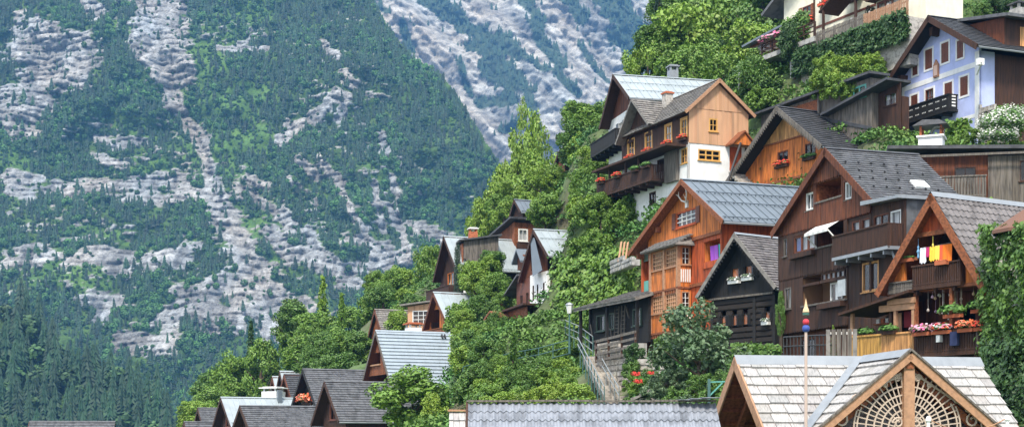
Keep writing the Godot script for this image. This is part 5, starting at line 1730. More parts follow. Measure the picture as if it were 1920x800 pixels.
	cover(t, trt * Transform3D(Basis(Vector3(0, 0, -1), Vector3(0.29, 0.957, 0), Vector3(0.957, -0.29, 0)), Vector3(-3.2, 3.72, 0.3)), 8.2, 4.3, "shingle", M.shingle_old, {"pw": 0.4, "ph": 0.35, "th": 0.03})
	var tl := Mb.new()
	for x in [3.7, 4.2, 4.55, 4.95]: tl.beam(Vector3(x, 0.5, 0.1), Vector3(x + 0.15, 2.3, 0.12), 0.06, 0.06)
	for y in 7: tl.beam(Vector3(3.7, 0.8 + y * 0.22, 0.1), Vector3(4.3, 0.8 + y * 0.22, 0.1), 0.04, 0.04)
	for y in 6: tl.beam(Vector3(4.55, 0.7 + y * 0.25, 0.1), Vector3(5.1, 0.7 + y * 0.25, 0.1), 0.04, 0.04)
	tl.beam(Vector3(5.2, 2.2, 0.1), Vector3(5.6, 1.5, 0.1), 0.1, 0.05)
	tl.beam(Vector3(0.6, 0.4, 0.1), Vector3(3.0, 0.55, 0.1), 0.12, 0.1)
	tl.tube([Vector3(2.6, 0.6, 0.15), Vector3(3.0, 1.1, 0.15), Vector3(3.3, 1.0, 0.15), Vector3(3.4, 0.4, 0.15)], [0.04, 0.04, 0.04, 0.03], 5)
	tl.tube([Vector3(0.5, 1.5, 0.12), Vector3(0.7, 0.9, 0.12), Vector3(0.9, 0.4, 0.12)], [0.05, 0.05, 0.04], 5)
	var tools := thing("farm_tools", "grey wooden sledges, ladder and hand tools hung on the black barn", "tools", t.position, t.rotation.y)
	put(tl, "hung_tools", M.grey_wood, tools)

func white_wall_house() -> void:
	var h := house("white_panel_house", "tall brown house with a white plastered panel and pale metal roof amid the shrubs", 1000, 430, 122, 20, 10.0, Vector2(-3.6, -3.9), Vector2(3.3, -2.5), 0.4)
	var A: float = h.A
	var n: Node3D = h.n
	var T: Transform3D = h.T
	gable_roof(h, -6.0, "metal", "plain", M.metal_pale, {"pw": 0.6, "guards": [1.5], "barge_m": M.umber, "deck": M.brown})
	var ws := [rc(h, -3.1, -2.5, -6.3, -5.0), rc(h, -1.7, -1.1, -6.2, -4.9)]
	wall(n, "boards", T, gable_line(h, -4.0, 3.2), A - 3.7, [rc(h, -0.6, 0.6, -3.2, -2.0)], M.brown, {"pw": 0.2})
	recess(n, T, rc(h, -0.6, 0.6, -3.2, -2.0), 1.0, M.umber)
	wall(n, "brown_wall", T, flat_line(-4.0, -0.5, A - 3.7), 0.0, ws, M.brown_paint)
	var slots := []
	for x in [0.1, 1.1, 2.5]: slots.append(rc(h, x, x + 0.32, -5.75, -4.5))
	wall(n, "white_panel", T.translated(Vector3(0, 0, 0.1)), flat_line(-0.5, 3.4, A - 3.6), A - 6.4, slots, M.plaster, {"th": 0.26})
	for q in slots: window(n, T.translated(Vector3(0, 0, 0.1)), q, M.umber, {"nx": 1, "f": 0.04, "sill": false})
	for q in ws: window(n, T, q, M.umber, {"nx": 2, "f": 0.07})
	wall(n, "side_boards", side_r(3.25 + h.dx, -0.4), flat_line(0.15, 5.4, A - 3.4), 0.0, [], M.brown, {"pw": 0.22})
	shell(h, -4.0, 3.2, -5.8, M.brown, 0.0, false)
	# steep blue grey side roof on the front corner
	var sr := Mb.new()
	sr.t = T
	sr.quad(Vector3(1.4, A - 3.9, 0.6), Vector3(3.6, A - 3.6, 0.6), Vector3(1.2, A - 0.7, 0.35), Vector3(0.2, A - 0.45, 0.35))
	put(sr, "side_roof_sheet", M.metal_blue, n)
	var lf := Mb.new()
	lf.t = T
	lf.prism([Vector2(-6.2, A - 4.95), Vector2(-2.6, A - 3.4), Vector2(-2.6, A - 3.25), Vector2(-6.2, A - 4.8)], -3.0, 0.5)
	put(lf, "lower_roof", M.slate_mid, n)
	var dr := Mb.new()
	dr.t = T
	dr.prism([Vector2(-5.4, A - 2.6), Vector2(-4.0, A - 2.6), Vector2(-4.0, A - 1.5), Vector2(-4.7, A - 1.0), Vector2(-5.4, A - 1.5)], -2.5, -0.6)
	put(dr, "rear_dormer", M.brown, n)
	var dq := Mb.new()
	dq.t = T
	dq.prism([Vector2(-4.7, A - 0.85), Vector2(-4.7, A - 1.0), Vector2(-3.6, A - 2.1), Vector2(-3.6, A - 1.95)], -2.7, -0.2)
	dq.prism([Vector2(-5.9, A - 1.95), Vector2(-5.8, A - 2.1), Vector2(-4.7, A - 1.0), Vector2(-4.7, A - 0.85)], -2.7, -0.2)
	put(dq, "rear_dormer_roof", M.metal_blue, n)
	# lean-to workshop along the front
	var P := T.translated(Vector3(0, 0, 2.2))
	wall(n, "workshop_boards", P, [Vector2(-7.6, A - 6.9), Vector2(4.4, A - 6.6)], A - 9.5, [rc(h, -1.6, 0.2, -9.0, -7.2)], M.rafter, {"pw": 0.22})
	recess(n, P, rc(h, -1.6, 0.2, -9.0, -7.2), 1.2, M.umber, "workshop_entry")
	var pr := Mb.new()
	pr.t = P
	pr.prism([Vector2(-8.6, A - 7.0), Vector2(4.8, A - 6.55), Vector2(4.8, A - 6.4), Vector2(-8.6, A - 6.85)], -2.2, 0.5)
	put(pr, "workshop_roof", M.umber, n)
	var eg := Mb.new()
	eg.t = P
	eg.prism([Vector2(-2.2, A - 7.2), Vector2(-2.1, A - 7.35), Vector2(-0.7, A - 6.75), Vector2(-0.7, A - 6.6)], 0.2, 1.4)
	eg.prism([Vector2(-0.7, A - 6.6), Vector2(-0.7, A - 6.75), Vector2(0.7, A - 7.35), Vector2(0.8, A - 7.2)], 0.2, 1.4)
	put(eg, "entry_gable", M.rafter, n)
	slab(n, "workshop_base", M.stone, [-7.5, 4.3, -2.0, A - 9.5, -2.0, -0.1], P)

func steep_roof_house() -> void:
	var h := house("steep_roof_house", "steep gabled red brown house with ribbed silver roof beside the round tree", 704, 620, 122, 24, 8.0, Vector2(-4.6, -5.4), Vector2(3.9, -4.7), 0.35)
	var A: float = h.A
	var n: Node3D = h.n
	var T: Transform3D = h.T
	gable_roof(h, -7.0, "courses", "plain", M.metal_tile, {"ph": 0.36, "barge_m": M.grey_wood, "barge": 0.16, "deck": M.brown})
	var a := rc(h, -1.3, 1.25, -2.75, -1.75)
	var b := rc(h, -3.0, 3.0, -5.3, -3.6)
	wall(n, "cladding", T, gable_line(h, -3.4, 3.3), A - 6.6, [a, b], M.rafter, {"pw": 0.22})
	recess(n, T, a, 1.6, M.dark_room)
	recess(n, T, b, 1.6, M.umber)
	for q in [a, b]: slab(n, "rail", M.beam, [q[0] - 0.1, q[1] + 0.1, q[2] - 0.06, q[2] + 0.06, 0.0, 0.14], T)
	slab(n, "yellow_parasol", M.yellow_wood, [1.2, 2.4, b[2] + 0.1, b[2] + 1.1, -0.6, -0.4], T)
	wall(n, "base", T, flat_line(-3.4, 3.3, A - 6.6), 0.0, [], M.plaster)
	shell(h, -3.4, 3.3, -6.8, M.brown)
	chimney(n, Vector3(-0.9, A - 0.6, -3.6), 1.1, 1.0, M.plaster, M.terracotta)
	var s := slope(h, true, 0.0, -7.0)
	for x in [5.6, 5.85]: slab(n, "roof_step", M.iron, [x, x + 0.1, 0.0, 0.25, 0.35, 0.75], s[0])
	slab(n, "roof_ladder", M.zinc, [6.3, 6.36, 0.06, 0.12, 3.0, 4.3], s[0])
	slab(n, "gable_parapet", M.plaster, [-0.1, 3.6, 0.0, A - 5.0, -7.25, -7.02])

func middle_houses() -> void:
	# dark chalet and its neighbours high on the bank
	var h := house("dark_gable_chalet", "dark chalet with pale metal roof and balcony beside a slim cypress", 832, 443, 150, 22, 9.0, Vector2(-3.4, -4.2), Vector2(3.6, -3.6), 0.8)
	var A: float = h.A
	gable_roof(h, -7.5, "metal", "plain", M.metal_pale, {"pw": 0.6, "barge_m": M.umber, "deck": M.umber})
	wall(h.n, "boards", h.T, gable_line(h, -2.0, 4.6), 0.0, [rc(h, 1.2, 3.0, -5.0, -3.6)], M.umber, {"pw": 0.25})
	window(h.n, h.T, rc(h, 1.2, 3.0, -5.0, -3.6), M.orange, {"nx": 2, "curtain": M.curtain_warm})
	balcony(h.n, h.T, -2.2, 4.8, A - 6.2, 1.2, 1.1, M.umber, {"pw": 0.25})
	shell(h, -2.0, 4.5, -7.3, M.umber)
	var g := house("grey_gallery_house", "weathered grey boarded house with red brick chimney above white plaster", 903, 440, 148, 100, 8.0, Vector2(-3.2, -0.9), Vector2(3.4, 0.4), 0.3)
	var B: float = g.A
	var n: Node3D = g.n
	wall(n, "boards", Transform3D(), [Vector2(-1.8, B - 0.6), Vector2(1.7, B - 0.1)], B - 2.4, [], M.grey_wood, {"pw": 0.2})
	wall(n, "lower_boards", Transform3D(Basis(), Vector3(0, 0, 0.2)), flat_line(-1.6, 1.5, B - 2.4), B - 5.6, [], M.grey_wood, {"pw": 0.2})
	wall(n, "plaster_wall", Transform3D(), flat_line(-1.8, 1.7, B - 5.5), 0.0, [[-1.4, -1.1, B - 7.0, B - 6.1], [-0.6, -0.3, B - 7.0, B - 6.1]], M.plaster)
	for x in [-1.4, -0.6]: window(n, Transform3D(), [x, x + 0.3, B - 7.0, B - 6.1], M.white_paint, {"nx": 1, "f": 0.05})
	slab(n, "valley_side", M.rafter, [-1.95, -1.84, B - 4.8, B - 0.9, -4.0, 0.0])
	slab(n, "core", M.dark_room, [-1.75, 1.6, 0.0, B - 1.0, -4.0, -0.4])
	var rf := Mb.new()
	rf.prism([Vector2(-2.3, B - 0.7), Vector2(2.0, B - 0.05), Vector2(2.0, B + 0.1), Vector2(-2.3, B - 0.55)], -4.4, 0.4)
	put(rf, "roof", M.slate, n)
	chimney(n, Vector3(-0.7, B - 0.3, -1.2), 0.85, 0.7, M.brick, M.white_paint)
	var k := house("slanted_gallery_house", "brown timber house with dark roof slanting up the bank and white window", 950, 416, 154, 24, 7.0, Vector2(-4, -3), Vector2(3, 0), 0.3)
	var C: float = k.A
	var kq := [0.2, 2.0, C - 2.2, C - 0.9]
	wall(k.n, "boards", Transform3D(), [Vector2(-7.5, C - 2.2), Vector2(2.0, C - 0.2)], C - 5.5, [[-4.5, -1.0, C - 3.6, C - 2.2]], M.rafter, {"pw": 0.22})
	recess(k.n, Transform3D(), [-4.5, -1.0, C - 3.6, C - 2.2], 1.0, M.umber)
	wall(k.n, "end_boards", side_r(2.0, 0.0), flat_line(0, 3.2, C - 0.3), 0.0, [[0.4, 1.5, C - 2.2, C - 0.9]], M.rafter, {"pw": 0.22})
	window(k.n, side_r(2.0, 0.0), [0.4, 1.5, C - 2.2, C - 0.9], M.white_paint, {"nx": 2, "f": 0.15, "curtain": M.curtain, "gap": 0.0})
	balcony(k.n, side_r(2.0, 0.0), 0.2, 2.4, C - 3.4, 0.8, 1.0, M.umber, {})
	slab(k.n, "core", M.dark_room, [-7.3, 1.8, 0.0, C - 2.3, -3.0, -1.2])
	var kr := Mb.new()
	kr.prism([Vector2(-8.2, C - 2.3), Vector2(2.5, C + 0.0), Vector2(2.5, C + 0.2), Vector2(-8.2, C - 2.1)], -3.6, 0.7)
	put(kr, "roof", M.slate, k.n)
	var tp := house("tree_hidden_hut", "small hut with dark metal roof half hidden by trees above the gallery houses", 964, 374, 165, 24, 6.0, Vector2(-1.6, -2.0), Vector2(1.8, -1.6), 0.4, "hut")
	gable_roof(tp, -2.3, "metal", "plain", M.metal_blue, {"pw": 0.5, "barge_m": M.umber})
	wall(tp.n, "boards", tp.T, gable_line(tp, -1.0, 2.4), 0.0, [], M.umber, {"pw": 0.2})
	shell(tp, -1.0, 2.3, -2.2, M.umber)
	var t2 := house("hut_gable", "tiny brown gable peeping out of the trees above the bank", 1047, 285, 160, 24, 5.0, Vector2(-1.4, -1.6), Vector2(1.2, -1.4), 0.3, "hut")
	gable_roof(t2, -2.0, "plain", "plain", M.umber, {"barge_m": M.umber})
	wall(t2.n, "boards", t2.T, gable_line(t2, -1.0, 1.6), 0.0, [], M.rafter, {"pw": 0.2})
	shell(t2, -1.0, 1.5, -1.9, M.umber)
	# white house with grey metal roof below them
	var w := house("porch_house", "white house with grey metal roof and orange boarded gable porch", 812, 548, 135, 24, 8.0, Vector2(-3.0, -3.6), Vector2(2.9, -2.6), 0.5)
	var W: float = w.A
	gable_roof(w, -5.8, "metal", "plain", M.metal_pale, {"pw": 0.6, "barge_m": M.brown, "deck": M.brown})
	wall(w.n, "boards", w.T, gable_line(w, -2.2, 3.4), W - 3.6, [rc(w, -0.6, 1.6, -3.4, -1.5)], M.orange, {"pw": 0.2})
	recess(w.n, w.T, rc(w, -0.6, 1.6, -3.4, -1.5), 1.6, M.umber)
	balcony(w.n, w.T, -2.2, 3.2, W - 4.2, 0.5, 0.9, M.rafter, {})
	wall(w.n, "plaster_wall", w.T, flat_line(-2.2, 3.4, W - 3.6), 0.0, [], M.plaster)
	wall(w.n, "plaster_side", side_r(3.4 + w.dx, -0.5), flat_line(0.1, 4.0, W - 2.8), 0.0, [[2.8, 3.4, W - 4.6, W - 3.8]], M.plaster)
	shell(w, -2.2, 3.4, -5.6, M.plaster, 0.0, false)
	slab(w.n, "wooden_bay", M.grey_wood, [2.2, 3.6, W - 5.6, W - 3.0, -4.6, -3.2])
	var w2 := house("shingled_annex", "low annex with old grey shingle roof behind the orange porch", 858, 566, 138, 24, 6.0, Vector2(-2.5, -2.0), Vector2(2.5, -1.8), 0.3, "annex")
	gable_roof(w2, -4.0, "shingle", "plain", M.shingle_old, {"pw": 0.3, "ph": 0.3})
	wall(w2.n, "boards", w2.T, gable_line(w2, -1.6, 2.2), 0.0, [], M.grey_wood, {"pw": 0.25})
	shell(w2, -1.6, 2.2, -3.8, M.grey_wood)
	var v := house("studio_shed", "pale boarded shed with a grid window beside the orange porch", 786, 566, 140, 70, 5.0, Vector2(-2, -0.3), Vector2(2, 0.3), 0.3, "shed")
	var V: float = v.A
	var vq := [-0.7, 1.0, V - 2.1, V - 0.8]
	wall(v.n, "boards", Transform3D(), [Vector2(-1.2, V - 0.4), Vector2(1.6, V - 0.1)], 0.0, [vq], M.pale_wood, {"pw": 0.2})
	window(v.n, Transform3D(), vq, M.white_paint, {"nx": 3, "ny": 3, "f": 0.08})
	slab(v.n, "core", M.dark_room, [-1.1, 1.5, 0.0, V - 0.5, -2.5, -0.4])
	var vr := Mb.new()
	vr.prism([Vector2(-1.8, V - 0.35), Vector2(1.9, V + 0.0), Vector2(1.9, V + 0.12), Vector2(-1.8, V - 0.2)], -2.8, 0.5)
	put(vr, "roof", M.shingle_old, v.n)
	var s := house("old_shingle_house", "house with broad old grey shingle roof half hidden by a light green tree", 702, 580, 150, 24, 7.0, Vector2(-2.6, -3.2), Vector2(2.6, -3.0), 0.3)
	gable_roof(s, -6.0, "shingle", "plain", M.shingle_old, {"pw": 0.3, "ph": 0.3})
	wall(s.n, "boards", s.T, gable_line(s, -2.0, 2.6), 0.0, [], M.rafter, {"pw": 0.25})
	shell(s, -2.0, 2.6, -5.8, M.brown)

func shore_houses() -> void:
	# roofs stepping down to the water: ridge pixel, distance, eaves, length, cover, material
	var list := [
		["slate_gable_house", "dark gabled house with slate roof and snow rail nearest the silver roofed one", 608, 715, 112, Vector2(-3.4, -3.2), Vector2(3.4, -3.0), 7.5, "slate", M.slate_mid, M.umber, M.rafter],
		["geranium_house", "gabled slate house with a ball of red geraniums in its dark gable", 567, 692, 126, Vector2(-4.2, -3.8), Vector2(4.2, -3.6), 8.0, "slate", M.slate_mid, M.black, M.orange],
		["lower_slate_house", "low broad slate roof in front of the geranium house", 449, 761, 116, Vector2(-3.6, -2.6), Vector2(3.6, -2.4), 8.4, "slate", M.slate_mid, M.umber, M.plaster],
		["pale_metal_house", "white house with wide pale metal roof and thin dark flue", 413, 745, 136, Vector2(-3.8, -3.2), Vector2(3.8, -2.8), 8.8, "metal", M.metal_pale, M.umber, M.plaster],
		["small_slate_house", "small slate gable behind the geranium house", 532, 702, 142, Vector2(-3.0, -3.2), Vector2(3.0, -3.0), 5.0, "slate", M.slate, M.brown, M.plaster],
		["blue_strip_roof_house", "narrow house with blue grey strip roof seen above the others", 510, 706, 152, Vector2(-2.6, -3.4), Vector2(2.6, -3.2), 4.0, "metal", M.metal_pale, M.brown, M.plaster],
		["back_metal_house", "long blue grey metal ridge behind the geranium house", 556, 687, 150, Vector2(-3.0, -3.0), Vector2(3.0, -2.8), 9.5, "metal", M.metal_pale, M.umber, M.plaster],
		["tiny_metal_house", "slim pale roof peeping out between the slate gables", 524, 696, 148, Vector2(-2.4, -3.4), Vector2(2.6, -3.2), 4.5, "metal", M.metal_pale, M.umber, M.plaster],
		["grey_shore_house", "grey roofed house at the far end of the shore row", 370, 765, 150, Vector2(-2.8, -2.6), Vector2(2.8, -2.4), 4.6, "slate", M.slate_mid, M.umber, M.plaster],
		["outer_shore_house", "last low grey roof of the row by the trees", 344, 791, 140, Vector2(-2.6, -2.4), Vector2(2.6, -2.2), 5.0, "slate", M.slate_mid, M.umber, M.plaster],
	]
	for a in list:
		var el: Vector2 = a[5]
		var er: Vector2 = a[6]
		var h := house(a[0], a[1], a[2], a[3], a[4], 25, 8.0, el, er, 0.7)
		var A: float = h.A
		gable_roof(h, -a[7], a[8], "plain", a[9], {"pw": 0.5 if a[8] == "metal" else 0.32, "ph": 0.28, "barge_m": a[10], "deck": a[10], "guards": [4.0]})
		var x0: float = el.x * 0.72 - h.dx
		var x1: float = er.x * 0.86 - h.dx
		var q := rc(h, -0.9 - h.dx, 0.9 - h.dx, er.y + 0.1, er.y * 0.55)
		wall(h.n, "gable_boards", h.T, gable_line(h, x0, x1), A + er.y - 0.4, [q], a[10], {"pw": 0.22})
		window(h.n, h.T, q, M.brown_paint, {"nx": 2, "f": 0.1})
		wall(h.n, "lower_wall", h.T, flat_line(x0, x1, A + er.y - 0.4), 0.0, [], a[11])
		wall(h.n, "side_wall", side_r(x1 + h.dx, -0.7), flat_line(0.1, a[7] - 1.0, roof_y(h, x1 + h.dx)), 0.0, [], a[11] if a[11] == M.plaster else a[10])
		shell(h, x0, x1, -a[7] + 0.2, a[10], 0.0, false)
		if a[0] == "geranium_house":
			flower_box(h.n, h.T, 0.4, 3.0, A - 2.8, "orange", M.umber, 3.2)
			slab(h.n, "balcony_board", M.orange, [-0.6, 3.2, A - 5.3, A - 4.2, 0.2, 0.3], h.T)
			slab(h.n, "lower_balcony", M.umber, [2.6, 4.4, A - 4.0, A - 3.8, 0.0, 1.0], h.T)
			flower_box(h.n, h.T, 2.0, 4.2, A - 5.6, "orange", M.umber, 2.0)
		if a[0] == "pale_metal_house":
			slab(h.n, "flue", M.metal_blue, [0.2, 0.65, A - 0.8, A + 0.75, -5.6, -5.2])
			flower_box(h.n, h.T, 1.6, 3.4, A - 3.6, "red", M.umber, 2.0)
		if a[0] == "back_metal_house": chimney(h.n, Vector3(0.2, A - 0.2, -4.2), 0.75, 1.2, M.concrete, M.shingle_old)
	# chimney of a house hidden behind them
	var c := thing("white_slotted_chimney", "white chimney with dark slots standing between the shore roofs", "chimney", at(512, 748, 140), -0.4)
	chimney(c, Vector3(0, 0.2, 0), 1.6, 0.5, M.plaster, M.plaster)
	# roof by the water at the foot of the wood
	var q := house("long_lake_house", "long low house with two grey slate roofs below the valley wood", 54, 790, 168, 8, 6.0, Vector2(-3.0, -2.8), Vector2(3.0, -2.6), 0.4)
	gable_roof(q, -9.4, "slate", "plain", M.slate_mid, {"pw": 0.4, "ph": 0.3})
	wall(q.n, "front_wall", q.T, gable_line(q, 0.5, 5.0), 0.0, [], M.plaster)
	shell(q, 0.5, 5.0, -9.2, M.plaster)
# ---------------------------------------------------------------- ground
# known ground heights: picture column, picture row, distance
const GROUND := [[1230, 675, 82], [1330, 700, 72], [1520, 705, 66], [1640, 705, 60], [1780, 710, 56], [1410, 695, 72], [1450, 400, 97], [1560, 385, 95], [1760, 285, 95], [1870, 290, 91], [1300, 375, 103], [1190, 430, 110], [1160, 330, 116],
	[1550, 128, 112], [1620, 140, 103], [1700, 110, 105], [1720, 270, 97], [1500, 145, 115], [1420, 170, 118], [1560, 240, 98], [1640, 255, 95], [1800, 390, 82], [1150, 672, 92], [1180, 675, 86], [1000, 665, 120], [940, 672, 128], [1060, 640, 108],
	[700, 825, 122], [850, 790, 118], [570, 930, 126], [450, 945, 118], [620, 945, 110], [870, 628, 150], [960, 548, 154], [985, 480, 165], [850, 720, 135], [780, 672, 142], [700, 765, 150],
	[1180, 240, 140], [1240, 180, 150], [1350, 150, 150], [1450, 120, 140], [1050, 390, 160], [1110, 460, 130], [1080, 520, 125], [1120, 590, 105], [960, 490, 175], [880, 550, 182], [800, 640, 188], [680, 805, 192], [560, 840, 195], [440, 895, 200], [350, 905, 205],
	[900, 790, 84], [1000, 760, 88], [1090, 715, 91], [1160, 800, 74], [1135, 760, 82], [1115, 700, 88], [1230, 785, 66], [1330, 785, 60], [1100, 1000, 50], [1600, 1000, 48], [1850, 810, 54], [1900, 740, 60], [1500, 830, 56], [820, 900, 88], [900, 880, 70], [1000, 870, 66],
	[1500, 0, 170], [1800, -40, 140], [1950, 40, 115], [1950, 300, 90], [1950, 480, 75], [300, 940, 150], [200, 930, 170], [0, 890, 250], [700, 960, 90], [600, 960, 95], [500, 960, 100], [400, 960, 110], [300, 960, 120], [700, 1010, 70], [500, 1020, 70], [200, 1020, 70], [0, 990, 90], [200, 960, 110], [0, 960, 110], [0, 930, 150], [100, 920, 190], [300, 920, 200], [200, 905, 230],
	[500, 880, 220], [650, 830, 220], [800, 740, 215], [900, 660, 210], [960, 1040, 50], [800, 1040, 52]]
var ground_pts := PackedVector3Array()
var earth := FastNoiseLite.new()

func ground_y(x: float, z: float) -> float:
	var s := 0.0
	var w := 0.0
	for p in ground_pts:
		var d := (p.x - x) * (p.x - x) + (p.z - z) * (p.z - z)
		var k := 1.0 / (d * d + 2.0)
		s += p.y * k
		w += k
	return s / w

func on_ground(px: float, d: float) -> Vector3:
	var x := (px - 960.0) / FOCAL * d
	return Vector3(x, ground_y(x, -d), -d)

func build_terrain() -> void:
	for g in GROUND: ground_pts.append(at(g[0], g[1], g[2]))
	for z in [30, 60, 100, 150, 200, 260]: ground_pts.append(Vector3(-75, -1.5, -z))
	for x in [-40, -10, 20, 50]: ground_pts.append(Vector3(x, [0.0, 6.0, 30.0, 55.0][int((x + 40) / 30)], -270))
	ground_pts.append(Vector3(-20, 1.0, -30))
	ground_pts.append(Vector3(15, 2.0, -25))
	set_noise(earth, 31, 0.18, 3)
	var place := func(x: float, z: float) -> Array:
		var t := earth.get_noise_2d(x * 0.6, z * 0.6)
		var y := ground_y(x, z) + earth.get_noise_2d(x, z) * 0.35
		var c := Color(0.075, 0.13, 0.035).lerp(Color(0.11, 0.10, 0.06), clampf(t * 1.6, 0, 1))
		return [Vector3(x, y, z), c]
	var o := wall_sheet("hillside_ground", Rect2(-85, -275, 165, 262), 120, 170, place, func(_p: Vector3) -> bool: return true)
	o.material_override = M.soil
	var weeds := []
	var wr := RandomNumberGenerator.new()
	wr.seed = 91
	while weeds.size() < 16000:
		var d := wr.randf_range(56, 200)
		var x := wr.randf_range(-0.09, 0.36) * d
		var y := ground_y(x, -d) + earth.get_noise_2d(x, -d) * 0.35
		if y < 3.0: 
			weeds.append([Transform3D(Basis().scaled(Vector3.ONE * 0.01), Vector3(x, y - 1.0, -d)), Color.BLACK])
			continue
		var near := Geometry3D.get_closest_point_to_segment(Vector3(x, 0, -d), at(1112, 0, 88) * Vector3(1, 0, 1), at(1166, 0, 75) * Vector3(1, 0, 1))
		if near.distance_to(Vector3(x, 0, -d)) < 1.6: continue
		var t := earth.get_noise_2d(x * 0.5 + 40.0, d * 0.5)
		var g := wr.randf_range(0.75, 1.25)
		weeds.append([Transform3D(Basis(Vector3.UP, wr.randf() * TAU).scaled(Vector3.ONE * wr.randf_range(0.45, 1.1)), Vector3(x, y, -d)), Color(0.09 + 0.07 * t, 0.19 + 0.05 * t, 0.035) * g])
	var wmesh := Mb.new()
	for k in 46:
		var c := Vector3(wr.randfn() * 0.4, wr.randf() * 0.55, wr.randfn() * 0.4)
		var q := Vector3(wr.randfn(), wr.randfn() + 1.0, wr.randfn()).normalized()
		var e := q.cross(Vector3(wr.randfn(), wr.randfn(), wr.randfn())).normalized() * 0.14
		var f := q.cross(e).normalized() * 0.10
		var g := wr.randf_range(0.7, 1.3)
		wmesh.col = Color(g, g, g)
		wmesh.quad(c - e, c - f, c + e, c + f)
	scatter("bank_undergrowth", "grass, weeds and low leaves covering the steep village bank", "undergrowth", wmesh.mesh(), M.needle, weeds)
	var wm := StandardMaterial3D.new()
	wm.albedo_color = lc(0.03, 0.055, 0.05)
	wm.roughness = 0.12
	var w := PlaneMesh.new()
	w.size = Vector2(2400, 2600)
	mi("water", w, wm, self, Transform3D(Basis(), Vector3(0, -1.0, -900))).set_meta("kind", "structure")

# ---------------------------------------------------------------- foreground
func build_foreground() -> void:
	pavilion()
	tile_roof_building()
	striped_pole()
	rope_posts()

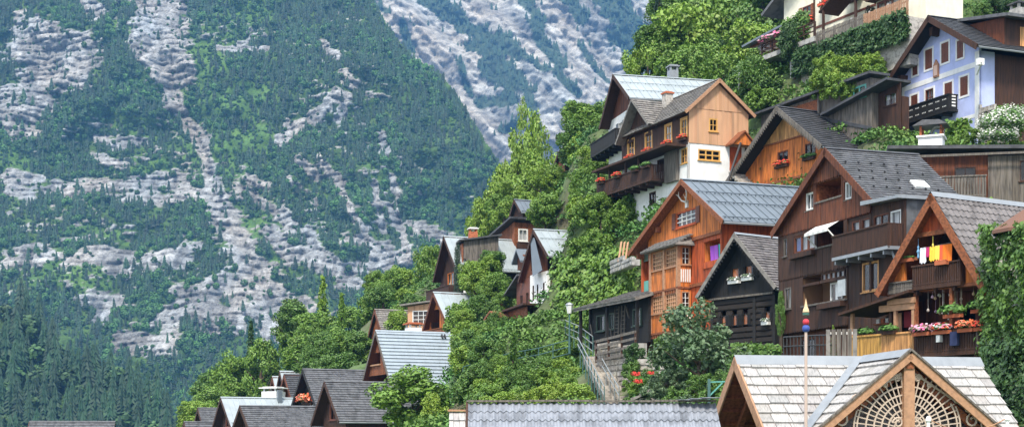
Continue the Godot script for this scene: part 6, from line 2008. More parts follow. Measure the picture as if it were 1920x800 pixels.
func pavilion() -> void:
	var p := thing("market_pavilion", "wooden pavilion with pale shingle roof and a fan shaped lattice in its gable", "pavilion", at(1617, 673, 49) - Vector3(0, 6.0, 0), deg_to_rad(9.0))
	var A := 6.0
	var run := 3.7
	var drop := 3.0
	var ln := Vector2(run, drop).length()
	var deck := Mb.new()
	var f := Transform3D(Basis(Vector3(1, 0, 0), Vector3(0, run, drop) / ln, Vector3(0, -drop, run) / ln), Vector3(-4.3, A, 0))
	var b := Transform3D(Basis(Vector3(-1, 0, 0), Vector3(0, run, -drop) / ln, Vector3(0, -drop, -run) / ln), Vector3(4.1, A, 0))
	deck.t = f
	deck.box(0, 8.4, -0.14, -0.03, 0, ln)
	deck.t = b
	deck.box(0, 8.4, -0.14, -0.03, 0, ln)
	var roof := put(deck, "roof", M.rafter, p)
	var op := {"pw": 0.52, "ph": 0.44, "th": 0.03, "parts": true}
	cover(roof, f, 8.4, ln, "shingle", M.shingle_new, op)
	cover(roof, b, 8.4, ln, "plain", M.shingle_old)
	# cross gable
	var cd := Mb.new()
	var zf := 3.75
	var cr := 3.35
	var cdrop := 2.72
	var cl := Vector2(cr, cdrop).length()
	var tl := Transform3D(Basis(Vector3(0, 0, 1), Vector3(-cdrop, cr, 0) / cl, Vector3(-cr, -cdrop, 0) / cl), Vector3(0, A, -0.2))
	var tr := Transform3D(Basis(Vector3(0, 0, -1), Vector3(cdrop, cr, 0) / cl, Vector3(cr, -cdrop, 0) / cl), Vector3(0, A, zf))
	for t in [tl, tr]:
		cd.t = t
		cd.box(0, zf + 0.2, -0.14, -0.03, 0, cl)
	var croof := put(cd, "gable_roof", M.rafter, p)
	cover(croof, tl, zf + 0.2, cl, "shingle", M.shingle_new, {"pw": 0.55, "ph": 0.46, "th": 0.03, "parts": true})
	cover(croof, tr, zf + 0.2, cl, "shingle", M.shingle_new, {"pw": 0.55, "ph": 0.46, "th": 0.03, "parts": true})
	# metal ridge caps and the valley flashing
	var cap := Mb.new()
	cap.quad(Vector3(-4.35, A - 0.22, 0.32), Vector3(4.15, A - 0.22, 0.32), Vector3(4.15, A + 0.1, 0), Vector3(-4.35, A + 0.1, 0))
	cap.quad(Vector3(4.15, A - 0.22, -0.32), Vector3(-4.35, A - 0.22, -0.32), Vector3(-4.35, A + 0.1, 0), Vector3(4.15, A + 0.1, 0))
	put(cap, "ridge_cap", M.zinc, roof)
	var cc := Mb.new()
	cc.quad(Vector3(-0.3, A - 0.14, 0.1), Vector3(-0.3, A - 0.14, zf + 0.06), Vector3(0, A + 0.12, zf + 0.06), Vector3(0, A + 0.12, 0.1))
	cc.quad(Vector3(0.3, A - 0.14, zf + 0.06), Vector3(0.3, A - 0.14, 0.1), Vector3(0, A + 0.12, 0.1), Vector3(0, A + 0.12, zf + 0.06))
	put(cc, "ridge_cap", M.zinc, croof)
	for sg in [-1.0, 1.0]:
		var va := Mb.new()
		var n0 := Vector3(sg * 0.1, A - 0.0, 0.1)
		var n1 := Vector3(sg * 3.2, A - 3.2 * 0.812 + 0.10, 3.2)
		va.beam(n0 + Vector3(0, 0.06, 0), n1 + Vector3(0, 0.04, 0), 0.3, 0.05)
		put(va, "valley_flashing", M.zinc, roof)
	# rafters and purlins seen under the open end
	for k in 7:
		var s := 0.35 + k * 0.68
		for t in [f, b]:
			var m := Mb.new()
			m.t = t
			m.box(0.05, 8.35, -0.26, -0.143, s, s + 0.11)
			put(m, "purlin", M.rafter, roof)
	for t in [f, b]:
		var m := Mb.new()
		m.t = t
		if t == f: m.box(-0.06, 0.0, -0.3, 0.03, 0, ln)
		else: m.box(8.4, 8.46, -0.3, 0.03, 0, ln)
		put(m, "barge_board", M.beam, roof)
		var m2 := Mb.new()
		m2.t = t
		for x in [0.9, 2.6, 4.2, 5.8, 7.5]: m2.box(x, x + 0.18, -0.46, -0.263, 0.1, ln - 0.2)
		put(m2, "rafters", M.rafter, roof)
	for x in [-3.4, 3.2]:
		for z in [-2.4, 2.4]: slab(p, "post", M.beam, [x, x + 0.24, 0.0, A - 2.3, z - 0.12, z + 0.12])
	# front truss: barge boards, king post, tie beam
	for sg in [-1.0, 1.0]:
		var bb := Mb.new()
		var a := Vector3(0, A - 0.08, zf + 0.05)
		var e := Vector3(sg * cr, A - cdrop - 0.08, zf + 0.05)
		bb.beam(a, e, 0.08, 0.3)
		put(bb, "barge_board", M.beam, croof)
		var bt := Mb.new()
		bt.beam(a + Vector3(0, 0.16, 0.03), e + Vector3(0, 0.16, 0.03), 0.12, 0.06)
		put(bt, "barge_trim", M.grey_wood, croof)
		var rf := Mb.new()
		rf.beam(Vector3(0, A - 0.42, zf - 0.35), Vector3(sg * cr, A - cdrop - 0.42, zf - 0.35), 0.2, 0.24)
		put(rf, "truss_rafter", M.rafter, p)
	slab(p, "king_post", M.beam, [-0.17, 0.17, A - 3.0, A - 0.4, zf - 0.32, zf - 0.02])
	slab(p, "ridge_purlin", M.rafter, [-0.12, 0.12, A - 0.5, A - 0.22, -0.5, zf + 0.02])
	slab(p, "tie_beam", M.beam, [-3.1, 3.1, A - 2.62, A - 2.36, zf - 0.3, zf - 0.12])
	for x in [-2.9, 2.6]: slab(p, "post", M.beam, [x, x + 0.26, 0.0, A - 2.62, zf - 0.34, zf - 0.1])
	# the fan lattice
	var la := Mb.new()
	var c := Vector3(0, A - 2.34, zf - 0.18)
	for ring in [0.42, 0.62, 0.84, 1.08, 1.34, 1.62, 1.72]:
		var steps := 36
		for k in steps:
			var a0 := PI * k / steps
			var a1 := PI * (k + 1) / steps
			var q0 := c + Vector3(cos(a0) * ring, sin(a0) * ring * 0.98, 0)
			var q1 := c + Vector3(cos(a1) * ring, sin(a1) * ring * 0.98, 0)
			if q0.y < A - 0.5 - absf(q0.x) * 0.81 + 0.05: la.beam(q0, q1, 0.04, 0.045)
	for k in range(1, 26):
		var a := PI * k / 26.0
		var d := Vector3(cos(a), sin(a) * 0.98, 0)
		la.beam(c + d * (0.42 if k % 2 == 0 else 0.84), c + d * 1.72, 0.035, 0.035)
	put(la, "fan_lattice", M.lattice, p)
	var sc := Mb.new()
	for sg in [-1.0, 1.0]:
		for s in [[2.12, -2.06, 0.26], [1.62, -1.42, 0.15], [2.5, -2.2, 0.13], [0.34, -0.78, 0.13], [0.3, -2.14, 0.18], [0.72, -1.0, 0.08], [1.98, -1.72, 0.11]]:
			var pts := []
			var rad := []
			for k in 15:
				var t := k / 14.0
				var ang := t * 9.0
				var rr: float = s[2] * (1.0 - 0.75 * t)
				pts.append(Vector3(sg * (s[0] + cos(ang) * rr), A + s[1] + sin(ang) * rr, zf - 0.18))
				rad.append(0.036)
			sc.tube(pts, rad, 5)
	for sg in [-1.0, 1.0]: sc.beam(Vector3(sg * 0.2, A - 0.62, zf - 0.18), Vector3(sg * 2.9, A - 2.3, zf - 0.18), 0.03, 0.06)
	put(sc, "scrollwork", M.lattice, p)

func tile_roof_building() -> void:
	var p := thing("tile_roof_building", "low building with a long pale grey wave tiled roof in the foreground", "building", at(878, 757, 47) - Vector3(0, 4.5, 0), deg_to_rad(1.0))
	var A := 4.5
	var run := 2.6
	var drop := 1.9
	var ln := Vector2(run, drop).length()
	var f := Transform3D(Basis(Vector3(1, 0, 0), Vector3(0, run, drop) / ln, Vector3(0, -drop, run) / ln), Vector3(0, A, 0))
	var b := Transform3D(Basis(Vector3(-1, 0, 0), Vector3(0, run, -drop) / ln, Vector3(0, -drop, -run) / ln), Vector3(7.8, A, 0))
	var d := Mb.new()
	for t in [f, b]:
		d.t = t
		d.box(0, 7.8, -0.14, -0.03, 0, ln)
	var roof := put(d, "roof", M.umber, p)
	cover(roof, f, 7.8, ln, "tile", M.corrugated, {"pw": 0.2, "ph": 0.46, "wave": 0.06})
	cover(roof, b, 7.8, ln, "plain", M.corrugated)
	for k in 4: slab(roof, "ridge_board", M.grey_wood, [-0.05 + k * 1.97, 1.9 + k * 1.97, A + 0.06 + (k % 2) * 0.012, A + 0.12 + (k % 2) * 0.012, -0.14, 0.12])
	var bb := Mb.new()
	bb.t = f
	bb.box(-0.08, -0.004, -0.3, 0.08, 0, ln)
	put(bb, "barge_board", M.umber, roof)
	var g := Mb.new()
	g.prism([Vector2(-2.3, 0), Vector2(2.3, 0), Vector2(2.3, A - 1.85), Vector2(0, A - 0.18), Vector2(-2.3, A - 1.85)], 0, 0.1)
	put(g, "gable_wall", M.orange, p, Transform3D(Basis(Vector3(0, 0, 1), Vector3.UP, Vector3(-1, 0, 0)), Vector3(0.5, 0, 0)))
	slab(p, "front_wall", M.brown, [0.45, 7.6, 0, A - 1.75, 2.1, 2.25])
	slab(p, "back_wall", M.brown, [0.45, 7.6, 0, A - 1.75, -2.25, -2.1])
	# slipped sheets on the near end of the ridge
	for k in 3: slab(roof, "loose_sheet", M.corrugated, [6.6 + k * 0.35, 7.2 + k * 0.35, A + 0.12 + k * 0.03, A + 0.14 + k * 0.03, -0.1, 0.35 + 0.1 * k])
	var s := thing("shingle_hut", "small hut with grey wooden shingle roof beside the wave tiled building", "hut", at(842, 771, 50) - Vector3(0, 3.5, 0), deg_to_rad(2.0))
	var r2 := Mb.new()
	r2.prism([Vector2(-1.6, 2.1), Vector2(1.6, 2.1), Vector2(0, 3.47)], -0.02, 0.74)
	var hr := put(r2, "roof", M.umber, s, Transform3D(Basis(Vector3(0, 0, 1), Vector3.UP, Vector3(-1, 0, 0)), Vector3(0.76, 0, 0)))
	var fl := Vector2(1.7, 1.45).length()
	cover(s, Transform3D(Basis(Vector3(1, 0, 0), Vector3(0, 1.7, 1.45) / fl, Vector3(0, -1.45, 1.7) / fl), Vector3(0, 3.5, 0)), 0.76, fl, "shingle", M.shingle_new, {"pw": 0.2, "ph": 0.4, "th": 0.025, "parts": true})
	slab(s, "ridge_board", M.beam, [-0.05, 0.8, 3.5, 3.56, -0.1, 0.1])
	slab(s, "wall", M.brown, [0.08, 0.7, 0.0, 2.1, -1.3, 1.3])

func striped_pole() -> void:
	var p := thing("ornamental_pole", "slim pale pole topped by a red ball, a blue ball and a gilt point", "pole", at(1512, 885, 44))
	var top := (885.0 - 622.0) / FOCAL * 44.0
	var s := Mb.new()
	s.lathe([Vector2(0.06, -1.0), Vector2(0.052, 0.5), Vector2(0.042, top)], 12)
	put(s, "shaft", mat(lc(0.48, 0.37, 0.32), 0.7), p)
	for b in [[0.10, 0.115, Color(0.03, 0.07, 0.30), "blue_ball"], [0.29, 0.10, Color(0.5, 0.03, 0.05), "red_ball"]]:
		var m := Mb.new()
		m.col = b[2]
		var pr := []
		for k in 9: pr.append(Vector2(sin(PI * k / 8.0) * b[1], top + b[0] - cos(PI * k / 8.0) * b[1]))
		m.lathe(pr, 14)
		put(m, b[3], M.paint, p)
	var g := Mb.new()
	g.col = Color(0.05, 0.13, 0.1)
	g.lathe([Vector2(0.0, top + 0.46), Vector2(0.1, top + 0.5), Vector2(0.1, top + 0.56), Vector2(0.0, top + 0.6)], 10)
	put(g, "green_collar", M.paint, p)
	var t := Mb.new()
	t.col = Color(0.62, 0.45, 0.26)
	t.lathe([Vector2(0.1, top + 0.58), Vector2(0.085, top + 0.66), Vector2(0.05, top + 0.74), Vector2(0.03, top + 0.85), Vector2(0.0, top + 1.0)], 10)
	put(t, "gilt_point", M.paint, p)

func rope_posts() -> void:
	var a := at(1742, 770, 42)
	var b := at(1890, 768, 42)
	for k in 2:
		var o := thing("rope_post", "white post with a round head before the pavilion gable" if k == 0 else "white post with a flat head beside the pavilion's near corner", "post", (a if k == 0 else b) - Vector3(0, 2.36, 0))
		var m := Mb.new()
		m.lathe([Vector2(0.05, 0), Vector2(0.05, 2.05), Vector2(0.08, 2.07), Vector2(0.08, 2.13), Vector2(0.05, 2.2), Vector2(0.0, 2.22)], 10)
		put(m, "shaft", M.white_paint, o)
	var r := Mb.new()
	var pts := []
	var rad := []
	for k in 12:
		var t := k / 11.0
		pts.append(a.lerp(b, t) - Vector3(0, 0.22 + 1.4 * t * (1.0 - t), 0))
		rad.append(0.016)
	r.tube(pts, rad, 6)
	var rope := thing("rope", "pale rope slung between the two white posts", "rope")
	put(r, "strand", M.beam, rope)

# ---------------------------------------------------------------- stairs, walls, lamp
func stone_wall(called: String, label: String, a: Vector3, b: Vector3, hh: float, size: float, m: Material) -> void:
	var o := thing(called, label, "wall", a, atan2(-(b - a).z, (b - a).x))
	var ln := Vector2((b - a).x, (b - a).z).length()
	var rise := (b - a).y
	slab(o, "core", M.concrete, [0.05, ln - 0.05, -hh, minf(0.0, rise) - 0.08, -0.5, -0.06])
	var y := -hh
	while y < maxf(rise, 0.0) - 0.05:
		var x := -rng.randf() * size
		var rh := size * rng.randf_range(0.5, 0.75)
		while x < ln:
			var w := size * rng.randf_range(0.7, 1.5)
			var xa := maxf(x, 0) + 0.015
			var xb := minf(x + w, ln) - 0.015
			x += w
			if xb - xa < 0.08 or y + rh * 0.5 > rise * (xa + xb) / 2.0 / ln: continue
			var s := Mb.new()
			var g := rng.randf_range(0.75, 1.5)
			s.col = Color(g, g * 0.98, g * rng.randf_range(0.88, 0.98))
			var z := rng.randf_range(0.0, 0.06)
			s.box(xa, xb, y + 0.015, y + rh - 0.015, -0.15, z)
			s.quad(Vector3(xa + 0.04, y + 0.05, z + 0.03), Vector3(xb - 0.04, y + 0.05, z + 0.03), Vector3(xb - 0.04, y + rh - 0.05, z + 0.03), Vector3(xa + 0.04, y + rh - 0.05, z + 0.03))
			put(s, "stone", m, o)
		y += rh

func railing(called: String, label: String, pts: Array, hh: float, bars: int, m: Material, post_m: Material, step := 1.2) -> void:
	var o := thing(called, label, "railing")
	for k in bars:
		var y := hh * (1.0 - k * 0.42)
		var line := []
		var rad := []
		for p in pts:
			line.append(p + Vector3(0, y, 0))
			rad.append(0.032)
		var mb := Mb.new()
		mb.tube(line, rad, 6)
		put(mb, "rail", m, o)
	for k in pts.size() - 1:
		var a: Vector3 = pts[k]
		var b: Vector3 = pts[k + 1]
		var n := maxi(1, int((b - a).length() / step))
		for j in n:
			var q := a.lerp(b, float(j) / n)
			var mb := Mb.new()
			mb.tube([q - Vector3(0, 0.5, 0), q + Vector3(0, hh, 0)], [0.03, 0.03], 6)
			put(mb, "post", post_m, o)

func build_garden() -> void:
	# the steep flight of steps and its handrails
	var top := at(1112, 664, 88)
	var bot := at(1166, 762, 76)
	var st := thing("stone_stairs", "steep flight of pale stone steps climbing between the gardens", "stairs", bot, 0.0)
	var dir := (top - bot)
	var turn := atan2(dir.x, dir.z)
	st.rotation.y = turn
	var n := 22
	var run := Vector2(dir.x, dir.z).length() / n
	for k in n:
		var s := Mb.new()
		var g := rng.randf_range(0.6, 1.05)
		s.col = Color(g, g * 0.98, g * 0.94)
		var y := dir.y * k / n
		s.box(-0.6, 0.6, y - 0.35, y, run * k, run * (k + 1) + 0.1)
		put(s, "step", M.stone, st)
	railing("stair_handrail", "pale metal handrail along the shrub side of the stone steps", [bot + Vector3(-0.9, 0, 0.2), top + Vector3(-0.9, 0, 0)], 1.0, 2, M.rail_grey, M.rail_green, 1.3)
	railing("stair_middle_rail", "second pale handrail running down the middle of the steps", [bot + Vector3(-0.15, 0.0, 0.2), bot.lerp(top, 0.55) + Vector3(-0.15, 0.0, 0)], 0.95, 2, M.rail_grey, M.rail_grey, 1.5)
	var path := [at(1112, 664, 88), at(1085, 642, 94), at(1060, 630, 99), at(1030, 626, 105), at(1000, 632, 108)]
	railing("path_railing", "pale curved railing on the path above the stone steps", path, 1.05, 3, M.rail_grey, M.rail_green, 1.4)
	railing("bank_railing", "green railing along the lower path on the shrubby bank", [at(868, 716, 100), at(905, 703, 99), at(960, 690, 97), at(1010, 682, 95), at(1065, 668, 92)], 1.0, 3, M.rail_green, M.rail_green, 1.3)
	railing("upper_bank_railing", "short green railing above the middle of the shrubby bank", [at(925, 662, 106), at(950, 650, 106)], 1.0, 2, M.rail_green, M.rail_green, 1.2)
	# walls of rough blocks
	stone_wall("terrace_block_wall", "whitish block wall below the tool barn fence", at(1116, 648, 86), at(1198, 640, 80), 3.2, 0.55, M.stone)
	stone_wall("house_foot_wall", "pale rubble wall at the foot of the blue house", at(1836, 196, 93), at(1900, 208, 90), 3.2, 0.5, M.stone)
	stone_wall("garden_rubble_wall", "rubble wall below the white porch house", at(846, 628, 112), at(880, 640, 110), 3.0, 0.45, M.stone)
	stone_wall("corner_rubble_wall", "bright rubble wall behind the red roses", at(1196, 672, 77), at(1275, 690, 75), 3.0, 0.5, M.stone)
	# fence before the tool barn
	var fa := at(1118, 680, 85)
	var fb := at(1192, 664, 79.5)
	var fe := thing("rail_fence", "brown rail fence before the black tool barn", "fence")
	for k in 4:
		var q := fa.lerp(fb, k / 3.0)
		beam_part(fe, "post", M.umber, q, q + Vector3(0, 1.25, 0), 0.12, 0.12)
	for y in [0.1, 0.45, 0.85, 1.2]: beam_part(fe, "rail", M.grey_wood, fa + Vector3(0, y, 0.08), fb + Vector3(0, y, 0.08), 0.06, 0.14)
	# street lamp
	var lp := thing("street_lamp", "green street lamp with a white glass lantern above the railing", "lamp", at(1068, 640, 96))
	var hgt := (640.0 - 588.0) / FOCAL * 96.0
	var s := Mb.new()
	s.lathe([Vector2(0.09, -0.8), Vector2(0.06, 0.3), Vector2(0.045, hgt)], 8)
	put(s, "pole", M.rail_green, lp)
	var gl := Mb.new()
	gl.lathe([Vector2(0.0, hgt), Vector2(0.13, hgt + 0.02), Vector2(0.24, hgt + 0.55), Vector2(0.0, hgt + 0.56)], 6)
	put(gl, "lantern", M.white_paint, lp)
	var cp := Mb.new()
	cp.lathe([Vector2(0.28, hgt + 0.56), Vector2(0.2, hgt + 0.66), Vector2(0.0, hgt + 0.75)], 6)
	put(cp, "lantern_cap", M.zinc, lp)
	# low shingled roof among the bushes and a teal pipe post
	var lr := thing("fallen_shingle_roof", "low weathered shingle roof slanting among the bushes beside the rose", "hut", at(1240, 738, 66), deg_to_rad(-20.0))
	var rb := Mb.new()
	rb.prism([Vector2(-1.1, -0.35), Vector2(0.9, 0.55), Vector2(0.9, 0.65), Vector2(-1.1, -0.25)], -1.2, 1.0)
	put(rb, "roof", M.shingle_old, lr)
	var up := Vector3(-0.41, 0.91, 0)
	cover(lr, Transform3D(Basis(Vector3(0, 0, 1), up, Vector3(-0.91, -0.41, 0)), Vector3(0.9, 0.67, -1.2)), 2.2, 2.2, "shingle", M.shingle_old, {"pw": 0.28, "ph": 0.4, "th": 0.03, "parts": true, "pale": 0.4})
	slab(lr, "wall", M.stone, [-0.8, 0.8, -2.5, -0.2, -1.0, 0.8])
	var tp := thing("teal_pipe_post", "teal metal post with a slanting stay before the leafy shrub", "post", at(1330, 765, 56))
	beam_part(tp, "post", M.rail_green, Vector3(0, -1, 0), Vector3(0, 1.1, 0), 0.1, 0.1)
	beam_part(tp, "stay", M.teal_paint, Vector3(0, 0.45, 0), Vector3(0.5, 0.95, 0), 0.05, 0.05)
	beam_part(tp, "arm", M.teal_paint, Vector3(0, 0.98, 0), Vector3(0.6, 1.0, 0), 0.05, 0.05)
	# lumber stack and bench frame up in the trees
	var lb := thing("timber_stack", "stack of weathered timber under a bent steel pipe among the trees", "timber", at(1395, 172, 112), 0.4)
	for k in 7: beam_part(lb, "timber", M.grey_wood if k % 3 else M.rafter, Vector3(-0.7 + rng.randf() * 0.3, k * 0.17, rng.randf() * 0.5), Vector3(1.0 + rng.randf() * 0.3, k * 0.17 + 0.35, rng.randf() * 0.5), 0.14, 0.12)
	var bp := Mb.new()
	bp.tube([Vector3(-0.8, -0.3, 0.6), Vector3(-0.75, 1.2, 0.6), Vector3(-0.5, 1.45, 0.6), Vector3(1.2, 1.75, 0.4)], [0.06, 0.06, 0.06, 0.06], 6)
	put(bp, "steel_pipe", M.rail_grey, lb)
	# planks leaning by the hedge wall
	var pk := thing("leaning_planks", "pale planks leaning on the garden wall under the vines", "planks", at(1160, 478, 95), 0.5)
	for k in 3: beam_part(pk, "plank", M.pale_wood, Vector3(k * 0.25, -0.4, 0), Vector3(k * 0.25 + 0.35, 0.9, -0.2), 0.16, 0.04)
	stone_wall("garden_low_wall", "low grey garden wall beneath the vines", at(1145, 488, 97), at(1186, 480, 92), 0.9, 0.5, M.concrete)
	# yard fence and gate at the foot of the brown house
	railing("yard_fence", "dark iron yard fence at the foot of the brown house", [at(1470, 674, 60), at(1530, 672, 58), at(1560, 672, 57)], 0.9, 2, M.iron, M.iron, 0.22)
	var wg := thing("white_gate", "pale wooden gate panel beside the yellow deck", "gate", at(1575, 676, 57), -0.3)
	for k in 6: slab(wg, "slat", M.shingle_old if k in [0, 5] else M.grey_wood, [-0.5 + k * 0.2, -0.34 + k * 0.2, 0.0, 1.2, 0.0, 0.05])
	slab(wg, "rail", M.white_paint, [-0.5, 0.66, 1.0, 1.1, -0.05, -0.004])
	# brown garden parasol at the edge of the ivy
	var pa := thing("brown_canopy", "brown fabric canopy above the ivy wall", "canopy", at(1920, 432, 53))
	var cm := Mb.new()
	cm.col = Color(0.16, 0.085, 0.06)
	for k in 8:
		var a0 := TAU * k / 8.0
		var a1 := TAU * (k + 1) / 8.0
		cm.tri(Vector3(0, 0.75, 0), Vector3(cos(a1) * 1.1, 0, sin(a1) * 1.1), Vector3(cos(a0) * 1.1, 0, sin(a0) * 1.1))
		cm.quad(Vector3(cos(a0) * 1.1, -0.12, sin(a0) * 1.1), Vector3(cos(a1) * 1.1, -0.12, sin(a1) * 1.1), Vector3(cos(a1) * 1.1, 0, sin(a1) * 1.1), Vector3(cos(a0) * 1.1, 0, sin(a0) * 1.1))
	put(cm, "fabric", M.cloth, pa)
	beam_part(pa, "pole", M.umber, Vector3(0, -2.0, 0), Vector3(0, 0.7, 0), 0.06, 0.06)
# ---------------------------------------------------------------- trees and shrubs
var crowns := {}
var greens := []

func leaf_quad(mb: Mb, p: Vector3, nn: Vector3, s: float, r: RandomNumberGenerator) -> void:
	var q := Vector3(r.randfn(), r.randfn(), r.randfn()).normalized()
	var e := nn.cross(q).normalized() * s
	var f := nn.cross(e).normalized() * s * 0.62
	var tip := p + e + nn * (-0.25 * s)
	var back_ := p - e + nn * (-0.15 * s)
	mb.quad(back_, p - f, tip, p + f)

# A crown of leaf clumps inside an envelope 2 m wide and 2 m high, standing on y = 0.
func crown_mesh(kind: String, s: int) -> ArrayMesh:
	var r := RandomNumberGenerator.new()
	r.seed = s
	var mb := Mb.new()
	var blobs := []
	var leaf := 0.046
	var count := 8600
	match kind:
		"round":
			for k in 78:
				var d := Vector3(r.randfn(), r.randfn() * 0.9 + 0.15, r.randfn()).normalized() * r.randf_range(0.35, 0.80)
				blobs.append([Vector3(0, 1.05, 0) + d * Vector3(1, 1.05, 1), r.randf_range(0.12, 0.27)])
		"tall":
			for k in 66:
				var y := r.randf_range(0.2, 1.85)
				var w := sin(clampf(y / 2.0, 0.02, 0.98) * PI * 0.9 + 0.25) * 0.78
				var a := r.randf() * TAU
				blobs.append([Vector3(cos(a) * w * r.randf_range(0.3, 0.95), y, sin(a) * w * r.randf_range(0.3, 0.95)), r.randf_range(0.14, 0.27)])
		"loose":
			count = 6600
			for k in 60:
				var d := Vector3(r.randfn(), r.randfn(), r.randfn()).normalized() * r.randf_range(0.3, 0.95)
				blobs.append([Vector3(0, 1.0, 0) + d, r.randf_range(0.10, 0.26)])
		"shrub":
			leaf = 0.07
			count = 4000
			for k in 36:
				var a := r.randf() * TAU
				var q := sqrt(r.randf()) * 0.85
				blobs.append([Vector3(cos(a) * q, r.randf_range(0.2, 1.65) * (1.0 - q * 0.45), sin(a) * q), r.randf_range(0.16, 0.32)])
		"cypress":
			leaf = 0.06
			count = 2400
			for k in 40:
				var y := k / 40.0 * 1.85
				blobs.append([Vector3(r.randfn() * 0.2, y + 0.05, r.randfn() * 0.2), (0.55 * pow(1.0 - y / 2.0, 0.6) + 0.1)])
	for b in blobs:
		var tone := r.randf_range(0.72, 1.22)          # twigs differ in leaf age
		for k in count / blobs.size():
			var d := Vector3(r.randfn(), r.randfn() + 0.2, r.randfn()).normalized()
			var p: Vector3 = b[0] + d * b[1] * pow(r.randf_range(0.25, 1.0), 0.4)
			var g := tone * r.randf_range(0.75, 1.25)
			mb.col = Color(g * r.randf_range(0.85, 1.15), g, g * r.randf_range(0.8, 1.1))
			leaf_quad(mb, p, (d + Vector3(r.randfn(), r.randfn() + 0.6, r.randfn()) * 0.55).normalized(), leaf * r.randf_range(0.7, 1.3), r)
	return mb.mesh()

func spruce_mesh_near(s: int) -> ArrayMesh:      # drooping boughs of needle tufts, 2 m high
	var r := RandomNumberGenerator.new()
	r.seed = s
	var mb := Mb.new()
	for k in 150:
		var y := pow(r.randf(), 1.15) * 1.88 + 0.08
		var ln := (0.62 * pow(1.0 - y / 2.0, 0.8) + 0.04) * r.randf_range(0.7, 1.1)
		var a := r.randf() * TAU
		var out := Vector3(cos(a), 0, sin(a))
		var side := Vector3(-sin(a), 0, cos(a))
		var tone := r.randf_range(0.75, 1.25)
		for j in 14:
			var t := (j + r.randf()) / 14.0
			var p := Vector3(0, y, 0) + out * ln * t + Vector3(0, -0.16 * t * t + 0.05 * t, 0) + side * r.randfn() * 0.045 * (1.2 - t * 0.6)
			var g := tone * r.randf_range(0.8, 1.2)
			mb.col = Color(g, g, g)
			leaf_quad(mb, p, (Vector3.UP + Vector3(r.randfn(), r.randfn(), r.randfn()) * 0.5).normalized(), 0.055, r)
	return mb.mesh()

func get_crown(kind: String, v: int) -> ArrayMesh:
	var key := "%s%d" % [kind, v]
	if not crowns.has(key):
		crowns[key] = spruce_mesh_near(100 + v) if kind == "spruce" else crown_mesh(kind, 50 + v * 7 + kind.length())
	return crowns[key]

# px, top row, base row, distance, width in pixels
func tree(called: String, label: String, category: String, group: String, px: float, top: float, base: float, d: float, wide: float, kind: String, tint: int, variants := 3) -> void:
	var a := at(px, base, d)
	var hh := (base - top) / FOCAL * d
	var rad := wide / 2.0 / FOCAL * d
	var o := thing(called, label, category, a, rng.randf() * TAU, group)
	var stem := 0.0 if kind in ["shrub", "cypress", "spruce"] else 0.16
	mi("crown", get_crown(kind, rng.randi() % variants), greens[tint], o, Transform3D(Basis().scaled(Vector3(rad, hh * (1.0 - stem) / 2.0, rad)), Vector3(0, hh * stem, 0)))
	if kind == "shrub": return
	var mb := Mb.new()
	var tw := clampf(hh * 0.022, 0.05, 0.4)
	mb.tube([Vector3(0, -1.2, 0), Vector3(0.02 * hh, hh * 0.35, 0), Vector3(0, hh * 0.8, 0.01 * hh)], [tw * 1.4, tw, tw * 0.25], 7)
	if stem > 0.0:
		for k in 6:
			var an := TAU * k / 6.0 + rng.randf()
			var y0 := hh * rng.randf_range(0.22, 0.5)
			mb.tube([Vector3(0.015 * hh, y0, 0), Vector3(cos(an) * rad * 0.35, y0 + hh * 0.12, sin(an) * rad * 0.35), Vector3(cos(an) * rad * 0.65, y0 + hh * 0.22, sin(an) * rad * 0.65)], [tw * 0.6, tw * 0.4, tw * 0.15], 5)
	put(mb, "trunk", M.bark, o)

# Leaves hanging in a sheet over a wall or a bank; corners in world space.
func vine(called: String, label: String, c: Array, depth: float, count: int, size: float, tint: int, s: int) -> void:
	var r := RandomNumberGenerator.new()
	r.seed = s
	var a: Vector3 = c[0]
	var o := thing(called, label, "vine", a)
	var mb := Mb.new()
	var nrm: Vector3 = (c[1] - c[0]).cross(c[3] - c[0]).normalized()
	var bulge := FastNoiseLite.new()
	bulge.seed = s
	bulge.frequency = 0.9
	for k in count:
		var u := r.randf()
		var v := r.randf()
		var p: Vector3 = c[0].lerp(c[1], u).lerp(c[3].lerp(c[2], u), v) - a
		var lift := depth * (0.35 + 0.8 * bulge.get_noise_3d(p.x, p.y, p.z)) + r.randf() * depth * 0.4
		p += nrm * lift + Vector3(r.randfn(), r.randfn(), r.randfn()) * size * 0.7
		var g := r.randf_range(0.65, 1.3)
		mb.col = Color(g * r.randf_range(0.85, 1.15), g, g * r.randf_range(0.8, 1.1))
		leaf_quad(mb, p, (nrm + Vector3(0, 0.35, 0) + Vector3(r.randfn(), r.randfn(), r.randfn()) * 0.5).normalized(), size * r.randf_range(0.7, 1.3), r)
	put(mb, "foliage", greens[tint], o)

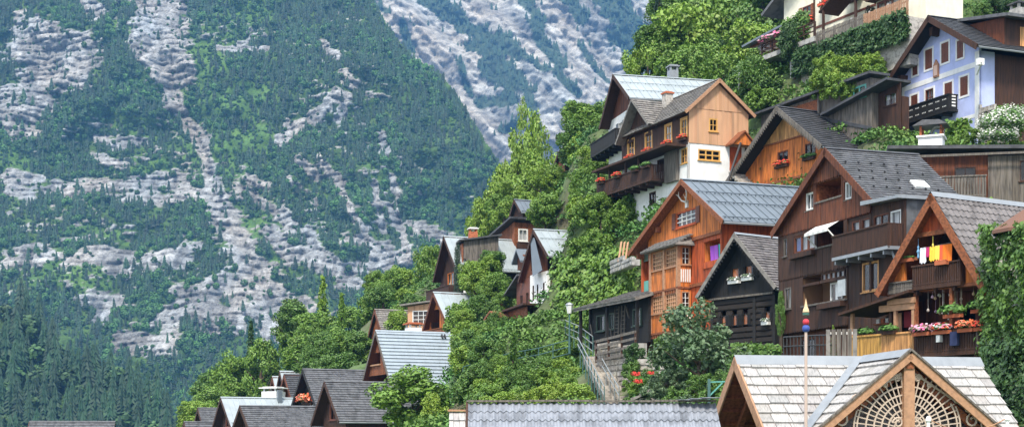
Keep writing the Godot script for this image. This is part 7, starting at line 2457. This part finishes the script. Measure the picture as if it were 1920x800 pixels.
func build_greenery() -> void:
	for c in [Color(0.20, 0.32, 0.040), Color(0.145, 0.26, 0.036), Color(0.098, 0.195, 0.032), Color(0.050, 0.115, 0.030), Color(0.12, 0.195, 0.10), Color(0.026, 0.062, 0.034), Color(0.24, 0.35, 0.045)]:
		var m := mat(lc(c.r, c.g, c.b), 0.55)
		m.backlight_enabled = true
		m.backlight = Color(0.5, 0.55, 0.25)
		greens.append(m)
	var T := [
		# named trees: called, label, px, top, base, distance, width, kind, tint
		["round_tree", "broad round dark green tree before the silver ribbed roof", 772, 690, 850, 92, 190, "round", 1],
		["young_maple", "light yellow green young tree in front of the broad round tree", 812, 735, 850, 88, 80, "tall", 6],
		["slim_cypress", "slim dark cypress beside the dark metal roofed chalet", 858, 460, 560, 140, 22, "cypress", 5],
		["lone_spruce", "pointed dark spruce standing above the broadleaf trees by the shore row", 470, 598, 740, 200, 70, "spruce", 3],
		["shore_beech", "tall rounded tree behind the pale metal roof", 490, 632, 790, 185, 100, "tall", 1],
		["shore_lime", "bushy green tree at the outer side of the shore row", 430, 655, 800, 190, 100, "round", 1],
		["outer_bush_tree", "bright green low tree beside the last shore roof", 365, 745, 830, 175, 90, "round", 0],
		["bank_ash", "tall light green tree rising over the shore roofs", 605, 512, 740, 190, 100, "spruce", 0],
		["bank_maple", "dense green tree next to the tall light one above the shore roofs", 560, 570, 740, 192, 90, "round", 1],
		["dark_spruce", "dark spruce in shade beside the silver ribbed roof", 672, 590, 730, 165, 70, "spruce", 3],
		["bank_elm", "green tree filling the gap above the shore roofs", 640, 545, 730, 180, 80, "spruce", 1],
		["hill_birch", "tall feathery light green tree standing highest on the bank", 985, 200, 480, 185, 84, "loose", 0],
		["hill_alder", "light feathery tree next to the tallest one on the bank", 1015, 250, 480, 182, 84, "loose", 0],
		["hill_rowan", "slender light tree before the tallest one on the bank", 954, 280, 500, 184, 76, "loose", 0],
		["hill_poplar", "rounded bright green tree below the feathery one", 935, 330, 520, 185, 110, "round", 0],
		["hill_maple", "bright green tree crowning the bank above the small hut", 1000, 290, 480, 178, 120, "round", 0],
		["ridge_lime", "light green tree above the gallery houses", 900, 370, 520, 180, 80, "tall", 0],
		["left_bank_tree", "green tree before the dark metal roofed chalet", 805, 450, 590, 175, 80, "round", 1],
		["middle_bank_tree", "light tree between the old shingle roof and the dark chalet", 745, 505, 640, 180, 100, "round", 1],
		["shingle_side_tree", "bright green tree partly covering the old shingle roof", 750, 575, 660, 146, 70, "round", 0],
		["low_bank_tree", "broad green tree above the silver ribbed roof", 700, 545, 660, 178, 100, "round", 1],
		["upper_spruce", "dark spruce leaning into the valley at the edge of the upper wood", 1234, -40, 160, 160, 70, "spruce", 5],
		["upper_beech", "large layered beech in the upper wood", 1290, -10, 240, 150, 180, "round", 0],
		["upper_beech", "tall beech behind the layered one in the upper wood", 1365, -50, 200, 155, 170, "round", 1],
		["upper_maple", "dark green tree in the upper wood next to the cream house", 1430, -60, 170, 150, 150, "round", 2],
		["edge_hazel", "bright hazel at the valley edge of the upper wood", 1215, 70, 240, 148, 100, "loose", 0],
		["annex_maple", "light green maple before the boarded annex", 1400, 30, 200, 128, 130, "round", 0],
		["roof_side_tree", "bright tree between the metal roof and the timber stack", 1330, 85, 230, 125, 110, "loose", 1],
		["stack_hazel", "green hazel beneath the timber stack", 1420, 110, 240, 110, 100, "round", 2],
		["terrace_shrub_tree", "dark bushy tree climbing the cream house corner", 1490, 30, 150, 109, 70, "round", 3],
		["terrace_yew", "dense dark clipped yew before the cream house arbour", 1635, 12, 90, 104, 44, "cypress", 5],
		["dense_spruce", "small garden spruce between the rails on the bank", 962, 620, 760, 93, 90, "spruce", 2],
		["elder_tree", "spreading blue green elder before the black timber house", 1308, 570, 790, 64, 190, "loose", 4],
		["gutter_vine_tree", "slim leafy climber between the black and brown houses", 1464, 545, 650, 70, 26, "tall", 2],
		["doorstep_larch", "small bright potted larch beside the yellow deck", 1563, 608, 674, 57.5, 30, "spruce", 0],
		["blossom_bush", "white blossoming bush above the bright grass by the blue house", 1888, 195, 290, 88, 110, "round", 1],
	]
	for a in T: tree(a[0], a[1], "tree", "", a[2], a[3], a[4], a[5], a[6], a[7], a[8])
	# banks of shrubs: what they are, picture box, distance range, how many, size in pixels, kinds, tints, group
	var banks := [
		["hazel_shrub", "leafy shrub on the steep bank below the pale boarded house", [1090, 340, 1240, 470], [110, 130], 34, [55, 95], ["round", "shrub"], [0, 1, 1, 2], "shrubs below the pale boarded house"],
		["bramble_shrub", "shrub on the bank beside the white panelled house", [1085, 460, 1190, 590], [98, 110], 26, [45, 80], ["shrub", "round"], [1, 1, 2, 0], "shrubs beside the white panelled house"],
		["bank_bush", "bush between the gallery houses and the white panelled house", [885, 500, 945, 620], [124, 142], 16, [45, 80], ["round", "shrub"], [0, 1, 2, 2], "bushes between the middle houses"],
		["ridge_shrub", "tree on the ridge of the bank against the cliff", [930, 350, 1060, 440], [170, 182], 16, [60, 100], ["tall", "loose", "tall"], [0, 0, 1], "trees on the ridge of the bank"],
		["cliff_edge_tree", "tree at the valley edge between the metal roof and the bank", [1075, 230, 1150, 340], [138, 155], 18, [60, 110], ["round", "loose", "tall"], [0, 1, 1, 2], "trees at the valley edge"],
		["upper_wood_tree", "tree deep in the upper wood", [1220, 40, 1480, 170], [140, 165], 26, [90, 140], ["round", "tall"], [1, 2, 2, 3], "trees of the upper wood"],
		["slope_tree", "tree on the slope above the shore roofs", [540, 600, 720, 720], [165, 195], 18, [70, 110], ["round", "tall"], [1, 1, 2], "trees above the shore roofs"],
		["far_slope_tree", "tree on the slope below the dark chalet", [700, 540, 830, 620], [155, 180], 16, [60, 90], ["round", "tall"], [0, 1, 2], "trees below the dark chalet"],
		["wall_foot_shrub", "shrub at the foot of the white gallery wall", [1090, 380, 1250, 450], [106, 112], 22, [40, 70], ["shrub", "round"], [0, 1, 1, 2], "shrubs at the foot of the gallery wall"],
		["gallery_end_tree", "tree beside the far end of the flowered gallery", [1080, 280, 1150, 400], [118, 128], 18, [50, 85], ["round", "loose", "tall"], [0, 1, 1, 2], "trees beside the flowered gallery"],
		["bank_top_tree", "tree on the bank above the white panelled house", [1010, 340, 1100, 420], [138, 152], 15, [55, 90], ["round", "loose"], [0, 0, 1, 1], "trees above the white panelled house"],
		["roof_back_tree", "tree standing close behind the shore roofs", [570, 660, 690, 720], [138, 152], 9, [60, 90], ["round", "tall"], [1, 2, 2], "trees close behind the shore roofs"],
		["white_panel_shrub", "bush on the bank beyond the white panelled house", [1095, 400, 1130, 480], [124, 132], 6, [45, 75], ["round", "shrub"], [1, 1, 2], "bushes beyond the white panelled house"],
		["outer_slope_tree", "tree behind the outer shore roofs", [380, 720, 540, 780], [180, 205], 12, [60, 100], ["round"], [1, 1, 2], "trees behind the outer shore roofs"],
		["garden_shrub", "shrub in the bank garden beside the stone steps", [870, 665, 1085, 770], [80, 100], 40, [45, 90], ["shrub", "round", "shrub"], [1, 2, 2, 0], "shrubs in the bank garden"],
		["low_garden_shrub", "low shrub along the foot of the stone steps", [1000, 705, 1085, 775], [76, 84], 11, [40, 60], ["shrub"], [0, 6, 1], "bright shrubs by the steps"],
		["step_side_plant", "green plant along the uphill side of the steps", [1178, 700, 1225, 770], [70, 76], 8, [28, 46], ["shrub"], [1, 0, 2], "plants uphill of the steps"],
		["orange_house_shrub", "shrub under the overhang of the orange house", [1180, 640, 1280, 720], [74, 80], 10, [36, 60], ["shrub"], [2, 3, 3], "shrubs under the orange house"],
		["elder_shrub", "blue green shrub before the black timber house", [1230, 690, 1480, 765], [60, 68], 18, [45, 80], ["shrub", "loose"], [4, 2, 4], "shrubs before the black house"],
		["grassy_shrub", "low bush on the grassy bank under the terrace", [1535, 108, 1655, 175], [98, 102], 34, [36, 60], ["shrub"], [0, 0, 6, 1], "low bushes under the terrace"],
		["annex_shrub", "dark leafy bush below the boarded annex", [1400, 110, 1560, 215], [107, 116], 26, [50, 90], ["shrub"], [2, 2, 3, 1], "bushes below the annex"],
		["chimney_creeper", "creeper bush behind the hooded chimney", [1770, 240, 1830, 290], [88, 91], 5, [36, 56], ["shrub"], [1, 2], "creeper bushes behind the chimney"],
		["house_corner_shrub", "shrub behind the blue house on the upper slope", [1840, 10, 1920, 70], [104, 112], 8, [40, 70], ["shrub", "round"], [2, 3], "shrubs behind the blue house"],
		["porch_side_bush", "bush between the porch house and the rubble wall", [860, 590, 940, 690], [106, 118], 16, [40, 75], ["shrub", "round"], [0, 1, 2], "bushes beside the porch house"],
		["bright_grass_tuft", "low bright grass tuft beside the blue house wall", [1850, 275, 1925, 310], [85, 90], 9, [34, 50], ["shrub"], [6, 0], "grass tufts by the blue house"],
	]
	for b in banks:
		var q: Array = b[2]
		for k in b[4]:
			var px := lerpf(q[0], q[2], (k + rng.randf()) / b[4])
			var py := rng.randf_range(q[1], q[3])
			var d := lerpf(b[3][1], b[3][0], clampf((py - q[1]) / (q[3] - q[1]), 0, 1)) + rng.randf_range(-2, 2)
			var w := rng.randf_range(b[5][0], b[5][1])
			var tint: int = b[7][rng.randi() % b[7].size()]
			var kind: String = b[6][rng.randi() % b[6].size()]
			tree(b[0], "%s %s %s" % [["light green", "mid green", "deep green", "dark green", "blue green", "blackish", "yellow green"][tint], {"round": "rounded", "tall": "upright", "loose": "airy", "shrub": "bushy"}[kind], b[1]], "tree" if "tree" in b[0] else "shrub", b[8], px, py - w * 0.55, py + w * 0.5, d, w, kind, tint)
	# vines
	vine("ivy_wall", "thick ivy hanging over the tall wall beside the flower balcony chalet", [at(1862, 690, 55), at(1955, 700, 51), at(1955, 420, 51), at(1862, 425, 55)], 0.7, 10000, 0.095, 2, 71)
	vine("ivy_wall_foot", "ivy sprawling at the foot of the wall beside the pavilion roof", [at(1856, 790, 53), at(1960, 800, 49), at(1960, 640, 50), at(1870, 645, 54)], 0.6, 5000, 0.10, 3, 72)
	var core := thing("ivy_stone_wall", "tall stone wall hidden under the ivy", "wall", at(1872, 800, 56), -0.62)
	slab(core, "masonry", M.stone, [0.0, 5.0, -1.0, 7.2, -0.8, -0.25])
	vine("hedge_wall", "ivy hedge covering the terrace wall below the picket fence", [cream_at * Vector3(2.6, 0.7, 2.3), cream_at * Vector3(14.5, 0.6, 2.3), cream_at * Vector3(14.5, 2.5, 2.3), cream_at * Vector3(2.6, 2.4, 2.3)], 0.6, 9000, 0.13, 3, 73)
	vine("bank_vine", "curtain of vines over the bank beside the black tool barn", [at(1070, 640, 101), at(1200, 585, 94), at(1200, 478, 97), at(1055, 500, 106)], 1.3, 11000, 0.16, 1, 74)
	vine("corner_vine", "climbing vine on the corner of the cream house", [at(1466, 95, 110), at(1520, 80, 108), at(1520, 25, 109), at(1470, 50, 111)], 0.6, 2200, 0.14, 2, 75)
	vine("parapet_creeper", "creeper on the white parapet beside the silver ribbed roof", [at(850, 712, 109), at(874, 716, 108), at(874, 640, 109), at(852, 632, 110)], 0.4, 1400, 0.13, 0, 76)
	vine("blue_house_vine", "leafy vine at the foot of the blue house front", [at(1790, 270, 91), at(1820, 270, 90), at(1820, 225, 90), at(1786, 232, 91)], 0.5, 1300, 0.14, 1, 77)
	vine("low_wall_creeper", "creeper along the low wall before the black timber house", [at(1380, 672, 69), at(1470, 676, 67), at(1470, 650, 67), at(1380, 648, 69)], 0.4, 2200, 0.10, 2, 78)
	# white blossom and red roses
	var white := flower_mesh(301, 1800, [Color(0.70, 0.70, 0.64)], Color(0.1, 0.2, 0.05), 0.3, 0.3)
	for q in [[1880, 232, 85.2, 46.0, 34.0], [1900, 215, 86.0, 36.0, 26.0], [1872, 255, 85.0, 36.0, 24.0]]:
		var o := thing("white_blossom", "sprays of small white blossom on the bush by the blue house", "flowers", at(q[0], q[1], q[2]), 0.0, "white blossom on the bush")
		mi("petals", white, M.petal, o, Transform3D(Basis().scaled(Vector3(q[3], q[4], q[3]) / FOCAL * q[2]), Vector3.ZERO))
	var red := flower_mesh(302, 90, [Color(0.62, 0.03, 0.03), Color(0.7, 0.06, 0.05)], Color(0.06, 0.14, 0.03), 0.85)
	for q in [[1192, 702, 9.0], [1196, 716, 9.0], [1220, 700, 7.0], [1212, 738, 7.0]]:
		var o := thing("red_rose", "red rose cluster on the bush by the stone steps", "flowers", at(q[0], q[1], 70), 0.0, "red roses by the steps")
		mi("petals", red, M.petal, o, Transform3D(Basis().scaled(Vector3.ONE * q[2] / FOCAL * 70.0), Vector3.ZERO))
	var bush := flower_mesh(303, 160, [Color(0.6, 0.04, 0.03)], Color(0.06, 0.14, 0.03), 0.8)
	for q in [[986, 630, 115.0], [1000, 636, 114.0], [1528, 78, 108.0]]:
		var o := thing("porch_geranium", "red geraniums in a pot by the workshop entry" if q[0] < 1100 else "red blooms in the climbing vine", "flowers", at(q[0], q[1], q[2]), 0.0, "red flowers on the bank")
		mi("petals", bush, M.petal, o, Transform3D(Basis().scaled(Vector3.ONE * 8.0 / FOCAL * q[2]), Vector3.ZERO))
